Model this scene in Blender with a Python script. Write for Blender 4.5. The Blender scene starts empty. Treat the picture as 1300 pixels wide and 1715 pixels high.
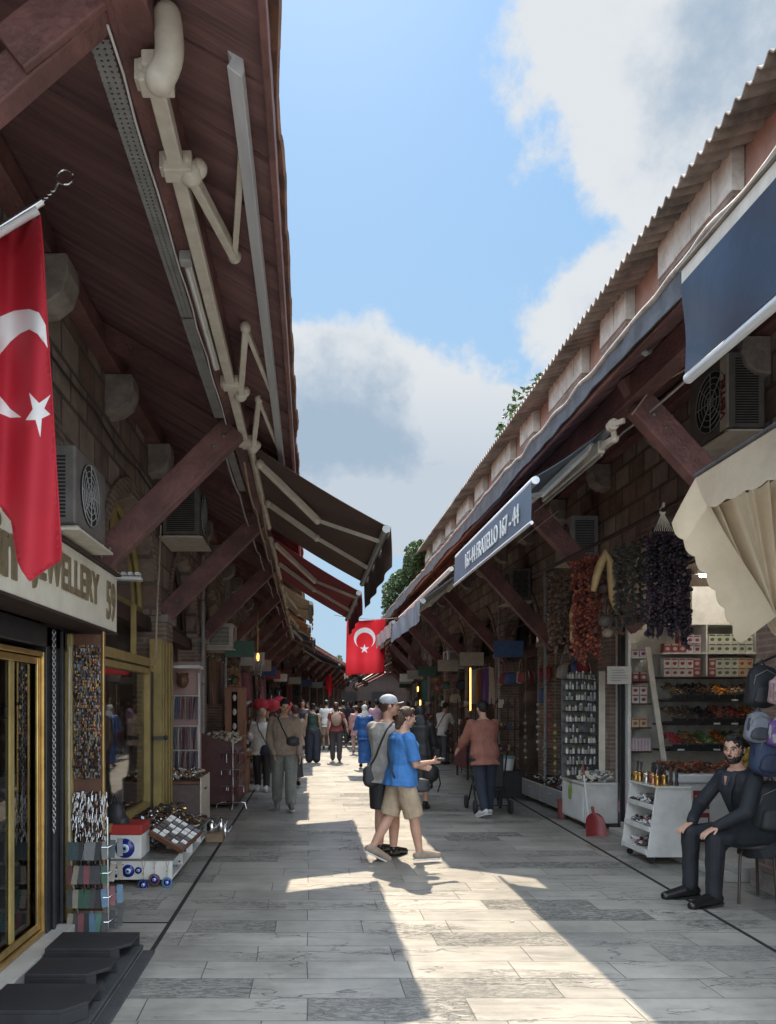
import bpy, bmesh, math, random
from mathutils import Vector, Matrix, Euler, noise
from mathutils.geometry import delaunay_2d_cdt
R = math.radians
rnd = random.Random(7)
S = bpy.context.scene
COL = S.collection

# ------------------------------------------------------------ camera
F = 1293.0; VX, VY, CH = 519.0, 1178.0, 1.6
cam = bpy.data.cameras.new('camera'); cam_o = bpy.data.objects.new('camera', cam); COL.objects.link(cam_o)
cam_o.location = (0, 0, CH); cam_o.rotation_euler = (R(90), 0, 0)
cam.sensor_fit = 'VERTICAL'; cam.sensor_height = 36; cam.sensor_width = 36 * 1300 / 1715
cam.lens = 36 * F / 1715
cam.shift_x = (650 - VX) / 1715; cam.shift_y = (VY - 857.5) / 1715
cam.clip_start = 0.05; cam.clip_end = 2000
S.camera = cam_o
S.cycles.max_bounces = 12; S.cycles.diffuse_bounces = 8; S.cycles.transparent_max_bounces = 16
S.render.resolution_x = 776; S.render.resolution_y = 1024
S.view_settings.view_transform = 'Standard'; S.view_settings.look = 'None'
S.view_settings.gamma = 1; S.view_settings.exposure = 0.6

def P(px, py, Y):                     # photo position at a real depth Y -> world point
    return Vector(((px - VX) * Y / F, Y, CH - (py - VY) * Y / F))

# ------------------------------------------------------------ light
ELEV, AZ = R(50), R(-1.5)             # sun ahead of the camera, a touch to the right
sun = bpy.data.lights.new('sun', 'SUN'); sun.energy = 5.0; sun.angle = R(0.5); sun.color = (1, 0.86, 0.66)
sun_o = bpy.data.objects.new('sun', sun); COL.objects.link(sun_o)
to_sun = Vector((math.sin(-AZ) * math.cos(ELEV), math.cos(AZ) * math.cos(ELEV), math.sin(ELEV)))
sun_o.rotation_euler = to_sun.to_track_quat('Z', 'Y').to_euler()
sun_o.location = (0, 20, 30)

def make_world():
    w = bpy.data.worlds.new('World'); S.world = w; w.use_nodes = True
    nt = w.node_tree; N = nt.nodes; L = nt.links; N.clear()
    out = N.new('ShaderNodeOutputWorld'); bg = N.new('ShaderNodeBackground'); bg.inputs[1].default_value = 0.12
    sky = N.new('ShaderNodeTexSky'); sky.sky_type = 'NISHITA'; sky.sun_disc = False
    sky.sun_elevation = ELEV; sky.sun_rotation = -AZ; sky.altitude = 50; sky.air_density = 1.3; sky.dust_density = 0.6; sky.ozone_density = 3
    tc = N.new('ShaderNodeTexCoord'); sep = N.new('ShaderNodeSeparateXYZ'); L.new(tc.outputs['Generated'], sep.inputs[0])
    def M(op, a, b=None, c=None, clamp=False):
        n = N.new('ShaderNodeMath'); n.operation = op; n.use_clamp = clamp
        for i, v in enumerate((a, b, c)):
            if v is None: continue
            if isinstance(v, (int, float)): n.inputs[i].default_value = v
            else: L.new(v, n.inputs[i])
        return n.outputs[0]
    X, Y, Z = sep.outputs
    yy = M('MAXIMUM', M('ABSOLUTE', Y), 0.08)
    u = M('DIVIDE', X, yy); v = M('DIVIDE', Z, yy)
    def nz(scale, det, off, rough=0.55, stretch=1.0):
        mp = N.new('ShaderNodeMapping'); mp.inputs['Location'].default_value = off; mp.inputs['Scale'].default_value = (1, 1, stretch)
        L.new(tc.outputs['Generated'], mp.inputs[0])
        n = N.new('ShaderNodeTexNoise'); n.inputs['Scale'].default_value = scale; n.inputs['Detail'].default_value = det
        n.inputs['Roughness'].default_value = rough; L.new(mp.outputs[0], n.inputs[0]); return n.outputs[0]
    def blob(u0, v0, ru, rv):
        a = M('DIVIDE', M('SUBTRACT', u, u0), ru); b = M('DIVIDE', M('SUBTRACT', v, v0), rv)
        d = M('SQRT', M('ADD', M('MULTIPLY', a, a), M('MULTIPLY', b, b)))
        return M('SUBTRACT', 1.0, d)
    n1 = nz(3.6, 12, (3.1, 0.4, 1.7), 0.62); n2 = nz(5.0, 9, (7, 2, 5), 0.6)
    # cumulus bank low over the street, big cloud upper right, high thin veil
    b1 = blob(0.06, 0.33, 0.42, 0.155)
    b2 = blob(0.62, 0.80, 0.37, 0.34)
    b3 = blob(0.40, 0.50, 0.16, 0.14)
    b4 = blob(0.62, 0.48, 0.30, 0.2)
    m = M('MAXIMUM', M('MAXIMUM', b1, b2), M('MAXIMUM', b3, b4))
    back = M('MULTIPLY', M('LESS_THAN', Y, 0.0), 0.3)
    dens = M('ADD', M('ADD', M('MAXIMUM', M('MULTIPLY', m, 1.1), -0.6), back), M('MULTIPLY', M('SUBTRACT', n1, 0.5), 2.6))
    cov = N.new('ShaderNodeMapRange'); cov.interpolation_type = 'SMOOTHSTEP'; cov.inputs[1].default_value = -0.02; cov.inputs[2].default_value = 0.22
    L.new(dens, cov.inputs[0])
    # thick middle of a cloud is grey from below, its rim is white
    thick = N.new('ShaderNodeMapRange'); thick.interpolation_type = 'SMOOTHSTEP'; thick.inputs[1].default_value = 0.34; thick.inputs[2].default_value = 1.1
    L.new(M('ADD', dens, M('MULTIPLY', M('SUBTRACT', n2, 0.5), 1.9)), thick.inputs[0])
    lowg = N.new('ShaderNodeMapRange'); lowg.inputs[1].default_value = 0.43; lowg.inputs[2].default_value = 0.30; L.new(v, lowg.inputs[0])
    thk = M('MAXIMUM', thick.outputs[0], M('MULTIPLY', lowg.outputs[0], 0.55))
    cc = N.new('ShaderNodeMixRGB'); L.new(thk, cc.inputs[0]); cc.inputs[1].default_value = (4.2, 4.4, 4.6, 1); cc.inputs[2].default_value = (2.15, 2.75, 3.45, 1)
    # sky tint: paler towards the horizon
    base = N.new('ShaderNodeMixRGB'); base.blend_type = 'MIX'
    hz = N.new('ShaderNodeMapRange'); hz.inputs[1].default_value = 0.9; hz.inputs[2].default_value = 0.0; hz.inputs[3].default_value = 0.0; hz.inputs[4].default_value = 1.0
    L.new(v, hz.inputs[0]); L.new(hz.outputs[0], base.inputs[0]); 
    sk = N.new('ShaderNodeMixRGB'); sk.inputs[0].default_value = 0.75; L.new(sky.outputs[0], sk.inputs[1]); sk.inputs[2].default_value = (1.25, 2.75, 4.7, 1)
    L.new(sk.outputs[0], base.inputs[1]); base.inputs[2].default_value = (2.5, 3.5, 4.4, 1)
    mx = N.new('ShaderNodeMixRGB'); L.new(cov.outputs[0], mx.inputs[0]); L.new(base.outputs[0], mx.inputs[1]); L.new(cc.outputs[0], mx.inputs[2])
    # sky overhead and behind the camera brightened as added fill for the shaded street
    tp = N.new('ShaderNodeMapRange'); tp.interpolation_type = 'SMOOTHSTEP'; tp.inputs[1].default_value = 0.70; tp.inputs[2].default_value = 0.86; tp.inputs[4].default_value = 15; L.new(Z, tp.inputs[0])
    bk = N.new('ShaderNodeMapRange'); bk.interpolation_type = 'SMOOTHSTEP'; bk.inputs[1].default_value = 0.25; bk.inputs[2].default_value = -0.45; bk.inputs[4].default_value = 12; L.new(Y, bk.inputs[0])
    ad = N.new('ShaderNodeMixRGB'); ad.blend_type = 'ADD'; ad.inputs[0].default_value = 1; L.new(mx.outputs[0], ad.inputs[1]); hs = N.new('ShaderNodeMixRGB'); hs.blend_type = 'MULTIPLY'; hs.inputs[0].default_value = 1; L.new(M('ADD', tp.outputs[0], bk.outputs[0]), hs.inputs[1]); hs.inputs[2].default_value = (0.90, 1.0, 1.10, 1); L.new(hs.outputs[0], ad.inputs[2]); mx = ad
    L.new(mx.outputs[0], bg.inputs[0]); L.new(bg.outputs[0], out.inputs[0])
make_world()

# ------------------------------------------------------------ materials
def mat(name, c1, c2=None, scale=6.0, rough=0.6, metal=0.0, bump=0.0, bscale=None, spec=0.5, stretch=(1, 1, 1), detail=5, contrast=(0.35, 0.65), c3=None, emit=0, sheen=0, trans=0, tscale=None, alpha=1, rvar=0.0):
    m = bpy.data.materials.new(name); m.use_nodes = True
    nt = m.node_tree; N = nt.nodes; L = nt.links; b = N['Principled BSDF']
    b.inputs['Roughness'].default_value = rough; b.inputs['Metallic'].default_value = metal
    b.inputs['Specular IOR Level'].default_value = spec
    if alpha < 1: b.inputs['Alpha'].default_value = alpha
    if trans: b.inputs['Transmission Weight'].default_value = trans
    tc = N.new('ShaderNodeTexCoord'); mp = N.new('ShaderNodeMapping'); mp.inputs['Scale'].default_value = stretch
    L.new(tc.outputs['Object'], mp.inputs[0])
    if c2 is None: c2 = tuple(min(1, x * 0.72) for x in c1)
    n = N.new('ShaderNodeTexNoise'); n.inputs['Scale'].default_value = scale; n.inputs['Detail'].default_value = detail; n.inputs['Roughness'].default_value = 0.65
    L.new(mp.outputs[0], n.inputs[0])
    cr = N.new('ShaderNodeValToRGB'); cr.color_ramp.elements[0].position = contrast[0]; cr.color_ramp.elements[1].position = contrast[1]
    cr.color_ramp.elements[0].color = (*c2, 1); cr.color_ramp.elements[1].color = (*c1, 1)
    if c3: e = cr.color_ramp.elements.new(0.5); e.color = (*c3, 1)
    L.new(n.outputs[0], cr.inputs[0]); L.new(cr.outputs[0], b.inputs['Base Color'])
    if rvar:
        mr = N.new('ShaderNodeMapRange'); mr.inputs[3].default_value = rough - rvar; mr.inputs[4].default_value = rough + rvar
        L.new(n.outputs[0], mr.inputs[0]); L.new(mr.outputs[0], b.inputs['Roughness'])
    if bump:
        n2 = N.new('ShaderNodeTexNoise'); n2.inputs['Scale'].default_value = bscale or scale * 3; n2.inputs['Detail'].default_value = 6
        L.new(mp.outputs[0], n2.inputs[0])
        bp = N.new('ShaderNodeBump'); bp.inputs['Strength'].default_value = bump; bp.inputs['Distance'].default_value = 0.02
        L.new(n2.outputs[0], bp.inputs['Height']); L.new(bp.outputs[0], b.inputs['Normal'])
    if emit:
        b.inputs['Emission Color'].default_value = (*c1, 1); b.inputs['Emission Strength'].default_value = emit
    return m

def mat_brick(name, c1, c2, mortar, bw=0.24, bh=0.07, rough=0.85, axis='YZ', msize=0.012, stain=0.5, bump=0.6):
    m = bpy.data.materials.new(name); m.use_nodes = True
    nt = m.node_tree; N = nt.nodes; L = nt.links; b = N['Principled BSDF']; b.inputs['Roughness'].default_value = rough
    tc = N.new('ShaderNodeTexCoord'); sp = N.new('ShaderNodeSeparateXYZ'); L.new(tc.outputs['Object'], sp.inputs[0])
    cb = N.new('ShaderNodeCombineXYZ')
    add = N.new('ShaderNodeMath'); add.operation = 'ADD'
    if axis == 'YZ': L.new(sp.outputs[0], add.inputs[0]); L.new(sp.outputs[1], add.inputs[1]); L.new(add.outputs[0], cb.inputs[0]); L.new(sp.outputs[2], cb.inputs[1])
    else: L.new(sp.outputs[0], cb.inputs[0]); L.new(sp.outputs[1], cb.inputs[1])
    br = N.new('ShaderNodeTexBrick'); L.new(cb.outputs[0], br.inputs[0]); br.inputs['Scale'].default_value = 1
    br.inputs['Brick Width'].default_value = bw; br.inputs['Row Height'].default_value = bh; br.inputs['Mortar Size'].default_value = msize
    br.inputs['Mortar Smooth'].default_value = 0.3; br.inputs['Color1'].default_value = (*c1, 1); br.inputs['Color2'].default_value = (*c2, 1); br.inputs['Mortar'].default_value = (*mortar, 1)
    n = N.new('ShaderNodeTexNoise'); n.inputs['Scale'].default_value = 2.6; n.inputs['Detail'].default_value = 8; n.inputs['Roughness'].default_value = 0.7; L.new(tc.outputs['Object'], n.inputs[0])
    cr = N.new('ShaderNodeValToRGB'); cr.color_ramp.elements[0].position = 0.35; cr.color_ramp.elements[1].position = 0.62
    k = 1 - stain; cr.color_ramp.elements[0].color = (k, k, k * 0.97, 1); cr.color_ramp.elements[1].color = (1, 1, 1, 1); L.new(n.outputs[0], cr.inputs[0])
    mu = N.new('ShaderNodeMixRGB'); mu.blend_type = 'MULTIPLY'; mu.inputs[0].default_value = 1; L.new(br.outputs[0], mu.inputs[1]); L.new(cr.outputs[0], mu.inputs[2])
    L.new(mu.outputs[0], b.inputs['Base Color'])
    bp = N.new('ShaderNodeBump'); bp.inputs['Strength'].default_value = bump; bp.inputs['Distance'].default_value = 0.015; bp.invert = True
    ad = N.new('ShaderNodeMath'); ad.operation = 'ADD'; L.new(br.outputs['Fac'], ad.inputs[0]); L.new(n.outputs[0], ad.inputs[1])
    L.new(ad.outputs[0], bp.inputs['Height']); L.new(bp.outputs[0], b.inputs['Normal'])
    return m

def mat_paving():
    m = bpy.data.materials.new('stone_paving'); m.use_nodes = True
    nt = m.node_tree; N = nt.nodes; L = nt.links; b = N['Principled BSDF']
    tc = N.new('ShaderNodeTexCoord')
    # slight wobble so joints are not ruler straight
    wn = N.new('ShaderNodeTexNoise'); wn.inputs['Scale'].default_value = 1.3; L.new(tc.outputs['Object'], wn.inputs[0])
    wv = N.new('ShaderNodeVectorMath'); wv.operation = 'MULTIPLY_ADD'; L.new(wn.outputs['Color'], wv.inputs[0]); wv.inputs[1].default_value = (0.03, 0.02, 0); L.new(tc.outputs['Object'], wv.inputs[2])
    def brick(c1, c2, mo, off, bias=0.0):
        mp = N.new('ShaderNodeMapping'); mp.inputs['Location'].default_value = off; L.new(wv.outputs[0], mp.inputs[0])
        br = N.new('ShaderNodeTexBrick'); L.new(mp.outputs[0], br.inputs[0]); br.inputs['Scale'].default_value = 1
        br.offset = 0.37; br.offset_frequency = 2; br.squash = 0.72; br.squash_frequency = 3
        br.inputs['Brick Width'].default_value = 0.86; br.inputs['Row Height'].default_value = 0.30; br.inputs['Mortar Size'].default_value = 0.0035
        br.inputs['Mortar Smooth'].default_value = 0.4; br.inputs['Bias'].default_value = bias
        br.inputs['Color1'].default_value = (*c1, 1); br.inputs['Color2'].default_value = (*c2, 1); br.inputs['Mortar'].default_value = (*mo, 1); return br
    b1 = brick((0.385, 0.36, 0.32), (0.27, 0.257, 0.235), (0.11, 0.105, 0.095), (0, 0, 0))
    bid = brick((0, 0, 0), (1, 1, 1), (0, 0, 0), (0, 0, 0))
    # veins running along each slab
    mp = N.new('ShaderNodeMapping'); mp.inputs['Scale'].default_value = (1.2, 6, 1); L.new(wv.outputs[0], mp.inputs[0])
    vn = N.new('ShaderNodeTexNoise'); vn.inputs['Scale'].default_value = 2.4; vn.inputs['Detail'].default_value = 10; vn.inputs['Roughness'].default_value = 0.72; vn.inputs['Distortion'].default_value = 0.5; L.new(mp.outputs[0], vn.inputs[0])
    vr = N.new('ShaderNodeValToRGB'); vr.color_ramp.elements[0].position = 0.30; vr.color_ramp.elements[0].color = (0.80, 0.80, 0.81, 1); vr.color_ramp.elements[1].position = 0.66; vr.color_ramp.elements[1].color = (1.10, 1.09, 1.07, 1); L.new(vn.outputs[0], vr.inputs[0])
    mu = N.new('ShaderNodeMixRGB'); mu.blend_type = 'MULTIPLY'; mu.inputs[0].default_value = 1; L.new(b1.outputs[0], mu.inputs[1]); L.new(vr.outputs[0], mu.inputs[2])
    st = N.new('ShaderNodeTexNoise'); st.inputs['Scale'].default_value = 0.9; st.inputs['Detail'].default_value = 7; st.inputs['Roughness'].default_value = 0.7; L.new(tc.outputs['Object'], st.inputs[0])
    sr = N.new('ShaderNodeValToRGB'); sr.color_ramp.elements[0].position = 0.36; sr.color_ramp.elements[0].color = (0.66, 0.65, 0.64, 1); sr.color_ramp.elements[1].position = 0.60; sr.color_ramp.elements[1].color = (1.06, 1.05, 1.03, 1); L.new(st.outputs[0], sr.inputs[0])
    mu_ = N.new('ShaderNodeMixRGB'); mu_.blend_type = 'MULTIPLY'; mu_.inputs[0].default_value = 1; L.new(mu.outputs[0], mu_.inputs[1]); L.new(sr.outputs[0], mu_.inputs[2]); mu = mu_
    # pitted, eroded patches on some slabs
    pn = N.new('ShaderNodeTexNoise'); pn.inputs['Scale'].default_value = 26; pn.inputs['Detail'].default_value = 6; pn.inputs['Roughness'].default_value = 0.7; pn.inputs['Distortion'].default_value = 1.2
    mp2 = N.new('ShaderNodeMapping'); mp2.inputs['Scale'].default_value = (0.55, 1.7, 1); L.new(tc.outputs['Object'], mp2.inputs[0]); L.new(mp2.outputs[0], pn.inputs[0])
    big = N.new('ShaderNodeTexNoise'); big.inputs['Scale'].default_value = 1.5; big.inputs['Detail'].default_value = 3; L.new(mp2.outputs[0], big.inputs[0])
    def M(op, a, b2, cl=False):
        n = N.new('ShaderNodeMath'); n.operation = op; n.use_clamp = cl
        for i, v in enumerate((a, b2)):
            if isinstance(v, (int, float)): n.inputs[i].default_value = v
            else: L.new(v, n.inputs[i])
        return n.outputs[0]
    def MR(x, a, b2, c=0, d=1):
        n = N.new('ShaderNodeMapRange'); n.inputs[1].default_value = a; n.inputs[2].default_value = b2; n.inputs[3].default_value = c; n.inputs[4].default_value = d; L.new(x, n.inputs[0]); return n.outputs[0]
    slab = MR(bid.outputs['Color'], 0.80, 0.97)
    region = M('MULTIPLY', M('ADD', M('MULTIPLY', slab, 0.8), MR(big.outputs[0], 0.56, 0.70)), 0.9, True)
    pits = M('MULTIPLY', MR(pn.outputs[0], 0.50, 0.42), region, True)
    mx = N.new('ShaderNodeMixRGB'); L.new(M('MULTIPLY', pits, 0.95), mx.inputs[0]); L.new(mu.outputs[0], mx.inputs[1]); mx.inputs[2].default_value = (0.085, 0.08, 0.072, 1)
    # hairline cracks
    vo = N.new('ShaderNodeTexVoronoi'); vo.feature = 'DISTANCE_TO_EDGE'; vo.inputs['Scale'].default_value = 1.1
    mp3 = N.new('ShaderNodeMapping'); mp3.inputs['Scale'].default_value = (0.7, 2.4, 1); L.new(wv.outputs[0], mp3.inputs[0])
    cn = N.new('ShaderNodeTexNoise'); cn.inputs['Scale'].default_value = 5; cn.inputs['Detail'].default_value = 6; L.new(mp3.outputs[0], cn.inputs[0])
    va = N.new('ShaderNodeVectorMath'); va.operation = 'MULTIPLY_ADD'; L.new(cn.outputs['Color'], va.inputs[0]); va.inputs[1].default_value = (0.5, 0.5, 0); L.new(mp3.outputs[0], va.inputs[2]); L.new(va.outputs[0], vo.inputs[0])
    crk = M('MULTIPLY', MR(vo.outputs['Distance'], 0.012, 0.0), MR(big.outputs[0], 0.44, 0.52), True)
    mx2 = N.new('ShaderNodeMixRGB'); L.new(crk, mx2.inputs[0]); L.new(mx.outputs[0], mx2.inputs[1]); mx2.inputs[2].default_value = (0.09, 0.085, 0.08, 1)
    L.new(mx2.outputs[0], b.inputs['Base Color'])
    L.new(M('ADD', MR(vn.outputs[0], 0.35, 0.65, 0.34, 0.46), M('MULTIPLY', pits, 0.3)), b.inputs['Roughness']); b.inputs['Specular IOR Level'].default_value = 0.5
    h = M('SUBTRACT', M('MULTIPLY', vn.outputs[0], 0.12), M('ADD', M('MULTIPLY', b1.outputs['Fac'], 0.6), M('ADD', pits, M('MULTIPLY', crk, 0.5))))
    bp = N.new('ShaderNodeBump'); bp.inputs['Strength'].default_value = 0.7; bp.inputs['Distance'].default_value = 0.012; L.new(h, bp.inputs['Height']); L.new(bp.outputs[0], b.inputs['Normal'])
    return m

MT = {}
def c(name, *a, **k):
    MT[name] = mat(name, *a, **k); return MT[name]
c('maroon_wood', (0.215, 0.098, 0.088), (0.09, 0.046, 0.042), scale=3.2, rough=0.6, bump=0.5, bscale=34, stretch=(1, 0.6, 1), detail=10, contrast=(0.3, 0.6), c3=(0.155, 0.07, 0.063))
c('maroon_board', (0.25, 0.135, 0.128), (0.13, 0.072, 0.070), scale=2.2, rough=0.7, bump=0.35, bscale=18, stretch=(0.3, 5, 0.3))
c('dark_wood', (0.060, 0.034, 0.026), (0.028, 0.017, 0.014), scale=6, rough=0.6, bump=0.3, bscale=25, stretch=(1, 1, 0.3))
c('brown_wood', (0.155, 0.070, 0.038), (0.085, 0.036, 0.020), scale=5, rough=0.5, bump=0.2, stretch=(1, 1, 0.3))
c('orange_wood', (0.36, 0.15, 0.065), (0.24, 0.09, 0.04), scale=5, rough=0.45, stretch=(1, 1, 0.3))
c('cream_metal', (0.66, 0.60, 0.50), (0.52, 0.46, 0.38), scale=9, rough=0.4, spec=0.5, bump=0.04)
c('white_paint', (0.72, 0.70, 0.66), (0.58, 0.56, 0.52), scale=5, rough=0.45)
c('white_plastic', (0.78, 0.78, 0.76), (0.66, 0.66, 0.64), scale=4, rough=0.35)
c('grey_plastic', (0.36, 0.36, 0.35), (0.26, 0.26, 0.25), scale=5, rough=0.5)
c('silver', (0.72, 0.72, 0.74), (0.55, 0.55, 0.57), scale=9, rough=0.28, metal=1)
c('bright_alloy', (0.80, 0.82, 0.84), (0.62, 0.64, 0.66), scale=7, rough=0.3, metal=0.1, stretch=(1, .1, 1))
c('chrome', (0.82, 0.82, 0.82), (0.6, 0.6, 0.6), scale=5, rough=0.15, metal=1)
c('gold', (0.62, 0.42, 0.16), (0.45, 0.29, 0.10), scale=7, rough=0.32, metal=0.85)
c('brass', (0.70, 0.46, 0.16), (0.5, 0.3, 0.1), scale=12, rough=0.28, metal=1)
c('copper', (0.75, 0.36, 0.22), (0.5, 0.22, 0.13), scale=12, rough=0.28, metal=1)
c('yellow_paint', (0.36, 0.265, 0.09), (0.25, 0.18, 0.06), scale=4, rough=0.45, bump=0.08)
c('black_metal', (0.022, 0.022, 0.024), (0.012, 0.012, 0.013), scale=9, rough=0.4)
c('black_plastic', (0.030, 0.030, 0.033), (0.018, 0.018, 0.02), scale=9, rough=0.55)
c('galvanised', (0.27, 0.26, 0.25), (0.15, 0.14, 0.13), scale=14, rough=0.5, metal=0.5)
c('plaster_pink', (0.44, 0.275, 0.215), (0.33, 0.20, 0.16), scale=3, rough=0.9, bump=0.3, bscale=25)
c('pale_stone', (0.60, 0.56, 0.49), (0.40, 0.37, 0.32), scale=5, rough=0.85, bump=0.4, bscale=22)
c('grey_stone', (0.36, 0.31, 0.27), (0.20, 0.165, 0.14), scale=6, rough=0.85, bump=0.6, bscale=20)
c('marble_ledge', (0.50, 0.47, 0.43), (0.36, 0.34, 0.31), scale=4, rough=0.45, bump=0.1)
c('roof_sheet', (0.40, 0.33, 0.27), (0.17, 0.14, 0.115), scale=2.5, rough=0.9, bump=0.4, bscale=18, c3=(0.30, 0.24, 0.19))
c('roof_tile', (0.26, 0.13, 0.085), (0.13, 0.08, 0.06), scale=5, rough=0.85, bump=0.5, bscale=22)
c('membrane', (0.12, 0.125, 0.13), (0.055, 0.057, 0.06), scale=5, rough=0.6, bump=0.5, bscale=12)
c('membrane_edge', (0.42, 0.38, 0.33), (0.25, 0.22, 0.2), scale=7, rough=0.8, bump=0.4)
c('brown_canvas', (0.115, 0.068, 0.055), (0.085, 0.050, 0.041), scale=3, rough=0.9, bump=0.15, bscale=200)
c('red_canvas', (0.27, 0.035, 0.045), (0.20, 0.027, 0.035), scale=3, rough=0.9, bump=0.15, bscale=200)
c('cream_canvas', (0.58, 0.47, 0.33), (0.48, 0.38, 0.26), scale=2.5, rough=0.9, bump=0.2, bscale=60)
c('orange_canvas', (0.58, 0.27, 0.11), (0.48, 0.20, 0.08), scale=2.5, rough=0.9)
c('pink_canvas', (0.50, 0.33, 0.30), (0.42, 0.27, 0.25), scale=2.5, rough=0.9)
c('navy_canvas', (0.022, 0.036, 0.070), (0.013, 0.021, 0.042), scale=2.0, rough=0.42, spec=0.6, bump=0.15, bscale=6)
c('slate_canvas', (0.11, 0.15, 0.20), (0.08, 0.11, 0.155), scale=2.0, rough=0.5, spec=0.5, bump=0.15, bscale=6)
c('grey_canvas', (0.36, 0.38, 0.40), (0.16, 0.17, 0.19), scale=16, rough=0.7, stretch=(0.1, 2.0, 0.1))
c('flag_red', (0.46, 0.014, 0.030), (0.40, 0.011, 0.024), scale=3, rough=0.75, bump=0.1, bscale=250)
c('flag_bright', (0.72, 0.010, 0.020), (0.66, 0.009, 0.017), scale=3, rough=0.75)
c('flag_white', (0.78, 0.75, 0.74), (0.70, 0.67, 0.66), scale=3, rough=0.75)
c('sign_cream', (0.76, 0.70, 0.57), (0.64, 0.58, 0.46), scale=5, rough=0.5, bump=0.1)
c('sign_letter', (0.24, 0.18, 0.105), (0.16, 0.12, 0.07), scale=12, rough=0.5)
c('rubber_black', (0.028, 0.026, 0.027), (0.017, 0.016, 0.017), scale=5, rough=0.6, bump=0.15)
c('mat_grey', (0.060, 0.058, 0.060), (0.040, 0.039, 0.040), scale=6, rough=0.55, bump=0.3, bscale=60)
c('shade_dark', (0.020, 0.016, 0.015), (0.011, 0.009, 0.009), scale=3, rough=0.9)
c('interior', (0.24, 0.18, 0.14), (0.11, 0.08, 0.065), scale=2.2, rough=0.85, bump=0.2)
c('leaf', (0.10, 0.155, 0.035), (0.035, 0.065, 0.015), scale=9, rough=0.6, trans=0)
c('leaf_dark', (0.055, 0.09, 0.025), (0.022, 0.042, 0.012), scale=9, rough=0.6)
c('bark', (0.12, 0.085, 0.06), (0.06, 0.042, 0.03), scale=14, rough=0.9, bump=0.6)
c('cable', (0.42, 0.34, 0.24), (0.30, 0.24, 0.17), scale=9, rough=0.6)
c('skin', (0.56, 0.33, 0.235), (0.48, 0.265, 0.185), scale=9, rough=0.5, spec=0.4)
c('skin_dark', (0.36, 0.20, 0.135), (0.29, 0.155, 0.10), scale=9, rough=0.5, spec=0.4)
c('hair_black', (0.020, 0.015, 0.013), (0.010, 0.008, 0.007), scale=60, rough=0.55, bump=0.6, bscale=120, stretch=(1, 1, 0.15))
c('hair_brown', (0.085, 0.040, 0.022), (0.040, 0.019, 0.011), scale=60, rough=0.5, bump=0.6, bscale=120, stretch=(1, 1, 0.15))
c('hair_ginger', (0.30, 0.13, 0.055), (0.17, 0.07, 0.03), scale=60, rough=0.5, bump=0.6, bscale=120, stretch=(1, 1, 0.15))
c('shoe_black', (0.014, 0.013, 0.013), (0.009, 0.008, 0.008), scale=9, rough=0.28)
c('shoe_tan', (0.36, 0.28, 0.21), (0.27, 0.20, 0.15), scale=9, rough=0.7)
c('shoe_white', (0.72, 0.71, 0.69), (0.58, 0.57, 0.55), scale=9, rough=0.6)
c('eye_white', (0.75, 0.72, 0.70), (0.7, 0.67, 0.65), rough=0.3)
c('lip', (0.38, 0.15, 0.12), (0.33, 0.13, 0.10), rough=0.5)
c('evil_blue', (0.012, 0.022, 0.22), (0.010, 0.018, 0.17), rough=0.15)
c('evil_light', (0.25, 0.52, 0.72), (0.2, 0.45, 0.65), rough=0.15)
c('terracotta_red', (0.42, 0.035, 0.030), (0.34, 0.028, 0.024), rough=0.5)
c('lamp_glow', (1.0, 0.93, 0.80), rough=0.5, emit=9)
c('lamp_warm', (1.0, 0.52, 0.13), rough=0.5, emit=2.6)
c('ac_body', (0.17, 0.15, 0.14), (0.11, 0.10, 0.09), scale=6, rough=0.6, bump=0.1)
MT['brick'] = mat_brick('old_brick', (0.33, 0.20, 0.155), (0.21, 0.135, 0.105), (0.32, 0.27, 0.23), 0.26, 0.055, stain=0.45)
MT['stone_brick'] = mat_brick('stone_and_brick', (0.42, 0.34, 0.285), (0.23, 0.145, 0.115), (0.17, 0.13, 0.11), 0.42, 0.27, msize=0.022, stain=0.5, bump=0.9)
MT['shutter'] = mat_brick('slatted_shutter', (0.10, 0.08, 0.07), (0.09, 0.07, 0.06), (0.035, 0.03, 0.028), 40, 0.09, msize=0.012, stain=0.3)
MT['paving'] = mat_paving()
def glass(name, tint=(1, 1, 1), amount=0.78):
    m = bpy.data.materials.new(name); m.use_nodes = True; nt = m.node_tree; N = nt.nodes; L = nt.links; N.clear()
    o = N.new('ShaderNodeOutputMaterial'); tr = N.new('ShaderNodeBsdfTransparent'); gl = N.new('ShaderNodeBsdfGlossy'); gl.inputs['Roughness'].default_value = 0.03
    tr.inputs[0].default_value = (*[t * amount for t in tint], 1); mx = N.new('ShaderNodeMixShader'); fr = N.new('ShaderNodeFresnel'); fr.inputs[0].default_value = 1.9
    L.new(fr.outputs[0], mx.inputs[0]); L.new(tr.outputs[0], mx.inputs[1]); L.new(gl.outputs[0], mx.inputs[2]); L.new(mx.outputs[0], o.inputs[0]); return m
MT['glass'] = glass('window_glass'); MT['glass_dark'] = glass('dark_glass', (0.8, 0.85, 0.85), 0.55)
_cm = {}
def tone(r, g, b, rough=0.6, metal=0, name='dyed'):
    k = (round(r, 3), round(g, 3), round(b, 3), rough, metal)
    if k not in _cm: _cm[k] = mat(name + '_%d' % len(_cm), (r, g, b), tuple(x * 0.78 for x in (r, g, b)), scale=12, rough=rough, metal=metal, bump=0.35 if rough >= .6 and not metal else 0.05, bscale=22 if rough >= .8 else 14)
    return _cm[k]

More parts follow.
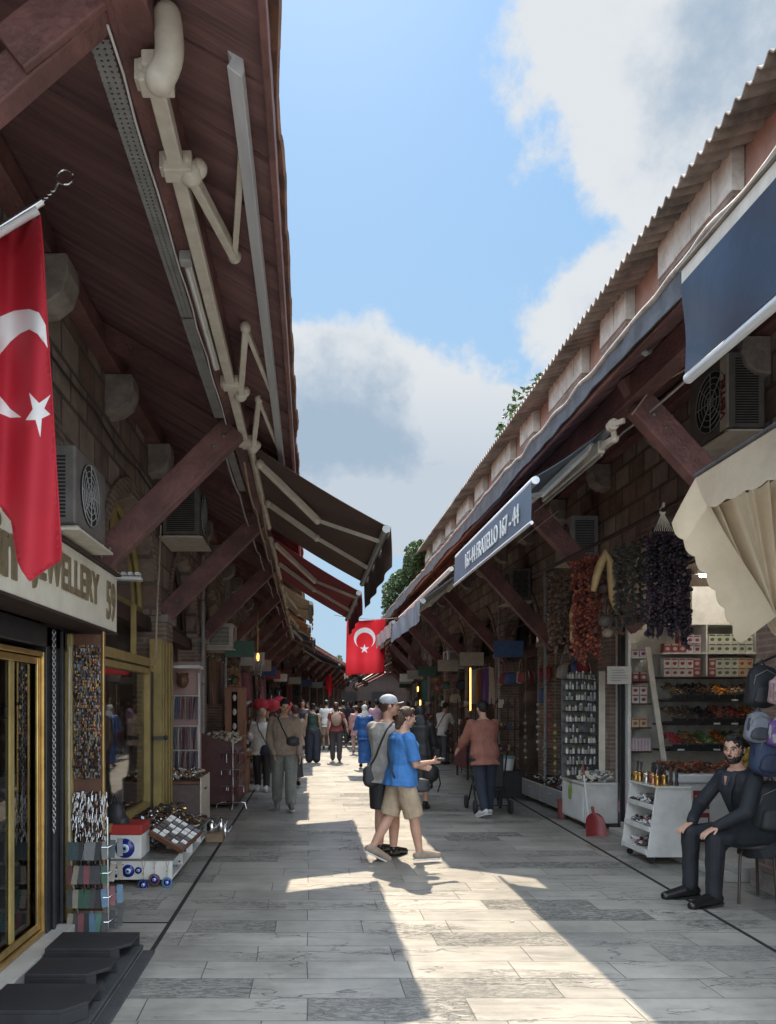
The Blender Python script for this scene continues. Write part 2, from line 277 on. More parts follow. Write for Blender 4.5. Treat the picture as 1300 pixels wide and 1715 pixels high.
# ------------------------------------------------------------ mesh builder
class MB:
    def __init__(s): s.v = []; s.f = []; s.m = []; s.s = []
    def add(s, vs, fs, mi=0, sm=False):
        o = len(s.v); s.v += [Vector(x) for x in vs]
        for f in fs: s.f.append([i + o for i in f]); s.m.append(mi); s.s.append(sm)
        return s
    def box(s, x0, y0, z0, x1, y1, z1, mi=0):
        if x0 > x1: x0, x1 = x1, x0
        if y0 > y1: y0, y1 = y1, y0
        if z0 > z1: z0, z1 = z1, z0
        return s.add([(x0, y0, z0), (x1, y0, z0), (x1, y1, z0), (x0, y1, z0), (x0, y0, z1), (x1, y0, z1), (x1, y1, z1), (x0, y1, z1)],
              [(3, 2, 1, 0), (4, 5, 6, 7), (0, 1, 5, 4), (1, 2, 6, 5), (2, 3, 7, 6), (3, 0, 4, 7)], mi)
    def bar(s, p0, p1, w, h, up=(0, 0, 1), mi=0, w1=None, h1=None):
        p0, p1, up = Vector(p0), Vector(p1), Vector(up); d = (p1 - p0).normalized()
        a = d.cross(up)
        if a.length < 1e-4: a = d.cross(Vector((0, 1, 0)))
        a.normalize(); b = a.cross(d).normalized(); w1 = w if w1 is None else w1; h1 = h if h1 is None else h1
        vs = []
        for p, ww, hh in ((p0, w, h), (p1, w1, h1)):
            for i, j in ((-1, -1), (1, -1), (1, 1), (-1, 1)): vs.append(p + a * (i * ww / 2) + b * (j * hh / 2))
        return s.add(vs, [(0, 1, 2, 3), (7, 6, 5, 4), (4, 5, 1, 0), (5, 6, 2, 1), (6, 7, 3, 2), (7, 4, 0, 3)], mi)
    def tube(s, pts, r, n=8, mi=0, caps=True, flat=1.0, up=None):
        pts = [Vector(p) for p in pts]; k = len(pts); rs = r if isinstance(r, (list, tuple)) else [r] * k
        ref = Vector(up) if up else Vector((0, 0, 1)); vs = []; fs = []
        prev = None
        for i, p in enumerate(pts):
            d = (pts[min(i + 1, k - 1)] - pts[max(i - 1, 0)]).normalized()
            a = d.cross(ref)
            if a.length < 0.05: a = d.cross(Vector((0, 1, 0.1)))
            a.normalize()
            if prev is not None and a.dot(prev) < 0 and not up: a = -a
            prev = a; b = d.cross(a)
            for j in range(n):
                t = 2 * math.pi * j / n; vs.append(p + a * (math.cos(t) * rs[i]) + b * (math.sin(t) * rs[i] * flat))
        for i in range(k - 1):
            for j in range(n): fs.append((i * n + j, i * n + (j + 1) % n, (i + 1) * n + (j + 1) % n, (i + 1) * n + j))
        s.add(vs, fs, mi, True)
        if caps: s.add(vs[:n], [tuple(range(n))[::-1]], mi); s.add(vs[-n:], [tuple(range(n))], mi)
        return s
    def lathe(s, prof, o=(0, 0, 0), n=14, mi=0, ax=None, sm=True, sx=1, sy=1):
        o = Vector(o); q = Vector((0, 0, 1)).rotation_difference(Vector(ax)).to_matrix() if ax else Matrix.Identity(3)
        vs = []; fs = []
        for r, z in prof:
            for j in range(n):
                t = 2 * math.pi * j / n; vs.append(o + q @ Vector((math.cos(t) * r * sx, math.sin(t) * r * sy, z)))
        for i in range(len(prof) - 1):
            for j in range(n): fs.append((i * n + j, i * n + (j + 1) % n, (i + 1) * n + (j + 1) % n, (i + 1) * n + j))
        s.add(vs, fs, mi, sm)
        if prof[0][0] > 1e-4: s.add(vs[:n], [tuple(range(n))[::-1]], mi)
        if prof[-1][0] > 1e-4: s.add(vs[-n:], [tuple(range(n))], mi)
        return s
    def ball(s, cn, rx, ry=None, rz=None, n=10, mi=0, rot=None):
        ry = rx if ry is None else ry; rz = rx if rz is None else rz; cn = Vector(cn); m = max(4, n * 2 // 3); vs = []; fs = []
        for i in range(m + 1):
            ph = math.pi * i / m
            for j in range(n):
                t = 2 * math.pi * j / n; p = Vector((rx * math.sin(ph) * math.cos(t), ry * math.sin(ph) * math.sin(t), -rz * math.cos(ph)))
                if rot: p = rot @ p
                vs.append(cn + p)
        for i in range(m):
            for j in range(n): fs.append((i * n + j, i * n + (j + 1) % n, (i + 1) * n + (j + 1) % n, (i + 1) * n + j))
        return s.add(vs, fs, mi, True)
    def sheet(s, fn, nu, nv, mi=0, sm=True, th=0.0, flip=False):
        vs = [Vector(fn(i / nu, j / nv)) for i in range(nu + 1) for j in range(nv + 1)]
        fs = [(i * (nv + 1) + j, (i + 1) * (nv + 1) + j, (i + 1) * (nv + 1) + j + 1, i * (nv + 1) + j + 1) for i in range(nu) for j in range(nv)]
        if th:
            # offset copy along averaged normals, with rim
            nn = [Vector() for _ in vs]
            for f in fs:
                nm = (vs[f[1]] - vs[f[0]]).cross(vs[f[3]] - vs[f[0]])
                for i in f: nn[i] += nm
            k = len(vs); vs2 = [v + n_.normalized() * th for v, n_ in zip(vs, nn)]
            fs2 = [tuple(i + k for i in f)[::-1] for f in fs]; rim = []
            ed = [(i * (nv + 1), (i + 1) * (nv + 1)) for i in range(nu)] + [((i + 1) * (nv + 1) + nv, i * (nv + 1) + nv) for i in range(nu)] + [(j + 1, j) for j in range(nv)] + [(nu * (nv + 1) + j, nu * (nv + 1) + j + 1) for j in range(nv)]
            for a, b in ed: rim.append((a, a + k, b + k, b))
            s.add(vs + vs2, fs + fs2, mi, sm); s.add(vs + vs2, rim, mi, False)
        else: s.add(vs, fs, mi, sm)
        return s
    def prism(s, pts, d, mi=0):
        pts = [Vector(p) for p in pts]; d = Vector(d); n = len(pts)
        return s.add(pts + [p + d for p in pts], [tuple(range(n))[::-1], tuple(range(n, 2 * n))] + [(i, (i + 1) % n, (i + 1) % n + n, i + n) for i in range(n)], mi)
    def build(s, name, mats, parent=None, local=False, bev=0, solo=False):
        me = bpy.data.meshes.new(name); off = Vector()
        if parent is not None and not local:
            p = parent
            while p is not None: off += p.location; p = p.parent
        if solo:
            xs = [v.x for v in s.v]; ys = [v.y for v in s.v]
            off = Vector(((min(xs) + max(xs)) / 2, (min(ys) + max(ys)) / 2, min(v.z for v in s.v)))
        me.from_pydata([v - off for v in s.v], [], s.f)
        if not isinstance(mats, (list, tuple)): mats = [mats]
        for m in mats: me.materials.append(MT[m] if isinstance(m, str) else m)
        me.polygons.foreach_set('material_index', s.m); me.polygons.foreach_set('use_smooth', s.s); me.update()
        o = bpy.data.objects.new(name, me); COL.objects.link(o)
        if solo: o.location = off
        if parent is not None: o.parent = parent
        if bev:
            b = o.modifiers.new('bevel', 'BEVEL'); b.width = bev; b.segments = 2; b.limit_method = 'ANGLE'
        return o
def tag(o, label, cat, group=None):
    o['label'] = label; o['category'] = cat
    if group: o['group'] = group
    return o
def thing(name, label, cat, loc=(0, 0, 0), rz=0, group=None):
    o = bpy.data.objects.new(name, None); o.empty_display_size = 0.1; COL.objects.link(o)
    o.location = loc; o.rotation_euler = (0, 0, rz); return tag(o, label, cat, group)
def structure(o): o['kind'] = 'structure'; return o
def kids(o): return [x for x in COL.objects if x.parent == o]
_kids = {}
def copy_tree(o, loc=None, rz=None, label=None, parent=None, scale=None):
    cp = o.copy(); COL.objects.link(cp)
    if parent is not None: cp.parent = parent
    if loc is not None: cp.location = loc
    if rz is not None: cp.rotation_euler = (0, 0, rz)
    if label: cp['label'] = label
    if scale: cp.scale = (scale,) * 3
    if o.name not in _kids: _kids[o.name] = [x.name for x in COL.objects if x.parent == o]
    for nm in _kids[o.name]: copy_tree(COL.objects[nm], parent=cp)
    return cp
TS_ = bpy.data.scenes.new('workbench')
def evaluated_mesh(o):                # mesh of one object with its modifiers, worked out in a scene of its own
    TS_.collection.objects.link(o); vl = TS_.view_layers[0]; vl.update(); me = bpy.data.meshes.new_from_object(o.evaluated_get(vl.depsgraph)); TS_.collection.objects.unlink(o); return me
def text_mb(mb, txt, size, M, ext=0.004, bold=0.0, mi=0, sx=1.0, align='LEFT'):
    cu = bpy.data.curves.new('t', 'FONT'); cu.body = txt; cu.size = size; cu.extrude = ext; cu.offset = bold; cu.resolution_u = 3; cu.align_x = align
    o = bpy.data.objects.new('t', cu)
    me = evaluated_mesh(o)
    vs = [M @ Vector((v.co.x * sx, v.co.y, v.co.z)) for v in me.vertices]
    mb.add(vs, [tuple(p.vertices) for p in me.polygons], mi)
    bpy.data.objects.remove(o); bpy.data.curves.remove(cu); bpy.data.meshes.remove(me)
    return vs
def fr(o, xdir, ydir):                # frame: text x axis, text y axis -> matrix
    x = Vector(xdir).normalized(); y = Vector(ydir).normalized(); z = x.cross(y)
    m = Matrix((x, y, z)).transposed().to_4x4(); m.translation = Vector(o); return m
def catenary(a, b, sag, n=10):
    a, b = Vector(a), Vector(b); return [a.lerp(b, t / n) - Vector((0, 0, sag * 4 * (t / n) * (1 - t / n))) for t in range(n + 1)]
# ------------------------------------------------------------ ground
structure(MB().box(-260, -40, -0.6, 260, 420, -0.03).build('ground', mat('earth', (0.16, 0.14, 0.12), rough=0.95)))
structure(MB().box(-4.6, -4, -0.03, 7.6, 30, 0.0).box(-3, 30, -0.03, 15, 80, -0.002).build('street_paving', 'paving'))
structure(MB().box(-1.035, -2, 0.0, -1.005, 27, 0.004).box(-1.75, 5.62, 0.0, -1.035, 5.64, 0.004).build('drain_channel', 'shade_dark'))
structure(MB().bar((3.0, 4.9, 0.002), (3.72, 19, 0.002), 0.028, 0.004).build('drain_channel', 'shade_dark'))
structure(MB().box(-2.6, 1.6, 0, -1.62, 5.35, 0.075).build('marble_ledge', 'marble_ledge', bev=0.008))
structure(MB().box(3.86, 6.9, 0, 6.9, 9.6, 0.13).box(3.72, 6.9, 0, 3.855, 9.6, 0.06).build('stone_step', 'marble_ledge', bev=0.008))
structure(MB().box(4.0, 3.0, 0, 6.9, 6.88, 0.20).build('shop_floor', 'grey_stone', bev=0.008))

# ------------------------------------------------------------ market ranges on both sides
def eave_z(bd, x):                    # underside of the lean-to roof at x
    return bd['ez'] + (bd['wz'] - bd['ez']) * (x - bd['ex']) / (bd['wx'] - bd['ex'])
def side(bd, label, y0, y1, rot=0, braces=(), piers=(), loc_extra=0, skip_bays=(), closed=(), yel=(), open_bays=()):
    s, wx = bd['s'], bd['wx']; L = y1 - y0
    root = thing('market_building', label, 'building', (wx, y0, 0))
    B = lambda mb, nm, m, par=root, **k: mb.build(nm, m, par, **k)
    # piers
    for p in piers:
        m = MB().box(wx - s * .07, p - .22, 0.16, wx + s * .33, p + .22, 2.55)
        m.box(wx - s * .10, p - .26, 0, wx + s * .35, p + .26, .16, 1).box(wx - s * .10, p - .26, 2.55, wx + s * .34, p + .26, 2.64, 1)
        B(m, 'pier', ['brick', 'grey_stone'], bev=0.01)
    # arcade wall above the shops
    m = MB(); zt = bd['wz'] + .02; x0 = wx; x1 = wx + s * .34; ps = [y0] + [p for p in piers if y0 < p < y1] + [y1]
    for a, b in zip(ps[:-1], ps[1:]):
        h = (b - a) / 2; cy = (a + b) / 2; r = max(.2, h - .36); rz = min(r, 1.02); n = 18
        arc = [(cy - r * math.cos(math.pi * k / n), 2.62 + rz * math.sin(math.pi * k / n)) for k in range(n + 1)]
        pts = [(a, 2.62)] + arc + [(b, 2.62)]
        for (ya, za), (yb, zb) in zip(pts[:-1], pts[1:]):
            if yb - ya > 1e-5: m.add([(x0, ya, za), (x0, yb, zb), (x0, yb, zt), (x0, ya, zt), (x1, ya, za), (x1, yb, zb), (x1, yb, zt), (x1, ya, zt)], [(0, 1, 2, 3), (4, 7, 6, 5), (0, 4, 5, 1)])
        # voussoirs: a raised brick ring
        ring = [(cy - (r + .13) * math.cos(math.pi * k / n), 2.62 + (rz + .15) * math.sin(math.pi * k / n)) for k in range(n + 1)]
        for k in range(n):
            q = [(x0, *arc[k]), (x0, *arc[k + 1]), (x0, *ring[k + 1]), (x0, *ring[k])]
            m.add([(x - s * .022, y, z) for x, y, z in q] + q, [(0, 1, 2, 3), (2, 3, 7, 6), (0, 1, 5, 4)], 1)
        if r > .5 and not any(abs(cy - q) < .6 for q in open_bays):
            f = MB(); xx = wx + s * .2
            col = 'yellow_paint' if (a, b) in yel or any(abs(cy - q) < .6 for q in yel) else 'dark_wood'
            f.tube([(xx, y * .97 + cy * .03, 2.62 + (z - 2.62) * .97) for y, z in arc], .035, 6)
            f.box(xx - .03, cy - r, 2.62, xx + .03, cy + r, 2.69); f.box(xx - .025, cy - .03, 2.69, xx + .025, cy + .03, 2.62 + rz * .97)
            fo = B(f, 'arched_window', col)
            g = MB(); g.add([(xx + s * .03, y, z) for y, z in arc], [tuple(range(len(arc)))]); g.build('pane', 'glass_dark', fo, local=False)
            d = MB(); d.sheet(lambda u, v: (xx + s * (.10 + .03 * math.sin(u * 40)), cy - r + 2 * r * u, 2.62 + v * (rz * math.sin(math.acos(max(-1, min(1, 2 * u - 1)))) + .01)), 60, 3)
            d.build('drape', tone(.20, .055, .05, .9, name='drape') if col == 'yellow_paint' else 'interior', fo)
    B(m, 'wall', ['stone_brick', 'brick'])
    # interiors
    m = MB(); bx = wx + s * bd['deep']
    m.box(bx, y0, 0, bx + s * .1, y1, bd.get('cz', 2.62) + .2).box(wx + s * .36, y0, bd.get('cz', 2.62), bx, y1, bd.get('cz', 2.62) + .1)
    if not bd.get('openfloor'): m.box(wx + s * .02, y0, .0, bx, y1, .09)
    for p in ps[1:-1]:
        if p not in skip_bays: m.box(wx + s * .34, p - .05, 0, bx, p + .05, bd.get('cz', 2.62))
    m.box(wx + s * .34, y1 - .06, 0, bx, y1, bd.get('cz', 2.62))
    B(m, 'shop_interior', 'interior')
    # rear mass and upper roof, so the range is a solid building
    m = MB(); m.box(bx + s * .11, y0, 0, bx + s * 2.4, y1, bd['wz'] + .4).box(wx + s * .35, y0, bd.get('cz', 2.62) + .12, bx + s * .1, y1, bd['wz'] - .05)
    B(m, 'rear_wing', 'plaster_pink')
    # shop-front boards at lintel height
    [B(MB().box(wx + s * .10, a, 2.44, wx + s * .26, b - .003, 2.6), 'lintel', 'dark_wood', bev=.006) for a, b in zip(ps[:-1], ps[1:]) if not any(abs((a + b) / 2 - q) < .6 for q in open_bays)]
    # wall plate, lean-to roof, beam
    m = MB(); zz = eave_z(bd, wx - s * .12) - .2; m.box(wx - s * .14, y0, zz, wx - s * .003, y1, zz + .16); B(m, 'wall_plate', 'maroon_wood', bev=.006)
    m = MB(); y = y0; k = 0
    while y < y1 - .01:                # boards laid side by side, each a hair higher or lower
        yb = min(y + .19, y1); dz = rnd.uniform(-.006, .006) + (.012 if k % 2 else 0); k += 1
        xa, xb = bd['ex'], wx - s * .005; za, zb = eave_z(bd, xa) + dz, eave_z(bd, xb) + dz
        m.add([(xa, y, za), (xa, yb - .004, za), (xb, yb - .004, zb), (xb, y, zb), (xa, y, za + .035), (xa, yb - .004, za + .035), (xb, yb - .004, zb + .035), (xb, y, zb + .035)],
              [(0, 1, 2, 3), (7, 6, 5, 4), (0, 4, 5, 1), (1, 5, 6, 2), (2, 6, 7, 3), (3, 7, 4, 0)]); y = yb
    B(m, 'roof_boarding', 'maroon_board')
    bxm = bd['bx']; bz = bd['bz']
    m = MB(); m.box(bxm - s * .07, y0, bz, bxm + s * .07, y1, eave_z(bd, bxm) - .05); B(m, 'eave_beam', 'maroon_wood', bev=.008)
    m = MB(); m.box(bd['ex'] - s * .002, y0, bd['ez'] - .05, bd['ex'] - s * .03, y1, bd['ez'] + .09); B(m, 'fascia', 'maroon_wood', bev=.005)
    for y in braces:
        m = MB(); m.bar((wx - s * .02, y, bd['brz']), (bxm + s * .02, y, bz - .02), .13, .21, up=(0, 0, 1)); B(m, 'brace', 'maroon_wood', bev=.008)
        m = MB(); d = Vector((bd['ex'] - wx, 0, bd['ez'] - bd['wz']))
        m.bar(Vector((wx - s * .02, y, bd['wz'] - .09)), Vector((bxm - s * .1, y, eave_z(bd, bxm - s * .1) - .09)), .11, .14); B(m, 'rafter', 'maroon_wood', bev=.006)
    # corbel stones under the wall plate
    y = y0 + 1.0
    while y < y1 - .5 and rot == 0:
        m = MB(); zz2 = zz - .004
        prof = [(0, zz2), (.24, zz2), (.25, zz2 - .12), (.21, zz2 - .24), (.12, zz2 - .31), (0, zz2 - .33)]
        m.prism([(wx - s * a, y - .12, z) for a, z in prof], (0, .24, 0)); B(m, 'corbel', 'grey_stone', bev=.012); y += 1.76
    if bd['kind'] == 'tile':
        def f(u, v):
            y = y0 + u * L; x = bd['ex'] - s * .05 + v * s * (3.8); z = eave_z(bd, bd['ex'] - s * .05) + .08 + v * 3.8 * abs(bd['wz'] - bd['ez']) / abs(bd['wx'] - bd['ex'])
            jag = .03 * noise.noise(Vector((y * 1.9, v * 4, 3))) ; return Vector((x + (s * jag if v < .01 else 0), y, z + .035 * abs(math.sin(y * math.pi / .2)) + jag * .5))
        m = MB().sheet(f, int(L / .04), 5, th=.02); B(m, 'tile_roof', 'roof_tile')
    else:
        def f(u, v):                   # bitumen felt laid over the boards and hanging over the eave
            y = y0 + u * L; w = noise.noise(Vector((y * .9, 1.3, 0))); w2 = noise.noise(Vector((y * 4, v * 3, 2)))
            if v < .34:
                t = v / .34; x = bd['ex'] - s * (.062 + .012 * w2); z = bd['ez'] + .12 - (1 - t) * (.17 + .07 * w) + .01 * w2
            else:
                t = (v - .34) / .66; x = bd['ex'] - s * .05 + s * t * (abs(wx - bd['ex']) + .02); z = eave_z(bd, x) + .105 + .018 * w2 + (.03 * w if t < .2 else 0)
            return Vector((x, y, z))
        m = MB().sheet(f, int(L / .09), 18, th=.012); B(m, 'felt_roof', 'membrane')
        def g(u, v):
            y = y0 + u * L; w = noise.noise(Vector((y * .9, 1.3, 0))); w2 = noise.noise(Vector((y * 3, 5, 2)))
            a = v * math.pi; return Vector((bd['ex'] - s * (.055 + .014 * math.sin(a)), y, bd['ez'] + .128 + .035 * w2 + .022 * w * 2 + .014 * math.cos(a)))
        m = MB().sheet(g, int(L / .09), 4, th=.008); B(m, 'felt_edge', 'membrane_edge')
    if bd.get('parapet'):
        zt = bd['pz']; m = MB().box(wx, y0, bd['wz'] - .1, wx + s * .4, y1, zt + .15); B(m, 'parapet', 'plaster_pink')
        y = y0 - .6; k = 0
        while y < y1 - 1.2:
            w = 1.5 if k % 2 else .82; a = max(y, y0); b = y + w; k += 1
            xa = wx - s * .13; n = max(2, round((b - a) / .38))
            m = MB(); m.box(xa + s * .012, a + .01, bd['wz'] - .05, wx - s * .002, b - .01, zt + .1)
            pb = B(m, 'pilaster', 'brick')
            for (z0_, z1_) in ((zt - .33, zt + .09), (zt - .92, zt - .55)):
                m = MB()
                e = [a + (b - a) * (i + (rnd.uniform(-.15, .15) if 0 < i < n else 0)) / n for i in range(n + 1)]
                for i in range(n): m.box(xa - s * rnd.uniform(0, .012), e[i] + .008, z0_, wx - s * .004, e[i + 1] - .008, z1_ - rnd.uniform(0, .012))
                m.build('white_stones', 'pale_stone', pb, bev=.01)
            y = b + (.70 if k % 2 else .85)
            m = MB().box(wx - s * .02, b + .02, bd['wz'], wx - s * .002, b + .13, zt + .08); m.build('stone_jamb', 'pale_stone', pb)
        def f(u, v):
            y = y0 + u * L; return Vector((wx - s * .45 + s * v * 2.4, y, zt - .03 + v * .62 + .032 * math.cos(y * 2 * math.pi / .155) + .02 * noise.noise(Vector((y * .7, v, 1)))))
        nu = int(L / .022) if rot == 0 else int(L / .05)
        m = MB().sheet(f, nu, 3, th=.012); B(m, 'corrugated_roof', 'roof_sheet')
        # second row of sheets, lapped over the first
        def f2(u, v):
            y = y0 + u * L; return Vector((wx - s * .30 + s * v * 2.2, y, zt + .045 + v * .6 + .032 * math.cos(y * 2 * math.pi / .155 + .6) + .02 * noise.noise(Vector((y * .7, v, 1)))))
        m = MB().sheet(f2, nu, 2, th=.012); B(m, 'corrugated_roof', 'roof_sheet')
    root.rotation_euler = (0, 0, rot)
    return root

LB = dict(s=-1, wx=-1.75, ex=-0.16, ez=3.74, wz=4.68, bx=-0.58, bz=3.80, brz=2.66, deep=2.4, kind='tile')
RB = dict(s=1, wx=3.95, ex=2.22, ez=4.02, wz=5.02, bx=2.58, bz=3.98, brz=2.50, deep=2.9, kind='felt', parapet=True, pz=6.58, openfloor=True, cz=3.3)
lp = [3.0, 6.1, 9.25, 12.35, 15.45, 18.55, 21.65, 24.75]
left_b = side(LB, 'long brick bazaar range on the left with maroon timber eaves and tiled roof', 0.4, 27.0, 0, braces=[6.13, 9.2, 12.3, 15.4, 18.5, 21.6, 24.7], piers=lp, yel=(7.67,))
m = MB().bar((-1.78, 2.5, 2.90), (-.60, 2.5, 3.93), .085, .12).bar((-.95, 2.44, 3.66), (-.52, 2.44, 4.0), .03, .16); m.build('brace', 'maroon_wood', left_b, bev=.006)
rp = [3.3, 6.5, 10.2, 12.9, 16.0, 19.1, 22.2, 25.3]
right_b = side(RB, 'long brick bazaar range on the right with parapet of white stones and corrugated roof', 2.2, 27.0, 0, braces=[6.1, 9.2, 12.3, 15.4, 18.5, 21.6, 24.7], piers=rp, skip_bays=(), open_bays=(8.35,))
# where the lane bends gently to the right, the ranges go on
LB2 = dict(LB, bx=-0.55); RB2 = dict(RB)
def far(bd, label, rot, L):
    ps = [27.6 + 3.1 * i for i in range(int(L / 3.1))]
    return side(bd, label, 27.05, 27.05 + L, rot, braces=[p + .2 for p in ps], piers=ps)
far_l = far(LB2, 'far part of the left bazaar range where the lane bends away', R(-7.5), 36)
far_r = far(RB2, 'far part of the right bazaar range behind the hanging flag', R(-6.5), 36)
# building that closes the lane
b = thing('gate_building', 'low dark building closing the far end of the lane', 'building', (5.5, 66, 0))
MB().box(-6, 66, 0, 18, 70, 4.2).build('wall', 'dark_wood', b)
m = MB().prism([(-7, 65.4, 4.2), (-7, 70.6, 4.2), (-7, 68, 4.9)], (26, 0, 0)); m.build('roof', 'dark_wood', b)
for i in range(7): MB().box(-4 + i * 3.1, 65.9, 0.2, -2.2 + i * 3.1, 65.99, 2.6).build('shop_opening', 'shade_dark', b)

# ------------------------------------------------------------ trees and creepers
def leaf_cloud(mb, blobs, n, sz, seed, mis=2, dz=0.0):
    r = random.Random(seed)
    for _ in range(n):
        cx, cy, cz, rx, ry, rz_ = r.choice(blobs)
        while True:
            a, b_, c_ = r.uniform(-1, 1), r.uniform(-1, 1), r.uniform(-1, 1)
            q = a * a + b_ * b_ + c_ * c_
            if .25 < q < 1: break
        p = Vector((cx + a * rx, cy + b_ * ry, cz + c_ * rz_))
        e = Euler((r.uniform(-1.2, 1.2), r.uniform(-1.2, 1.2), r.uniform(0, 6.3))).to_matrix(); s_ = sz * r.uniform(.6, 1.3)
        vs = [e @ Vector(v) * s_ + p for v in ((-.5, 0, 0), (0, -.28, .05), (.5, 0, -.04), (0, .28, .05))]
        mb.add(vs, [(0, 1, 2, 3)], r.randrange(mis))
def rtree():
    # small fig tree rooted on the right-hand roof: crown seen over the roof edge
    base = Vector((5.6, 18.6, 6.9)); t = thing('fig_tree', 'small leafy tree growing up behind the corrugated roof on the right', 'tree', tuple(base))
    m = MB(); ends = []
    rr = random.Random(5)
    tips = [P(876, 662, 18.4), P(902, 642, 18.6), P(860, 690, 18.2), P(850, 718, 18.0), P(922, 640, 18.8), P(872, 700, 18.2), P(845, 735, 18.0), P(893, 668, 18.5)]
    for e in tips:
        mid = base.lerp(e, .5) + Vector((rr.uniform(-.1, .1), 0, rr.uniform(0, .15)))
        m.tube([base, mid, e], [.04, .022, .007], 6)
    m.tube([base - Vector((0, 0, .6)), base], [.06, .045], 7)
    m.build('trunk', 'bark', t)
    m = MB(); blobs = [(e.x, e.y, e.z, .24, .3, .19) for e in tips] + [(base.lerp(e, .7).x, base.lerp(e, .7).y, base.lerp(e, .7).z, .2, .25, .16) for e in tips]
    leaf_cloud(m, blobs, 760, .15, 4); m.build('crown', ['leaf', 'leaf_dark'], t)
rtree()
def creeper(nm, label, pts, n, sz, seed):
    t = thing(nm, label, 'creeper', tuple(pts[0][:3]))
    m = MB(); m.tube([Vector(p[:3]) for p in pts], [.04] * len(pts), 6); m.build('stem', 'bark', t)
    m = MB(); leaf_cloud(m, [tuple(p) for p in pts], n, sz, seed); m.build('foliage', ['leaf', 'leaf_dark'], t)
def pp(px, py, Y, r): v = P(px, py, Y); return (v.x, v.y, v.z, r[0], r[1], r[2])
creeper('climbing_plant', 'dense green creeper heaped on the parapet, the higher clump', [pp(694, 945, 27, (.4, .8, .4)), pp(698, 925, 26, (.42, .8, .35)), pp(706, 918, 25.5, (.3, .6, .25)), pp(690, 940, 27, (.3, .5, .35))], 2600, .12, 9)
creeper('climbing_plant', 'long green creeper hanging beside the flag, the lower clump', [pp(655, 1030, 29, (.35, .8, .5)), pp(654, 1010, 29, (.35, .8, .5)), pp(658, 990, 28.5, (.4, .8, .45)), pp(668, 975, 28, (.4, .8, .35)), pp(678, 965, 28, (.4, .8, .25))], 3600, .12, 11)
for i, (px, py, h) in enumerate(((553, 1104, 2.4), (561, 1104, 3.0), (568, 1108, 2.0))):
    b0 = P(px, py + 20, 90); t = thing('cypress_tree', ['slim far cypress left of two others above the roofs', 'tallest far cypress in the middle of three above the roofs', 'shortest far cypress nearest the hanging flag'][i], 'tree', (b0.x, b0.y, 0), group='far cypresses')
    top = P(px, py, 90).z + .9
    MB().tube([(b0.x, 90, 0), (b0.x, 90, top - 1)], [.2, .05], 6).build('trunk', 'bark', t)
    m = MB(); leaf_cloud(m, [(b0.x, 90, top - h * .5 - k * .6, .45 + .1 * k, .45, .9) for k in range(5)], 420, .4, 20 + i); m.build('crown', ['leaf', 'leaf_dark'], t)
# ------------------------------------------------------------ shared builders
def wbox(nm, m, x0, y0, z0, x1, y1, z1, parent=None, bev=.006): return MB().box(x0, y0, z0, x1, y1, z1).build(nm, m, parent, bev=bev)
def fit_text(mb, txt, o, xd, yd, w, h, ext=.006, bold=.0, mi=0):
    vs = text_mb(MB(), txt, 1, Matrix.Identity(4), 0.01, bold); x0 = min(v.x for v in vs); x1 = max(v.x for v in vs); y0 = min(v.y for v in vs); y1 = max(v.y for v in vs)
    M = fr(o, xd, yd) @ Matrix.Diagonal((w / (x1 - x0), h / (y1 - y0), ext / .01, 1)) @ Matrix.Translation((-x0, -y0, 0))
    text_mb(mb, txt, 1, M, 0.01, bold, mi)
def awning(nm, label, canvas, xi, zi, xf, zf, y0, y1, arms=((.2, .55), (.8, .5)), val=.3, nb='cream_metal', group=None, pitch_sag=.03, scallop=False):
    t = thing(nm, label, 'awning', (xi, (y0 + y1) / 2, zi), group=group); s = 1 if xf > xi else -1; L = y1 - y0
    def f(u, v): return Vector((xi + (xf - xi) * v, y0 + L * u, zi + .03 + (zf - zi) * v - pitch_sag * math.sin(math.pi * v) + .006 * math.sin(u * 31 + v * 4)))
    MB().sheet(f, 24, 8, th=.004).build('canopy', canvas, t)
    MB().tube([(xi, y0 + .02, zi), (xi, y1 - .02, zi)], .032, 8).build('torsion_bar', nb, t)
    MB().tube([(xf, y0, zf), (xf, y1, zf)], .035, 8).build('front_bar', nb if val == 0 else 'grey_plastic', t)
    if val:
        def g(u, v):
            d = val * (1 - (.12 * abs(math.sin(u * math.pi * L / .3)) if scallop else 0)); return Vector((xf + s * (.038 + .012 * math.sin(u * 23 + v * 2)), y0 + L * u, zf - d * v + .02))
        MB().sheet(g, 60, 5, th=.003).build('valance', canvas, t)
    for a, e in arms:
        p0 = Vector((xi + s * .06, y0 + L * a, zi - .05)); p2 = Vector((xf - s * .03, y0 + L * (a + .02), zf - .03))
        p1 = Vector((xi + (xf - xi) * .5, y0 + L * (a + .16 * (1 if a < .5 else -.2)), zi + (zf - zi) * .5 - .09))
        m = MB().bar(p0, p1, .045, .06).ball(p1, .04, n=8).ball(p0, .045, n=8); ar = m.build('arm', nb, t, bev=.006)
        MB().bar(p1, p2, .025, .035).build('forearm', nb, ar)
    return t
def inside(p, poly):
    x, y = p; r = False; n = len(poly)
    for i in range(n):
        x1, y1 = poly[i]; x2, y2 = poly[(i + 1) % n]
        if (y1 > y) != (y2 > y) and x < (x2 - x1) * (y - y1) / (y2 - y1) + x1: r = not r
    return r
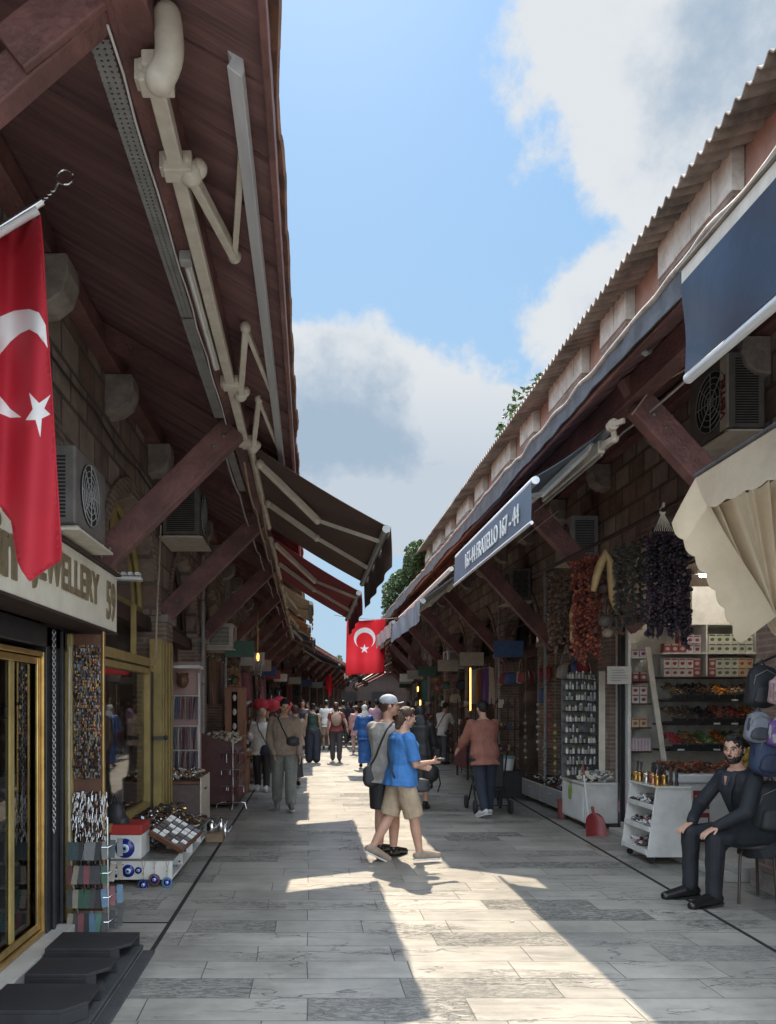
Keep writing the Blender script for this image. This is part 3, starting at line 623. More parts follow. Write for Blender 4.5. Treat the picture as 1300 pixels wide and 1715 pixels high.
def cloth2d(nm, outline, emblems, fn, mats, parent, step, th=.003):
    pts = []; ed = []
    for poly in [outline] + emblems:
        q = []
        for i in range(len(poly)):
            a, b = Vector(poly[i]), Vector(poly[(i + 1) % len(poly)]); k = max(1, int((b - a).length / step))
            q += [a.lerp(b, j / k) for j in range(k)]
        o = len(pts); pts += q; ed += [(o + i, o + (i + 1) % len(q)) for i in range(len(q))]
    xs = [p[0] for p in outline]; ys = [p[1] for p in outline]; y = min(ys) + step / 2; r = 0
    while y < max(ys):
        x = min(xs) + (step / 2 if r % 2 else 0); r += 1
        while x < max(xs):
            if inside((x, y), outline): pts.append(Vector((x, y)))
            x += step
        y += step * .9
    res = delaunay_2d_cdt(pts, ed, [], 0, 1e-5); mb = MB(); vs = res[0]
    mb.v = [fn(v.x, v.y) for v in vs]
    for f in res[2]:
        c_ = sum((vs[i] for i in f), Vector((0, 0))) / len(f)
        if not inside(c_, outline): continue
        mb.f.append(list(f)); mb.m.append(1 if any(inside(c_, e) for e in emblems) else 0); mb.s.append(True)
    o = mb.build(nm, mats, parent); so = o.modifiers.new('thickness', 'SOLIDIFY'); so.thickness = th; return o
def star(cx, cy, r, rot=0): return [(cx + (r if i % 2 == 0 else r * .382) * math.sin(rot + i * math.pi / 5), cy - (r if i % 2 == 0 else r * .382) * math.cos(rot + i * math.pi / 5)) for i in range(10)]

# ------------------------------------------------------------ near flag on its pole
t = thing('flag', 'large red crescent flag hanging from a slanted pole above the jewellery sign', 'flag', tuple(P(10, 400, 3.1)))
outl = [(-60, 430), (-20, 405), (20, 385), (67, 362), (72, 420), (75, 480), (80, 560), (86, 650), (92, 750), (98, 850), (103, 925), (100, 938), (78, 952), (50, 972), (38, 955), (30, 938), (24, 900), (20, 872), (2, 850), (-60, 800)]
cres = [(-55, 575), (-30, 545), (0, 530), (25, 521), (50, 518), (66, 524), (76, 545), (79, 583), (74, 574), (64, 560), (50, 552), (35, 559), (18, 573), (0, 592), (-15, 612), (-22, 636), (-14, 655), (0, 665), (18, 685), (37, 699), (18, 700), (0, 693), (-30, 682), (-50, 660), (-62, 615)]
tips = [(50, 658), (84, 661), (83.5, 694), (67, 733), (44, 704)]; cx_, cy_ = 64, 690; st = []
for i in range(5): a = tips[i]; b_ = tips[(i + 1) % 5]; st += [a, (cx_ + ((a[0] + b_[0]) / 2 - cx_) * .48, cy_ + ((a[1] + b_[1]) / 2 - cy_) * .48)]
def ff(x, y):
    k = (y - 380) / 590; d = 3.12 + .06 * math.sin(x / 15 + k * 1.8) * (1.1 - .2 * k) + .05 * math.sin(x / 37 + 1 - k) + .035 * k * math.sin(y / 130)
    return P(x, y, d)
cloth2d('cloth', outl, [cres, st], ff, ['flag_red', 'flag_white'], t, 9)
a, b_ = P(-60, 432, 3.12), P(72, 350, 3.12); d = (b_ - a).normalized()
MB().tube([a + Vector((0, 0, .03)), b_ + Vector((0, 0, .03))], .014, 8).build('pole', 'silver', t)
MB().tube([a + Vector((0, -.01, .005)), b_ + d * -.02 + Vector((0, -.01, .0))], .016, 8).build('sleeve', 'flag_white', t)
h0 = b_ + Vector((0, 0, .03)); h1 = P(92, 318, 3.12); m = MB()
for i in range(7):
    p = h0.lerp(h1, i / 7); q = h0.lerp(h1, (i + 1.2) / 7); m.tube([p, p.lerp(q, .5) + Vector((.006 * (-1) ** i, 0, .004)), q], .005, 6)
m.build('chain', 'chrome', t)
cc_ = P(109, 297, 3.12); MB().tube([cc_ + Vector((math.cos(a_) * .033, .004 * math.sin(a_), math.sin(a_) * .033)) for a_ in [i * 2 * math.pi / 18 + .4 for i in range(18)]], .0045, 6).tube([h1, cc_ + Vector((-.028, 0, -.018))], .006, 6).build('hook', 'chrome', t)

hem = [(67, 362), (72, 420), (75, 480), (80, 560), (86, 650), (92, 750), (98, 850), (103, 925), (100, 938), (78, 952), (50, 972), (38, 955), (30, 938), (24, 900), (20, 872), (2, 850)]
pts = []
for i in range(len(hem) - 1):
    for k in range(6): x_, y_ = hem[i][0] + (hem[i + 1][0] - hem[i][0]) * k / 6, hem[i][1] + (hem[i + 1][1] - hem[i][1]) * k / 6; pts.append(ff(x_, y_))
MB().tube(pts, .0045, 6).build('hem', 'flag_red', t)
# ------------------------------------------------------------ flag across the lane
t = thing('flag', 'bright red crescent and star flag hanging over the middle of the lane', 'flag', tuple(P(612, 1040, 19)))
circ = lambda x, y, r, n=40, a0=0: [(x + r * math.cos(a0 + 2 * math.pi * i / n), y + r * math.sin(a0 + 2 * math.pi * i / n)) for i in range(n)]
def crescent(cx, cy, r):
    o = []; r2 = r * .80; dy = r * .26
    # outer arc open downwards, inner circle shifted down
    yi = (r * r - r2 * r2 + dy * dy) / (2 * dy); a0 = math.asin(min(1, yi / r)); n = 34
    for i in range(n + 1): a_ = math.pi - a0 + (math.pi + 2 * a0) * i / n; o.append((cx + r * math.cos(a_), cy + r * math.sin(a_)))
    b0 = math.asin(max(-1, min(1, (yi - dy) / r2)))
    for i in range(1, n): a_ = b0 - (math.pi + 2 * b0) * i / n; o.append((cx + r2 * math.cos(a_), cy + dy + r2 * math.sin(a_)))
    return o
def f2(x, y): return P(x, y, 19 + .05 * math.sin(x / 6) + .04 * math.sin(y / 14))
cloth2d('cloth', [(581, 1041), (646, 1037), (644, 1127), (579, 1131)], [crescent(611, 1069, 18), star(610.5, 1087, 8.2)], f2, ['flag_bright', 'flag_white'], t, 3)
MB().tube(catenary(P(560, 1030, 19), P(700, 1030, 19), .1), .008, 5).build('cord', 'black_plastic', t)
t = thing('flag', 'narrow red flag seen edge-on, hanging from the far left awnings', 'flag', tuple(P(551, 1130, 30)))
cloth2d('cloth', [(548, 1131), (556, 1130), (557, 1150), (554, 1167), (549, 1163), (546, 1150)], [], lambda x, y: P(x, y, 30 + .12 * math.sin(x)), ['flag_bright', 'flag_white'], t, 3)

# ------------------------------------------------------------ left awnings
awning('open_awning', 'dark brown awning opened over the left side of the lane with grey front bar', 'brown_canvas', -.50, 3.76, .645, 3.07, 6.5, 9.5, arms=((.1, .5), (.55, .5)), val=.34)
awning('open_awning', 'wine red awning opened just beyond the dark brown one', 'red_canvas', -.50, 3.72, .63, 3.02, 9.92, 13.1, arms=((.05, .5), (.5, .5)), val=.30)
awning('open_awning', 'short cream awning half open beyond the wine red awning', 'cream_canvas', -.50, 3.66, .02, 3.34, 13.4, 16.6, arms=((.2, .5), (.75, .5)), val=.22)
awning('open_awning', 'small orange awning half open beyond the cream one on the left', 'orange_canvas', -.50, 3.62, -.02, 3.28, 16.8, 19.4, arms=((.2, .5), (.75, .5)), val=.16)
awning('open_awning', 'dark awning half open far down the left eaves before the bend', 'navy_canvas', -.50, 3.60, .10, 3.25, 19.8, 23.4, arms=((.2, .5),), val=.2)
# retracted awning nearest the camera
t = thing('folded_awning', 'retracted awning with folded cream arms and silver front profile under the left eaves', 'awning', (-.54, 4.8, 3.76))
MB().box(-.565, 2.58, 3.735, -.505, 6.5, 3.79).build('torsion_bar', 'cream_metal', t, bev=.006)
m = MB(); c0 = P(277, 82, 2.55); [m.ball(c0 + Vector((.014 - .034 * ((i - 5) / 5) ** 2 * (1 if i < 5 else .25), 0, (i - 5) * .020)), .050, .048, .050, 16) for i in range(11)]
mo = m.build('motor_cover', 'cream_metal', t); md = mo.modifiers.new('join', 'REMESH'); md.mode = 'VOXEL'; md.voxel_size = .006; sm = mo.modifiers.new('smooth', 'SMOOTH'); sm.iterations = 14; md.use_smooth_shade = True
def bracket(p, par):
    p = Vector(p); m = MB().box(p.x - .055, p.y - .04, p.z - .035, p.x + .06, p.y + .04, p.z + .045).box(p.x - .07, p.y - .03, p.z - .02, p.x - .05, p.y + .03, p.z + .05)
    m.tube([p + Vector((-.04, -.055, 0)), p + Vector((-.04, .055, 0))], .012, 6).tube([p + Vector((.04, -.055, .01)), p + Vector((.04, .055, .01))], .012, 6); m.build('bracket', 'cream_metal', par, bev=.005)
for y in (2.66, 3.1, 5.2, 6.35): bracket((-.53, y, 3.75), t)
for p0, p1, p2, w in (((-.48, 3.12, 3.74), (-.375, 3.85, 3.83), (-.275, 3.10, 3.80), 1), ((-.48, 5.35, 3.74), (-.385, 4.62, 3.85), (-.275, 5.40, 3.80), 1), ((-.47, 6.4, 3.72), (-.38, 5.75, 3.87), (-.275, 6.6, 3.80), 1)):
    p0, p1, p2 = map(Vector, (p0, p1, p2))
    m = MB().bar(p0, p1, .040, .06).ball(p1, .036, n=10).ball(p0, .05, n=10).ball(p0 + Vector((.03, 0, .02)), .04, n=8); ar = m.build('arm', 'cream_metal', t, bev=.008)
    MB().bar(p1, p2, .028, .04).build('forearm', 'cream_metal', ar, bev=.004)
m = MB(); pr = [(-.275, 3.765), (-.235, 3.735), (-.228, 3.755), (-.232, 3.79), (-.24, 3.815), (-.275, 3.81), (-.262, 3.79), (-.268, 3.775)]
m.prism([(-.25 + (x + .25) * 1.3, 2.62, 3.77 + (z - 3.77) * 1.3) for x, z in pr], (0, 5.15, 0)); m.build('front_profile', 'bright_alloy', t, bev=.003)
m = MB().tube([(-.262, 2.62, 3.862), (-.262, 7.2, 3.862)], .028, 10); m.build('rolled_canopy', 'brown_canvas', t)

# lamp, tray and wires under the eaves
t = thing('tube_light', 'slim fluorescent batten under the left eave beam', 'lamp', (-.6, 4.4, 3.77))
wbox('housing', 'white_paint', -.625, 3.78, 3.765, -.585, 5.02, 3.795, t); MB().tube([(-.605, 3.83, 3.752), (-.605, 4.97, 3.752)], .011, 8).build('tube', 'white_plastic', t)
wbox('end_cap', 'grey_plastic', -.635, 3.74, 3.745, -.575, 3.80, 3.80, t)
pm = mat('perforated_steel', (.36, .36, .35), rough=.5, metal=.4); nt = pm.node_tree; vo = nt.nodes.new('ShaderNodeTexVoronoi'); vo.inputs['Scale'].default_value = 42; vo.inputs['Randomness'].default_value = 0.05
tcn = nt.nodes.new('ShaderNodeTexCoord'); nt.links.new(tcn.outputs['Object'], vo.inputs[0]); gt = nt.nodes.new('ShaderNodeMath'); gt.operation = 'GREATER_THAN'; gt.inputs[1].default_value = .22; nt.links.new(vo.outputs['Distance'], gt.inputs[0]); nt.links.new(gt.outputs[0], nt.nodes['Principled BSDF'].inputs['Alpha'])
t = thing('cable_tray', 'long perforated steel cable tray under the left eaves', 'cable tray', (-.69, 6, 3.8))
for a_, b2 in ((2.56, 4.4), (4.42, 5.95), (6.3, 8.0)):
    MB().box(-.735, a_, 3.80, -.665, b2, 3.803).box(-.735, a_, 3.803, -.732, b2, 3.85).build('tray', pm, t)
MB().tube([(-.655 + .004 * math.sin(i * 1.7), 2.5 + i * .2, 3.795 + .006 * math.sin(i * 2.3)) for i in range(19)], .005, 5).build('wire', 'white_plastic', t)
for k, (z, x, lab) in enumerate(((3.70, -.50, 'loose pale cable hanging along the left awning bars'), (3.66, -.56, 'second loose pale cable sagging below the awning bars'))):
    pts = []
    for i in range(12): pts += catenary((x, 6.6 + i * 1.5, z - .03 * (i % 3)), (x, 8.1 + i * 1.5, z - .03 * ((i + 1) % 3)), .05 + .04 * ((i + k) % 2), 6)[:-1]
    tag(MB().tube(pts, .009, 5).build('cable', 'cable', solo=True), lab, 'cable')
pts = [P(238, 880, 8.4), P(222, 960, 8.35), P(258, 1010, 8.3), P(272, 1070, 8.3), P(268, 1110, 8.3), P(245, 1118, 8.25), P(228, 1112, 8.2)]
pts = [Vector((-1.62 - .01 * i, p.y, p.z)) for i, p in enumerate(pts)]
tag(MB().tube([q for i in range(len(pts) - 1) for q in [pts[i].lerp(pts[i + 1], k / 4) for k in range(4)]], .011, 6).build('cable', 'cable', solo=True), 'thick tan cable looping down beside the yellow window frame', 'cable')

# ------------------------------------------------------------ jewellery sign
t = thing('shop_sign', 'cream jewellery signboard with bronze block letters over the near left shop', 'sign', (-1.6, 4.6, 2.15))
MB().box(-1.745, 2.2, 2.15, -1.50, 6.0, 2.58).build('board', 'sign_cream', t, bev=.004)
MB().box(-1.745, 2.2, 2.585, -1.47, 6.02, 2.60).box(-1.745, 2.2, 2.13, -1.49, 6.0, 2.146).build('trim', 'dark_wood', t)
m = MB(); fit_text(m, 'JEWELLERY', (-1.496, 4.16, 2.225), (0, 1, 0), (0, 0, 1), 1.32, .285, .006, .025); m.build('lettering', 'sign_letter', t)
m = MB(); fit_text(m, '59', (-1.496, 5.68, 2.22), (0, 1, 0), (0, 0, 1), .25, .29, .006, .02); m.build('numerals', 'sign_letter', t)
m = MB(); fit_text(m, 'in', (-1.496, 3.66, 2.225), (0, 1, 0), (0, 0, 1), .28, .30, .006, .035); m.build('lettering', 'sign_letter', t)

# ------------------------------------------------------------ air conditioners
def aircon(label, x0, x1, y0, y1, z0, z1, s, body='white_paint', tray=True, fan=True):
    t = thing('air_conditioner', label, 'air conditioner', ((x0 + x1) / 2, (y0 + y1) / 2, z0))
    MB().box(x0, y0, z0, x1, y1, z1).build('casing', body, t, bev=.015)
    xs = x1 if s < 0 else x0; o = 1 if s < 0 else -1; cy, cz = y0 + (y1 - y0) * .42, (z0 + z1) / 2; r = min(y1 - y0, z1 - z0) * .40
    m = MB()
    for k in range(5): rr = r * (k + 1) / 5; m.tube([(xs + o * .012, cy + rr * math.cos(a), cz + rr * math.sin(a)) for a in [i * 2 * math.pi / 20 for i in range(21)]], .004, 4)
    for k in range(8): a = k * math.pi / 4; m.bar((xs + o * .014, cy, cz), (xs + o * .014, cy + r * math.cos(a), cz + r * math.sin(a)), .006, .006)
    m.build('fan_grille', 'grey_plastic', t)
    MB().lathe([(r * 1.02, 0), (r * 1.02, .004)], (xs + o * .002, cy, cz), 24, ax=(o, 0, 0)).build('fan_well', 'shade_dark', t)
    m = MB(); k = int((z1 - z0 - .08) / .022)
    for i in range(k): z = z0 + .04 + i * .022; m.box(x0 + .05, y0 - .006, z, x1 - .06, y0 + .002, z + .010)
    m.build('louvre', 'shade_dark', t)
    if tray: MB().box(x0 - .03, y0 - .06, z0 - .05, x1 + .04, y1 + .04, z0 - .035).box(x0, y0 + .04, z0 - .035, x1, y0 + .08, z0 - .001).box(x0, y1 - .08, z0 - .035, x1, y1 - .04, z0 - .001).build('drip_tray', 'cream_metal', t)
    return t
aircon('boxy air conditioner above the jewellery sign behind the near flag', -1.74, -1.38, 4.55, 5.22, 2.66, 3.13, -1, 'ac_body')
aircon('grey air conditioner on a pale tray high under the left eaves', -1.70, -1.27, 8.9, 9.62, 3.55, 4.12, -1, 'ac_body')
aircon('small air conditioner low on the left wall beyond the third brace', -1.74, -1.30, 13.0, 13.7, 2.55, 2.95, -1, 'cream_metal')
t = thing('floodlight', 'white finned floodlight on a bracket above the yellow window', 'lamp', (-1.6, 6.6, 2.6))
p = P(205, 968, 6.75); MB().bar(p + Vector((-.18, 0, 0)), p + Vector((.17, 0, -.01)), .10, .03).build('body', 'white_plastic', t, bev=.006)
m = MB()
for i in range(5): m.box(p.x - .12 + i * .06, p.y - .05, p.z + .018, p.x - .085 + i * .06, p.y + .05, p.z + .045)
m.build('fins', 'white_plastic', t); MB().bar(p + Vector((-.2, .02, .06)), p + Vector((-.08, .02, 0)), .02, .03).build('bracket', 'white_paint', t)

# ------------------------------------------------------------ near left shop front
def frame_yz(mb, x, y0, y1, z0, z1, w, d, mi=0):
    mb.box(x - d, y0, z0, x + d, y0 + w, z1, mi).box(x - d, y1 - w, z0, x + d, y1, z1, mi).box(x - d + .001, y0 + w, z1 - w, x + d - .001, y1 - w, z1, mi).box(x - d + .001, y0 + w, z0, x + d - .001, y1 - w, z0 + w, mi)
t = thing('display_window', 'gold framed jewellery display window at the left edge', 'shop window', (-1.78, 4.2, .08))
m = MB(); frame_yz(m, -1.76, 2.9, 5.10, .08, 1.94, .035, .014); frame_yz(m, -1.775, 2.94, 5.06, .12, 1.90, .045, .010); m.build('frame', 'gold', t, bev=.006)
m = MB().box(-1.80, 4.60, .16, -1.785, 4.67, 1.86); m.build('mullion', 'yellow_paint', t, bev=.005)
m = MB(); m.add([(-1.80, 2.98, .16), (-1.80, 5.02, .16), (-1.80, 5.02, 1.86), (-1.80, 2.98, 1.86)], [(0, 1, 2, 3)]); m.build('pane', 'glass_dark', t)
m = MB()
for z in (.45, .8, 1.15, 1.5): m.box(-2.3, 2.95, z, -1.88, 5.05, z + .015)
m.build('shelf', 'glass_dark', t); wbox('backing', 'shade_dark', -2.36, 2.9, .1, -2.32, 5.2, 2.0, t)
rr = random.Random(3); m = MB()
for z in (.17, .465, .815, 1.165, 1.515):
    for _ in range(70):
        x, y = rr.uniform(-2.28, -1.9), rr.uniform(3.0, 5.0); r = rr.uniform(.008, .028)
        if rr.random() < .5: m.ball((x, y, z + r), r, r, r * 1.2, 6, rr.randrange(4))
        else: m.box(x - r, y - r, z, x + r, y + r, z + r * rr.uniform(1, 4), rr.randrange(4))
o = m.build('jewellery', ['silver', 'brass', 'evil_blue', 'white_paint'], t); o['kind'] = 'stuff'
t = thing('shutter_post', 'black shutter housing beside the gold framed window', 'post', (-1.76, 5.3, .02))
m = MB().box(-1.83, 5.11, .02, -1.74, 5.50, 2.13); m.build('housing', 'black_metal', t, bev=.006)
m = MB().box(-1.735, 5.2, .05, -1.72, 5.24, 2.1).box(-1.735, 5.36, .05, -1.715, 5.38, 2.1); m.build('rail', 'black_plastic', t, bev=.003)
m = MB()
for i in range(64):
    z = .75 + i * .021; q = .011
    m.tube([(-1.70 + (q if i % 2 else 0) * math.cos(a), 5.13 + (0 if i % 2 else q) * math.cos(a) , z + .016 * math.sin(a)) for a in [k * math.pi / 4 for k in range(9)]], .0028, 4)
m.build('chain', 'silver', t)
wbox('fascia_panel', 'black_metal', -1.84, 2.3, 1.97, -1.74, 5.9, 2.12, t, bev=.01)
tag(MB().tube([(-1.70, 5.46, 2.0), (-1.70, 5.44, 1.2), (-1.69, 5.42, .6), (-1.67, 5.48, .2), (-1.66, 5.55, .05)], .012, 6).build('hose', 'cable', solo=True), 'tan hose hanging down the black shutter housing', 'hose')

# opened yellow leaf covered with earrings
t = thing('jewellery_panel', 'yellow edged display leaf packed with hanging earrings and keyrings', 'display panel', (-1.6, 5.6, .04))
wbox('edge_post', 'yellow_paint', -1.775, 5.54, .04, -1.705, 5.62, 2.10, t); wbox('board', 'brown_wood', -1.705, 5.58, .1, -1.50, 5.60, 2.1, t, .002)
wbox('edge_trim', 'gold', -1.50, 5.57, .3, -1.485, 5.61, 2.12, t, .003)
m = MB(); z = 2.02; n = 0
while z > .16:
    x = -1.70
    while x < -1.51:
        h = rr.uniform(.012, .032); w_ = rr.uniform(.006, .013); mi = rr.choice((0, 0, 1, 2, 3, 4, 5)); y = 5.575 - rr.uniform(0, .04)
        if z < 1.35 and rr.random() < .5: mi = rr.choice((0, 1, 1, 6))
        if .98 < z < 1.06: x += .02; continue
        m.box(x, y - .004, z - h, x + w_, y, z, mi) if rr.random() < .5 else m.ball((x + w_ / 2, y, z - h / 2), w_ * .6, .006, h / 2, 6, mi)
        x += w_ + rr.uniform(.0, .003); n += 1
    z -= rr.uniform(.018, .028)
o = m.build('earrings', ['galvanised', 'shade_dark', 'brass', 'grey_plastic', 'copper', tone(.06, .08, .11), 'hair_brown'], t); o['kind'] = 'stuff'
t = thing('postcard_rack', 'wire rack of colourful wallets and cards at the foot of the earring panel', 'rack', (-1.5, 5.45, .02))
m = MB()
for z in (.08, .25, .42, .60): m.tube([(-1.66, 5.36, z), (-1.40, 5.36, z), (-1.34, 5.56, z + .02)], .004, 5)
m.tube([(-1.40, 5.36, .02), (-1.42, 5.42, .8)], .005, 5); m.build('wires', 'chrome', t)
cols = [('teal', (.07, .17, .14)), ('dark red', (.20, .06, .07)), ('blue', (.10, .18, .27)), ('tan', (.24, .20, .15)), ('black', (.03, .03, .03)), ('maroon', (.10, .03, .03)), ('light brown', (.20, .12, .07)), ('dark green', (.03, .08, .05)), ('charcoal', (.05, .05, .05))]
for r_ in range(4):
    for i in range(9):
        f_ = i / 8; x = -1.66 + .31 * f_; y = 5.35 + (.15 * max(0, f_ - .7) / .3); z = .075 + r_ * .165
        e = MB(); M_ = Matrix.Translation((x, y - .012, z)) @ Euler((R(-14), rr.uniform(-.12, .12), R(15) if f_ > .7 else 0)).to_matrix().to_4x4()
        vs = [M_ @ Vector(v) for v in ((-.02, -.006, -.055), (.02, -.006, -.055), (.02, .006, -.055), (-.02, .006, -.055), (-.02, -.006, .07), (.02, -.006, .07), (.02, .006, .07), (-.02, .006, .07))]
        e.add(vs, [(3, 2, 1, 0), (4, 5, 6, 7), (0, 1, 5, 4), (1, 2, 6, 5), (2, 3, 7, 6), (3, 0, 4, 7)])
        cn, cl = rr.choice(cols) if r_ < 3 else rr.choice([('black', (.03, .03, .03)), ('grey', (.16, .16, .16)), ('dark teal', (.04, .06, .06))])
        tag(e.build('wallet', tone(*cl), solo=True), '%s flat wallet, %s from the left in the %s row of the wire rack' % (cn, ['first', 'second', 'third', 'fourth', 'fifth', 'sixth', 'seventh', 'eighth', 'ninth'][i], ['bottom', 'second', 'third', 'top'][r_]), 'wallet', 'wallets on the wire rack')
# mini leather tags above it
m = MB()
for _ in range(260):
    x, z = rr.uniform(-1.69, -1.44), rr.uniform(.62, .98); m.tube([(x, 5.5, z), (x + rr.uniform(-.01, .01), 5.49, z - rr.uniform(.02, .05))], rr.uniform(.002, .005), 4, rr.randrange(3))
o = tag(m.build('keyring_strands', ['silver', 'hair_brown', 'white_paint'], solo=True), 'strands of small keyrings hanging below the earring panel', 'keyrings'); o['kind'] = 'stuff'

# yellow framed shop window
t = thing('display_window', 'yellow framed shop window with hanging scarves behind the glass', 'shop window', (-1.78, 7.3, .45))
m = MB(); frame_yz(m, -1.77, 6.36, 8.40, .48, 1.98, .06, .04); m.box(-1.80, 6.36, 2.0, -1.73, 8.40, 2.09); m.box(-1.80, 7.75, 2.09, -1.75, 7.81, 2.6); m.build('frame', 'yellow_paint', t, bev=.006)
MB().add([(-1.79, 6.42, .54), (-1.79, 8.34, .54), (-1.79, 8.34, 1.92), (-1.79, 6.42, 1.92)], [(0, 1, 2, 3)]).build('pane', 'glass', t)
wbox('sill_board', 'dark_wood', -1.86, 6.36, .1, -1.74, 8.40, .47, t)
wbox('floor_board', 'brown_wood', -2.5, 6.36, .44, -1.87, 8.4, .47, t)
tag(MB().box(-1.79, 8.62, .10, -1.655, 9.28, 2.32).box(-1.655, 8.66, .1, -1.64, 8.74, 2.3).box(-1.655, 8.84, .1, -1.64, 8.92, 2.3).box(-1.655, 9.04, .1, -1.64, 9.12, 2.3).box(-1.655, 9.2, .1, -1.64, 9.27, 2.3).build('pillar_cladding', 'yellow_paint', solo=True, bev=.006), 'fluted yellow cladding round the pillar beside the shop door', 'pillar')
t = thing('door_leaf', 'dark door edge with black handle between the yellow frame and yellow pillar', 'door', (-1.76, 8.5, .1))
wbox('leaf', 'black_metal', -1.80, 8.42, .1, -1.74, 8.60, 1.95, t); MB().bar((-1.72, 8.46, 1.22), (-1.60, 8.52, 1.22), .035, .035).ball((-1.59, 8.52, 1.22), .028).build('handle', 'black_plastic', t)
# goods behind the window: striped cloths and rolls
for i in range(11):
    y = 6.6 + i * .155; cl = rr.choice([(.22, .16, .14), (.38, .36, .34), (.10, .08, .09), (.30, .22, .2), (.08, .09, .13)])
    w_ = rr.uniform(.05, .08); z1 = rr.uniform(1.5, 1.8); z0 = z1 - rr.uniform(.5, .75)
    def f(u, v, y=y, w_=w_, z0=z0, z1=z1): return Vector((-1.98 + .012 * math.sin(u * 9 + i), y + w_ * (u - .5) * 2 * (.6 + .4 * v), z1 + (z0 - z1) * v))
    tag(MB().sheet(f, 8, 5, th=.01).build('hanging_cloth', tone(*cl, .9), solo=True), 'folded cloth, %s from the near end behind the yellow framed glass' % (['first', 'second', 'third', 'fourth', 'fifth', 'sixth', 'seventh', 'eighth', 'ninth', 'tenth', 'eleventh'][i]), 'cloth', 'cloths behind the yellow window')
for i in range(2):
    m = MB().sheet(lambda u, v: Vector((-1.93 - .15 * i, 7.0 + .5 * i + .22 * u + .02 * v, .95 - .35 * v + .02 * math.sin(u * 7))), 8, 4, th=.01)
    tag(m.build('paper_bag', 'white_paint', solo=True), ['white paper bag on the sill behind the yellow framed glass', 'second white bag deeper inside the yellow framed window'][i], 'bag')

# ------------------------------------------------------------ low bench with blue eye charms
t = thing('display_bench', 'low white display bench on castors with blue eye charms on its end', 'display bench', (-1.48, 8, .04))
m = MB(); m.box(-1.76, 6.74, .06, -1.20, 6.76, .225).box(-1.76, 6.76, .06, -1.74, 9.2, .225).box(-1.74, 6.761, .06, -1.20, 9.2, .075).box(-1.7399, 9.18, .0751, -1.2, 9.2, .225)
for y in (7.3, 7.9, 8.5): m.box(-1.74, y, .075, -1.201, y + .018, .224)
m.build('carcass', 'white_paint', t, bev=.003)
wbox('top', 'galvanised', -1.77, 6.73, .226, -1.19, 9.21, .240, t, .003)
for x in (-1.7, -1.25):
    for y in (6.85, 8.0, 9.1): MB().lathe([(.022, -.012), (.022, .012)], (x, y, .025), 10, ax=(1, 0, 0)).box(x - .01, y - .01, .025, x + .01, y + .01, .06).build('castor', 'black_plastic', t)
def eye(mb, x, y, z, r, th=.01):
    for k, (q, mi) in enumerate(((1, 0), (.46, 1), (.32, 2), (.17, 3))): mb.lathe([(r * q, 0), (r * q * .96, th + .003 * k), (0.0001, th * 1.15 + .003 * k)], (x, y, z), 22, mi, ax=(0, -1, 0))
em = ['evil_blue', 'white_plastic', 'evil_light', 'shade_dark']
def px2(px, py, Y): return P(px, py, Y)
t = thing('display_box', 'white box with red lid and one large blue eye charm', 'box', (-1.62, 6.9, .24))
wbox('box', 'white_paint', -1.76, 6.74, .241, -1.472, 7.1, .45, t); wbox('lid', 'terracotta_red', -1.765, 6.735, .451, -1.467, 7.11, .535, t)
for px, py, r, lab in ((209, 1421, .085, 'largest blue glass eye charm, fixed to the box with the red lid'), (193, 1459, .058, 'flat blue eye charm at the left end of the low bench'), (214.5, 1459, .055, 'flat blue eye charm second from the left on the bench end'), (231.5, 1458, .03, 'smallest blue eye charm on the bench end')):
    q = px2(px, py, 6.73); m = MB(); eye(m, q.x, 6.739, q.z, r); tag(m.build('eye_charm', em, solo=True), lab, 'eye charm')
for i, (px, py, r) in enumerate(((240, 1482, .052), (258.5, 1473, .05), (280, 1478, .046))):
    q = px2(px, py, 6.7); t = thing('eye_charm', ['beaded dark eye charm hanging lowest over the bench end', 'red rimmed eye charm hanging between two others', 'pale blue eye charm hanging nearest the bench corner'][i], 'eye charm', tuple(q))
    m = MB(); eye(m, q.x, 6.70, q.z, r * .62); m.build('eye', em, t)
    m = MB()
    for k in range(16): a = k * math.pi / 8; m.ball((q.x + r * .85 * math.cos(a), 6.70, q.z + r * .85 * math.sin(a)), .0095, n=6)
    m.build('bead_rim', [tone(.05, .08, .14, .3), tone(.16, .05, .05, .3), tone(.1, .25, .4, .3)][i], t)
    MB().tube([(q.x, 6.70, q.z + r), (q.x + .004, 6.69, q.z + .13), (q.x - .015, 6.715, .238)], .003, 5).tube([(q.x, 6.70, q.z + r), (q.x + .004, 6.69, q.z + .13), (q.x + .02, 6.715, .238)], .003, 5).ball((q.x, 6.695, q.z + .1), .009).build('cord', 'cable', t)
t = thing('ring_case', 'tilted wooden case of silver rings with glass lid on the bench', 'case', (-1.33, 7.0, .25))
A = Vector((-1.43, 6.9, .46)); ux = Vector((.30, .0, -.17)); uy = Vector((.12, .36, .10)); nz_ = ux.cross(uy).normalized()
m = MB(); m.prism([A, A + ux, A + ux + uy, A + uy], nz_ * -.05); m.build('case', 'brown_wood', t, bev=.003)
m = MB()
for i in range(5):
    for j in range(6):
        o_ = A + nz_ * .004 + ux * (.05 + i * .185) + uy * (.04 + j * .158); m.prism([o_, o_ + ux * .15, o_ + ux * .15 + uy * .12, o_ + uy * .12], nz_ * .008, rr.randrange(2))
o = m.build('rings', ['silver', 'white_plastic'], t)
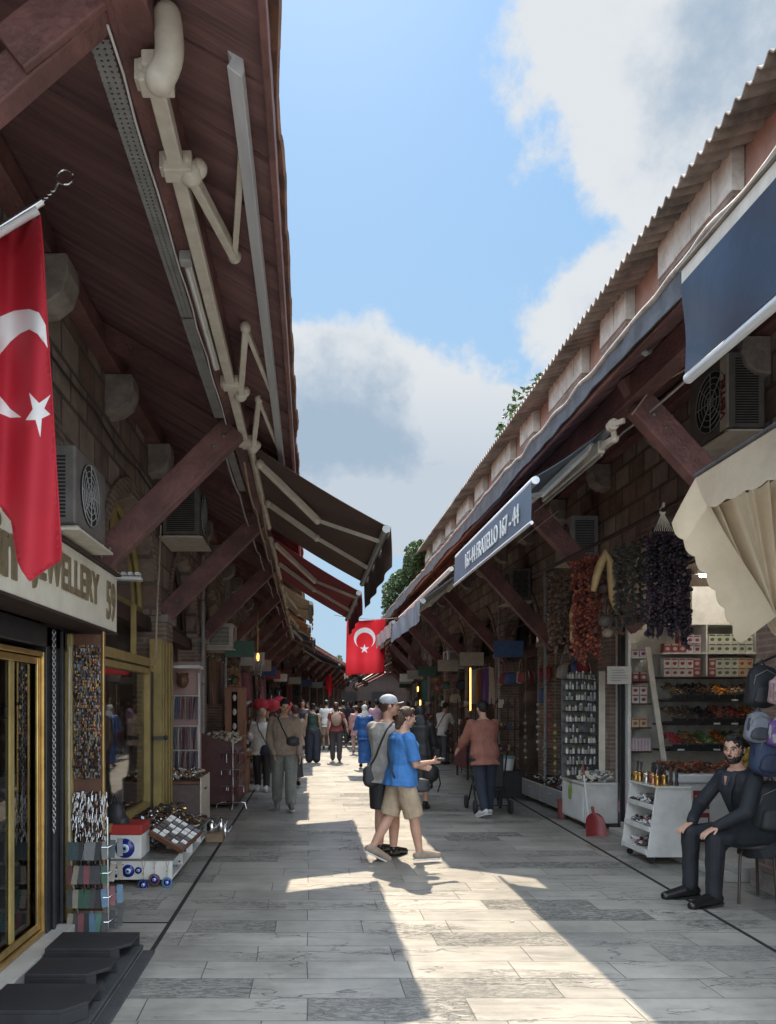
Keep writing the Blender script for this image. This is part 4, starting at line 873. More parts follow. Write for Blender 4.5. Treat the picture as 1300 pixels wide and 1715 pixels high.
def heap(nm, label, cat, x0, x1, y0, y1, z, n, mats, smin, smax, seed=1, hmax=.1):
    r = random.Random(seed); m = MB()
    for _ in range(n):
        x, y = r.uniform(x0, x1), r.uniform(y0, y1); s_ = r.uniform(smin, smax); mi = r.randrange(len(mats)); k = r.random(); zz = z + r.uniform(0, hmax)
        e = Euler((r.uniform(-.6, .6), r.uniform(-.6, .6), r.uniform(0, 3))).to_matrix()
        if k < .4: m.ball((x, y, zz + s_ * .4), s_ * .6, s_ * .5, s_ * .45, 7, mi, rot=e)
        elif k < .75:
            vs = [e @ Vector((a * s_ * .9, b * s_ * .45, c2 * s_ * .16)) + Vector((x, y, zz + s_ * .3)) for a, b, c2 in ((-1, -1, -1), (1, -1, -1), (1, 1, -1), (-1, 1, -1), (-1, -1, 1), (1, -1, 1), (1, 1, 1), (-1, 1, 1))]
            m.add(vs, [(3, 2, 1, 0), (4, 5, 6, 7), (0, 1, 5, 4), (1, 2, 6, 5), (2, 3, 7, 6), (3, 0, 4, 7)], mi)
        else: m.tube([Vector((x, y, zz + s_ * .3)) + e @ Vector((s_ * math.cos(a) * .8, s_ * math.sin(a) * .8, 0)) for a in [q * math.pi / 4 for q in range(9)]], s_ * .12, 5, mi)
    o = tag(m.build(nm, mats, solo=True), label, cat); o['kind'] = 'stuff'; return o
heap('trinkets', 'heap of small silver and leather trinkets on the low white bench', 'trinkets', -1.72, -1.22, 7.15, 9.1, .242, 420, ['silver', 'dark_wood', 'brass', 'black_plastic', 'white_paint', tone(.2, .25, .35), 'brown_wood'], .015, .045, 3, .06)
heap('trinkets', 'bowls and bracelets piled against the yellow window behind the bench', 'trinkets', -1.74, -1.45, 7.1, 8.9, .30, 380, ['silver', 'dark_wood', 'brass', 'black_plastic', 'chrome', 'hair_brown'], .02, .05, 4, .16)
heap('trinkets', 'blue beads stored inside the open side of the white bench', 'trinkets', -1.6, -1.23, 6.8, 9.1, .08, 180, ['evil_blue', 'silver', 'black_plastic', tone(.1, .3, .45)], .012, .03, 5, .05)
t = thing('black_bag', 'black fabric bag slumped against the shop window behind the bench', 'bag', (-1.72, 6.75, .5))
m = MB().ball((-1.72, 6.86, .60), .09, .07, .13, 12).ball((-1.68, 6.88, .54), .08, .08, .08, 10); m.build('body', 'black_plastic', t)
MB().tube([(-1.75, 6.85, .7), (-1.73, 6.83, .78), (-1.69, 6.84, .7)], .008, 6).build('strap', 'black_plastic', t)

# ------------------------------------------------------------ counter, scarves and boxes
t = thing('counter', 'brown counter with cream side panel and goods on top', 'counter', (-1.6, 9.7, .02))
wbox('cabinet', tone(.13, .09, .08, .6), -1.86, 9.32, .02, -1.33, 10.12, .62, t); wbox('side_panel', 'cream_metal', -1.329, 9.33, .02, -1.31, 10.12, .70, t); wbox('top', 'brown_wood', -1.88, 9.29, .621, -1.33, 10.14, .66, t)
MB().box(-1.309, 9.6, .53, -1.30, 9.74, .55).build('handle', 'black_plastic', t)
heap('trinkets', 'tangled bracelets and spoons heaped on the brown counter', 'trinkets', -1.84, -1.36, 9.32, 10.05, .661, 230, ['silver', 'white_paint', 'dark_wood', 'chrome', 'brass'], .015, .045, 6, .09)
t = thing('scarf_rack', 'tall rack with three rails of rolled scarves above the brown counter', 'rack', (-1.7, 10.25, .66))
m = MB()
for z in (1.70, 1.30, .98): m.tube([(-1.93, 10.2, z), (-1.47, 10.2, z)], .008, 6)
m.tube([(-1.93, 10.22, .6), (-1.93, 10.22, 2.0)], .012, 6).tube([(-1.47, 10.22, .6), (-1.47, 10.22, 2.0)], .012, 6); m.build('frame', 'white_paint', t)
wbox('back_board', 'pink_canvas', -1.96, 10.3, .62, -1.45, 10.32, 2.15, t); wbox('shelf', 'white_paint', -1.98, 9.9, 2.05, -1.42, 10.3, 2.09, t)
m = MB().tube([(0, 0, 0), (0, -.012, -.02), (0, 0, -.04), (0, .004, -.30)], [.006, .012, .0135, .011], 7)
proto = tag(m.build('rolled_scarf', tone(.3, .2, .2, .9)), 'x', 'scarf', 'rolled scarves on the rack')
NUM_ = ['first', 'second', 'third', 'fourth', 'fifth', 'sixth', 'seventh', 'eighth', 'ninth', 'tenth', 'eleventh', 'twelfth', 'thirteenth', 'fourteenth', 'fifteenth']
first = True; pal = [(.20, .18, .19), (.10, .05, .05), (.32, .22, .22), (.45, .42, .40), (.24, .07, .08), (.12, .15, .2), (.36, .31, .26), (.06, .06, .07)]
for r_, z in enumerate((1.69, 1.29, .97)):
    for i in range(15):
        o = proto if first else proto.copy()
        if not first: COL.objects.link(o)
        if not first: o.data = proto.data.copy(); o.data.materials[0] = tone(*rr.choice(pal), .9)
        first = False; o.location = (-1.92 + i * .031, 10.19 + rr.uniform(-.01, .01), z); o.rotation_euler = (0, rr.uniform(-.06, .06) + (.012 * (i - 7)), rr.uniform(0, 3))
        o['label'] = 'rolled scarf, %s from the left on the %s rail of the scarf rack' % (NUM_[i], ['top', 'middle', 'bottom'][r_]); o['group'] = ['scarves on the top rail', 'scarves on the middle rail', 'scarves on the bottom rail'][r_]
t = thing('mask_ornament', 'small carved wooden mask on the shelf above the scarves', 'ornament', (-1.7, 10.1, 1.8))
m = MB().ball((-1.66, 10.08, 1.90), .085, .06, .10, 12).ball((-1.66, 10.02, 1.87), .03, .03, .025, 8).ball((-1.72, 10.06, 1.98), .025, n=8).ball((-1.60, 10.06, 1.98), .025, n=8); m.build('face', 'brown_wood', t)
t = thing('storage_box', 'brown cardboard box with silver teapots on it beside the lane', 'box', (-1.13, 8.9, .0))
wbox('carton', tone(.30, .20, .13, .9), -1.20, 8.86, .004, -1.0, 9.1, .10, t)
for i, (x, y, r) in enumerate(((-1.14, 8.95, .055), (-1.04, 9.03, .045), (-1.02, 9.25, .05))):
    z0 = .102 if i < 2 else .004; t = thing('teapot', ['chequered silver pot standing on the brown carton', 'plain silver teapot at the back of the brown carton', 'silver teapot on the ground behind the brown carton'][i], 'teapot', (x, y, z0))
    MB().lathe([(r * .8, 0), (r, .03), (r, .10), (r * .6, .13), (r * .3, .14), (0.001, .155)], (x, y, z0), 14).build('pot', 'chrome', t)
    MB().tube([(x + r * .9, y, z0 + .05), (x + r * 1.5, y, z0 + .1), (x + r * 1.7, y, z0 + .13)], [.012, .008, .006], 6).build('spout', 'chrome', t); MB().ball((x, y, z0 + .16), .01).build('knob', 'black_plastic', t)
# dark red drawer cabinet and chrome rack
t = thing('drawer_cabinet', 'dark red wooden counter with sloping top beside a chrome rack', 'cabinet', (-1.4, 12.2, 0))
m = MB().prism([(-1.68, 11.95, .03), (-1.12, 11.95, .03), (-1.12, 11.95, .86), (-1.30, 11.95, 1.0), (-1.68, 11.95, 1.14)], (0, 1.3, 0)); m.build('carcass', tone(.11, .035, .032, .5), t, bev=.006)
for i in range(4): wbox('drawer', tone(.13, .045, .038, .45), -1.119, 12.0, .08 + i * .19, -1.105, 13.2, .24 + i * .19, t)
heap('trinkets', 'pale ornaments lined up on the sloping top of the dark red counter', 'trinkets', -1.62, -1.14, 11.97, 13.1, .98, 150, ['white_paint', 'silver', 'sign_cream', 'brass'], .02, .05, 8, .14)
t = thing('chrome_rack', 'chrome garment rack with splayed feet in front of the dark red counter', 'rack', (-1.15, 11.7, 0))
m = MB().tube([(-1.17, 11.75, .08), (-1.17, 11.75, 1.05)], .012, 8).tube([(-1.42, 11.7, .015), (-1.40, 11.7, .09), (-1.15, 11.74, .10), (-.98, 11.7, .09), (-.96, 11.7, .0)], .014, 8).tube([(-1.17, 11.5, .0), (-1.17, 11.75, .09), (-1.17, 12, 0)], .012, 8)
for z in (.35, .6, .85): m.tube([(-1.35, 11.72, z), (-1.0, 11.72, z)], .006, 6)
m.build('frame', 'chrome', t)
m = MB()
for z in (.33, .58, .83):
    for i in range(14): x = -1.34 + i * .026; m.tube([(x, 11.70, z), (x + .004, 11.69, z - rr.uniform(.05, .13))], .006, 5, rr.randrange(3))
o = m.build('trinkets', ['dark_wood', 'silver', tone(.3, .05, .08)], t); o['kind'] = 'stuff'
t = thing('wooden_cabinet', 'tall orange wooden cabinet with glass front on the left side', 'cabinet', (-1.3, 13.6, .0))
wbox('carcass', 'orange_wood', -1.48, 13.45, .62, -1.14, 13.9, 1.88, t); wbox('base', 'orange_wood', -1.5, 13.43, .02, -1.1, 14.1, .6, t); wbox('glass_door', 'glass_dark', -1.36, 13.435, .72, -1.26, 13.446, 1.8, t)
for z in (.95, 1.2, 1.45, 1.7): MB().ball((-1.31, 13.43, z), .035, .02, .06, 8).build('figurine', 'white_paint', t)
t = thing('wooden_table', 'low orange wooden stand with shelf further along the left side', 'stand', (-1.1, 15.5, 0))
wbox('top', 'orange_wood', -1.42, 15.3, .52, -.98, 16.1, .56, t); wbox('shelf', 'orange_wood', -1.40, 15.32, .22, -1.0, 16.08, .25, t)
for x in (-1.4, -1.02):
    for y in (15.33, 16.05): wbox('leg', 'orange_wood', x - .02, y - .02, 0, x + .02, y + .02, .52, t)
heap('trinkets', 'glass trinkets on the low orange stand', 'trinkets', -1.4, -1.0, 15.3, 16.0, .562, 80, ['silver', 'white_paint', 'brass'], .02, .05, 12, .1)
# lobed red parasols
for i, (px, py, r) in enumerate(((437, 1180, .16), (455, 1181, .17), (468, 1176, .16), (479, 1183, .15))):
    q = P(px, py, 16.8 + .3 * i); t = thing('red_lantern', ['leftmost red fabric lantern over the crowd', 'red fabric lantern second from the left over the crowd', 'red fabric lantern third from the left over the crowd', 'rightmost red fabric lantern over the crowd'][i], 'lantern', tuple(q), group='red lanterns')
    m = MB(); n = 36
    vs = []; fs = []
    for a in range(9):
        ph = math.pi * a / 8
        for b2 in range(n): th_ = 2 * math.pi * b2 / n; rr2 = r * math.sin(ph) * (1 + .13 * abs(math.cos(th_ * 3))); vs.append((q.x + rr2 * math.cos(th_), q.y + rr2 * math.sin(th_), q.z - r * .85 * math.cos(ph)))
    for a in range(8):
        for b2 in range(n): fs.append((a * n + b2, a * n + (b2 + 1) % n, (a + 1) * n + (b2 + 1) % n, (a + 1) * n + b2))
    m.add(vs, fs, 0, True); m.build('shade', tone(.50, .03, .05, .7), t); MB().tube([(q.x, q.y, q.z + r * .8), (q.x, q.y, q.z + r * 1.4)], .008, 5).build('cord', 'white_paint', t)

# ------------------------------------------------------------ black steps on the grey mat
tag(MB().box(-1.60, 3.1, .004, -1.08, 5.02, .035).build('rubber_mat', 'mat_grey', solo=True, bev=.008), 'long dark grey rubber mat under three black step blocks', 'mat')
tag(MB().box(-1.07, 3.1, .004, -.99, 4.95, .02).build('ramp_edge', 'mat_grey', solo=True, bev=.006), 'narrow dark strip along the rubber mat edge', 'ramp')
for lab, y0, y1, x0, x1, o_ in (('black hollow step block farthest from the camera on the mat', 4.66, 5.0, -1.60, -1.10, 1), ('middle black step block on the mat, notched at one corner', 4.22, 4.50, -1.56, -1.12, 1), ('nearest black step block at the bottom left corner', 3.72, 4.08, -1.60, -1.10, 0)):
    t = thing('step_block', lab, 'step', ((x0 + x1) / 2, (y0 + y1) / 2, .036))
    m = MB().prism([(x0, y0, .10), (x1 - .10, y0, .10), (x1, y0 + .12, .10), (x1, y1, .10), (x0, y1, .10)], (0, 0, .02)).prism([(x0, y0, .037), (x1 - .10, y0, .037), (x1 - .102, y0 + .02, .037), (x0, y0 + .02, .037)], (0, 0, .063))
    m.prism([(x1 - .10, y0, .037), (x1 - (.06 if o_ else 0), y0 + (.05 if o_ else .12), .037), (x1 - (.07 if o_ else .02), y0 + (.065 if o_ else .13), .037), (x1 - .115, y0 + .015, .037)], (0, 0, .063)).box(x0, y1 - .02, .037, x1, y1, .0999).box(x0, y0 + .021, .037, x0 + .02, y1 - .021, .0999); m.build('shell', 'rubber_black', t, bev=.003)
    wbox('core', 'shade_dark', x0 + .03, y0 + .03, .037, x1 - .14, y1 - .03, .099, t, 0)
# ------------------------------------------------------------ right awnings
t = thing('folded_awning', 'navy awning with deep glossy valance hanging from a cream bar at the right edge', 'awning', (2.0, 2.8, 3.8))
MB().box(1.97, 1.4, 3.80, 2.07, 4.10, 3.90).build('cassette', 'cream_metal', t, bev=.01); MB().box(1.955, 1.4, 3.905, 2.08, 4.12, 3.915).build('flashing', 'membrane_edge', t)
def f(u, v): return Vector((1.962 + .022 * v + v * (1 - v) * 4 * .016 * math.sin(u * 19 + v * 2), 1.4 + 2.68 * u, 3.81 - .47 * v))
MB().sheet(f, 70, 10, th=.003).build('valance', 'navy_canvas', t)
MB().tube([(2.01, 1.4, 3.325), (2.01, 4.10, 3.325)], .028, 12).build('bottom_bar', 'bright_alloy', t)
fr_a = awning('open_awning', 'slate blue awning with white shop lettering on its valance', 'slate_canvas', 2.50, 3.88, 1.86, 3.44, 6.36, 9.72, arms=((.1, .5), (.85, .5)), val=0, nb='bright_alloy')
def f(u, v): return Vector((1.822 + .012 * math.sin(u * 21 + v * 2) * (.3 + abs(u - .5)) * (1 - v), 6.36 + 3.36 * u, 3.42 - .34 * v))
MB().sheet(f, 60, 6, th=.003).build('valance', 'slate_canvas', fr_a); MB().tube([(1.822, 6.34, 3.085), (1.822, 9.74, 3.085)], .016, 8).build('hem_bar', 'bright_alloy', fr_a)
m = MB(); fit_text(m, '167-44 FRATELLO 167 - 44', (1.803, 8.95, 3.16), (0, -1, 0), (0, 0, 1), 2.28, .17, .004, .006); m.build('lettering', 'white_plastic', fr_a)
awning('open_awning', 'orange awning half open high on the right beyond the lettered one', 'orange_canvas', 2.50, 3.90, 2.0, 3.50, 10.9, 17.2, arms=((.2, .5),), val=.0)
awning('open_awning', 'awning with grey striped valance reaching out over the right side', 'grey_canvas', 2.50, 3.72, 1.46, 2.92, 9.95, 13.5, arms=((.15, .5), (.8, .5)), val=.28)
awning('open_awning', 'pale pink awning beside the hanging flag', 'pink_canvas', 2.50, 3.72, 1.50, 3.05, 13.8, 17.0, arms=((.2, .5), (.8, .5)), val=.26)
awning('open_awning', 'dark awning on the right just before the bend', 'brown_canvas', 2.50, 3.62, 1.75, 3.10, 17.6, 21, arms=((.2, .5),), val=.22)
awning('open_awning', 'cream awning on the right at the bend', 'cream_canvas', 2.50, 3.62, 1.7, 3.0, 21.4, 25, arms=((.2, .5),), val=.22)
t = thing('awning_arm', 'long cream awning arm with round elbow joint under the right eaves', 'awning arm', (2.45, 7.2, 3.75))
a, b_ = P(912, 832, 8.1), P(1008, 748, 6.5); MB().bar(a, b_, .06, .11).build('beam', 'cream_metal', t, bev=.008); MB().bar(a + Vector((0, 0, -.07)), b_ + Vector((0, 0, -.07)), .02, .02).build('slide', 'grey_plastic', t)
e = P(1030, 735, 6.3); g = P(1026, 712, 6.2); h = P(1046, 704, 6.1); m = MB().bar(b_, e, .05, .05).bar(e, g, .04, .045).ball(e, .035).lathe([(.045, -.03), (.045, .03)], g, 14, ax=(0, 1, 0)).bar(g, h, .03, .04); m.build('elbow', 'cream_metal', t, bev=.005)
tag(MB().tube([P(930, 805, 7.9), P(970, 770, 7.2), P(990, 742, 6.9)], .006, 5).tube([P(868, 908, 9.6), P(936, 855, 8.6)], .006, 5).tube([P(1058, 695, 6.0), P(1090, 652, 5.95), P(1160, 612, 5.9)], .007, 5).build('cable', 'cable', solo=True), 'thin cables strung under the right eaves near the cream arm', 'cable')
tag(MB().tube([P(1078, 545, 5.6) + Vector((0, 0, .0)), P(1066, 560, 5.58), P(1066, 580, 5.56), P(1082, 592, 5.55), P(1088, 588, 5.6)], .022, 8).build('pipe', 'grey_plastic', solo=True), 'short grey conduit bent over the felt edge of the right eaves', 'pipe')

# ------------------------------------------------------------ cream canopy with curtain
t = thing('canopy', 'large cream canopy with scalloped edge and gathered curtain at the right edge', 'canopy', (2.9, 4.9, 2.0))
def lerp4(a, b, c_, d, u, v): return (a.lerp(b, u)).lerp(d.lerp(c_, u), v)
A, B_, C_, D_ = P(1165, 801, 5.2), P(1300, 716, 4.35), P(1300, 796, 4.2), P(1186, 848, 5.05); A2, B2 = A + (A - B_) * .0, A + (B_ - A) * 3.2; C2 = D_ + (C_ - D_) * 3.2
def f(u, v): p = lerp4(A, B2, C2, D_, u, v); return p + Vector((0, 0, -(.02 * abs(math.sin(u * 34)) if v > .99 else 0) - .02 * math.sin(v * 3)))
MB().sheet(f, 90, 6, th=.004).build('roof_panel', 'cream_canvas', t)
MB().tube([A + Vector((0, 0, .02)), B2 + Vector((0, 0, .02))], .014, 8).build('top_rod', 'membrane', t)
q = [P(1165, 801, 5.2), P(1188, 846, 5.05), P(1292, 1036, 5.3), P(1240, 1080, 5.25), P(1127, 878, 5.12)]
def f(u, v):                           # end panel sweeping down, scalloped on its outer side
    top = q[0].lerp(q[1], min(1, u * 6)) if u < 1 / 6 else q[1].lerp(q[2], (u - 1 / 6) * 6 / 5)
    lo = q[4].lerp(q[3], u); w = top.lerp(lo, v); dirn = (lo - top).normalized(); sc = .025 * abs(math.sin(u * math.pi * 7)) * v ** 6
    return w + dirn * (sc - .02) + Vector((0, .03 * math.sin(u * 5 + v * 2), 0))
MB().sheet(f, 84, 14, th=.004).build('end_panel', 'cream_canvas', t)
def f(u, v):                           # curtain gathered to the wall
    a = P(1188, 850, 5.12).lerp(P(1330, 790, 4.9), u); b = P(1300, 1062, 5.45).lerp(P(1316, 1040, 5.4), u)
    p = a.lerp(b, v ** 1.0); return p + Vector((0, .05 * math.sin(u * 30 + 3.5 * math.sin(u * 7) + v * .8) * (1 - .7 * v) + .03 * math.sin(u * 11 + v * 2), .01 * math.sin(u * 46 + 1)))
MB().sheet(f, 130, 16, th=.003).build('curtain', 'cream_canvas', t)
MB().tube([P(1300, 1062, 5.5), P(1316, 1040, 5.4), P(1330, 1000, 5.4)], .02, 8).build('tie', 'cream_canvas', t)

# ------------------------------------------------------------ air conditioners on the right
ac = aircon('air conditioner with red maker letters high behind the navy valance', 3.62, 3.93, 6.66, 7.36, 3.98, 4.64, 1, 'ac_body')
m = MB().box(3.612, 6.67, 3.99, 3.618, 6.80, 4.63); m.build('badge_strip', 'cream_metal', ac)
m = MB(); fit_text(m, 'VESTEL', (3.609, 6.70, 4.08), (0, 0, 1), (0, 1, 0), .38, .075, .003, .02)
m.v = [Vector((v.x - .004, v.y, v.z)) for v in m.v]; m.build('lettering', tone(.16, .02, .02), ac)
aircon('pale air conditioner on the right wall above the dried peppers', 3.56, 3.93, 10.5, 11.2, 3.62, 4.16, 1, 'grey_plastic')
aircon('dusty air conditioner behind the lettered slate awning', 3.56, 3.93, 13.7, 14.4, 3.45, 4.0, 1, 'galvanised')
aircon('small white air conditioner low on the right wall beyond the third brace', 3.50, 3.93, 19.6, 20.3, 2.55, 2.95, 1, 'white_paint')

# ------------------------------------------------------------ spice shop
t = thing('shelf_unit', 'wide shelving in the spice shop behind the seated man', 'shelf', (4.7, 9.75, .13))
K = 134.0
def sx(px): return (px - 519) / K
def sz(py): return 1.6 - (py - 1178) / K
for z in (2.60, 2.235, 1.935, 1.64, 1.345, 1.02): wbox('shelf', 'white_paint' if z > 2 else 'dark_wood', 4.42, 9.66, z - .018, 5.62, 9.96, z, t, .002)
wbox('back', 'pale_stone', 3.95, 9.962, .13, 5.64, 9.972, 2.62, t, 0)
for x in (3.99, 5.62): wbox('upright', 'white_paint', x - .02, 9.63, .13, x + .02, 9.96, 2.62, t)
wbox('divider', 'white_paint', 4.955, 9.65, 1.936, 4.975, 9.95, 2.58, t)
for z in (2.18, 1.88, 1.60, 1.30, 1.0, .7): wbox('side_shelf', 'dark_wood' if z < 2 else 'white_paint', 4.01, 9.66, z - .015, 4.28, 9.96, z, t, .002)
MB().bar((4.20, 9.60, 2.30), (4.42, 9.55, .62), .035, .06).build('slanted_board', 'cream_metal', t)
wbox('shop_light_panel', 'white_paint', 4.9, 9.9, 2.62, 5.6, 9.95, 3.1, t)
tag(MB().box(3.905, 9.70, .02, 3.96, 9.80, 2.6).build('black_post', 'black_metal', solo=True, bev=.005), 'black post between the perfume stand and spice shelves', 'post')
# tea cartons
def carton(w, h, col, pic):
    t = thing('tea_carton', 'x', 'carton', (0, 0, 0), group='tea cartons on the spice shelves')
    MB().box(-w / 2, -.05, 0, w / 2, .05, h).build('box', tone(*col, .5), t, local=True, bev=.002)
    MB().lathe([(w * .30, 0), (w * .30, .003)], (0, -.0505, h * .42), 10, ax=(0, -1, 0), sy=.8).build('picture', tone(*pic, .5), t, local=True)
    MB().box(-w * .42, -.0535, h * .8, w * .42, -.0502, h * .93).build('band', tone(*pic, .5), t, local=True); return t
cps = [carton(.088, .115, (.62, .60, .56), (.30, .05, .05)), carton(.088, .115, (.60, .57, .50), (.10, .16, .05)), carton(.088, .115, (.30, .08, .08), (.55, .50, .45)), carton(.088, .115, (.58, .46, .30), (.35, .10, .06)), carton(.088, .10, (.60, .55, .55), (.22, .05, .10))]
names = ['white tea carton with red fruit picture', 'cream tea carton with green leaf picture', 'dark red tea carton with pale picture', 'tan tea carton with red picture', 'pale tea carton with plum picture']
used = [False] * 5; nn_ = {}; ORD2 = ['first', 'second', 'third', 'fourth', 'fifth', 'sixth', 'seventh', 'eighth', 'ninth', 'tenth', 'eleventh', 'twelfth', 'thirteenth', 'fourteenth', 'fifteenth', 'sixteenth']
def put(k, x, y, z, wh):
    nn_[(k, wh)] = nn_.get((k, wh), -1) + 1; lab = names[k] + ', ' + ORD2[nn_[(k, wh)]] + ' ' + wh
    if not used[k]: used[k] = True; o = cps[k]; o.location = (x, y, z)
    else: o = copy_tree(cps[k], (x, y, z), rr.uniform(-.04, .04))
    o['label'] = lab; o['group'] = wh
rr = random.Random(12)
for z, wh in ((2.236, 'on the top spice shelf'), (2.352, 'stacked second high on the top spice shelf'), (1.936, 'on the second spice shelf'), (2.052, 'stacked second high on the second spice shelf')):
    x = 4.48; i = 0
    while x < 5.58:
        if not (4.90 < x < 5.03):
            k = (0 if i < 4 else 2 if i < 7 else 1 if i < 10 else 3) if z < 2.2 else (2 if i < 3 else 4 if i < 6 else 1)
            if not (z > 2.3 and x < 4.6): put(k, x, 9.72, z, wh)
        x += .0935; i += 1
for z, n, k in ((2.181, 2, 4), (1.881, 2, 2), (1.601, 2, 0), (1.715, 2, 0), (1.301, 2, 3)):
    for i in range(n): put(k, 4.08 + i * .10, 9.72, z, 'in the side column of the spice shelves')
m = MB()
for i in range(12): m.box(4.03 + i * .0205, 9.68, 1.002, 4.03 + i * .0205 + .017, 9.80, 1.16, i % 2)
tag(m.build('soap_packs', [tone(.60, .38, .42), tone(.66, .60, .60)], solo=True), 'row of pink and white soap packs in the side column', 'soap packs')
# bins of dried fruit
rows = [(1.66, ['tan dried figs', (.20, .13, .06)], ['nearly black dried plums', (.035, .022, .02)], ['dark brown dates', (.10, .045, .02)], ['bright orange dried apricots', (.62, .24, .03)], ['pale mixed nuts', (.34, .25, .15)], ['brown dried pears', (.22, .14, .08)]),
        (1.37, ['mottled brown nuts', (.20, .12, .07)], ['grey brown seeds', (.14, .10, .07)], ['dark purple berries', (.05, .025, .04)], ['reddish brown fruit slices', (.38, .11, .05)], ['deep red dried fruit', (.42, .06, .04)], ['orange peel slices', (.62, .24, .04)]),
        (1.05, ['scarlet jellies', (.55, .05, .05)], ['golden brown raisins', (.42, .20, .06)], ['green and white sweets', (.22, .32, .10)], ['orange fruit paste', (.65, .21, .04)], ['dark green jellies', (.07, .11, .04)], ['yellow dried slices', (.42, .27, .07)])]
for z, *bins in rows:
    for i, (nm, cl) in enumerate(bins):
        x = 4.46 + i * .195; t = thing('fruit_bin', 'slanted clear bin of %s on the %s bin shelf' % (nm, {1.66: 'upper', 1.37: 'middle', 1.05: 'lower'}[z]), 'bin', (x + .09, 9.6, z), group='fruit bins')
        m = MB().box(x + .004, 9.50, z, x + .183, 9.505, z + .045).box(x + .003, 9.51, z - .004, x + .185, 9.9, z); m.build('tray', 'black_plastic', t)
        m = MB(); r2 = random.Random(i + int(z * 100))
        c1, c2_ = cl, tuple(v * .55 for v in cl); c3_ = tuple(min(1, v * 1.5 + .03) for v in cl)
        for _ in range(70):
            px_, py_ = r2.uniform(x + .01, x + .175), r2.uniform(9.52, 9.86); zz = z + .03 + (py_ - 9.5) * .36 + r2.uniform(-.01, .02) + .03 * math.sin((px_ - x) / .185 * math.pi)
            m.ball((px_, py_, zz), r2.uniform(.012, .024), r2.uniform(.010, .018), r2.uniform(.008, .014), 6, r2.randrange(3), rot=Euler((r2.uniform(-1, 1), r2.uniform(-1, 1), r2.uniform(0, 3))).to_matrix())
        o = m.build('fruit', [tone(*c1, .45), tone(*c2_, .45), tone(*c3_, .45)], t); o['kind'] = 'stuff'
    tag(MB().box(4.43, 9.485, z - .035, 5.60, 9.498, z - .004).build('price_rail', 'black_plastic', solo=True), 'black price rail under the %s row of fruit bins' % {1.66: 'upper', 1.37: 'middle', 1.05: 'lower'}[z], 'rail')
    for i in range(5):
        if rr.random() < .6: tag(MB().box(4.52 + i * .22, 9.478, z - .03, 4.60 + i * .22, 9.484, z - .008).build('price_tag', 'white_plastic', solo=True), 'small white price tag, %s of five places from the left on the %s fruit rail' % (['first', 'second', 'third', 'fourth', 'fifth'][i], {1.66: 'upper', 1.37: 'middle', 1.05: 'lower'}[z]), 'price tag', 'price tags %d' % int(z * 100))
# produce table
t = thing('white_counter', 'white counter with red framed notices beside the seated man', 'counter', (4.35, 8.5, .13))
wbox('body', 'white_paint', 3.98, 8.32, .13, 4.85, 8.95, .74, t); wbox('tub', 'white_plastic', 3.93, 8.28, .741, 4.6, 8.9, .84, t, .02)
for z0 in (.46, .22):
    n_ = MB().box(4.13, 8.308, z0, 4.30, 8.317, z0 + .2).build('notice_frame', tone(.34, .04, .05, .5), t); MB().box(4.15, 8.300, z0 + .03, 4.28, 8.307, z0 + .15).build('notice_paper', 'white_plastic', n_)
heap('dried_sticks', 'heap of dried root sticks and petals on the white counter', 'dried roots', 3.96, 4.56, 8.32, 8.85, .842, 170, ['brown_wood', 'dark_wood', tone(.30, .08, .05), 'hair_ginger'], .03, .06, 21, .08)
heap('orange_slices', 'heap of orange and yellow dried slices behind the seated man', 'dried fruit', 4.62, 5.3, 8.4, 8.9, .80, 170, [tone(.5, .20, .04), tone(.40, .09, .04), tone(.55, .36, .07), tone(.30, .16, .06)], .03, .055, 22, .12)
wb = tag(MB().box(4.60, 8.33, .13, 5.4, 8.95, .79).build('crate_stand', 'white_paint', solo=True, bev=.01), 'pale stand carrying the orange dried slices', 'stand')
tag(MB().tube([P(1254, 1262, 8.3), P(1250, 1290, 8.3)], .03, 8).ball(P(1258, 1258, 8.3), .05, n=10).ball(P(1250, 1268, 8.3), .055, n=10).build('yellow_bag', tone(.55, .36, .04), solo=True), 'bright yellow packet standing behind the seated man', 'packet')

# rolling cart
t = thing('display_cart', 'pale tapered display cart on castors with three open shelves', 'cart', (3.6, 7.95, .05))
def cx(z, a): return 3.40 - .06 * (.75 - z) / .7 + a          # the open side leans
m = MB()
for y0_, y1_ in ((7.62, 7.64), (8.24, 8.26)): m = MB().prism([(3.33, y0_, .08), (3.82, y0_, .08), (3.76, y0_, .76), (3.42, y0_, .76)], (0, y1_ - y0_, 0)); m.build('side_panel', 'white_paint', t, bev=.003)
for z, a in ((.76, .0), (.55, -.02), (.33, -.05), (.10, -.08)): wbox('shelf', 'white_paint', 3.42 + a, 7.641 if z < .7 else 7.60, z, 3.76, 8.239 if z < .7 else 8.28, z + .02, t, .003); wbox('lip', 'white_paint', 3.405 + a, 7.641, z - .005, 3.419 + a, 8.239, z + .045, t, .003) if z < .7 else None
wbox('back', 'white_paint', 3.70, 7.64, .1, 3.715, 8.24, .75, t, 0)
for x, y in ((3.40, 7.68), (3.76, 7.68), (3.40, 8.2)): MB().lathe([(.03, -.012), (.03, .012)], (x, y, .032), 12, ax=(0, 1, 0)).box(x - .015, y - .015, .03, x + .015, y + .015, .085).build('castor', 'black_plastic', t)
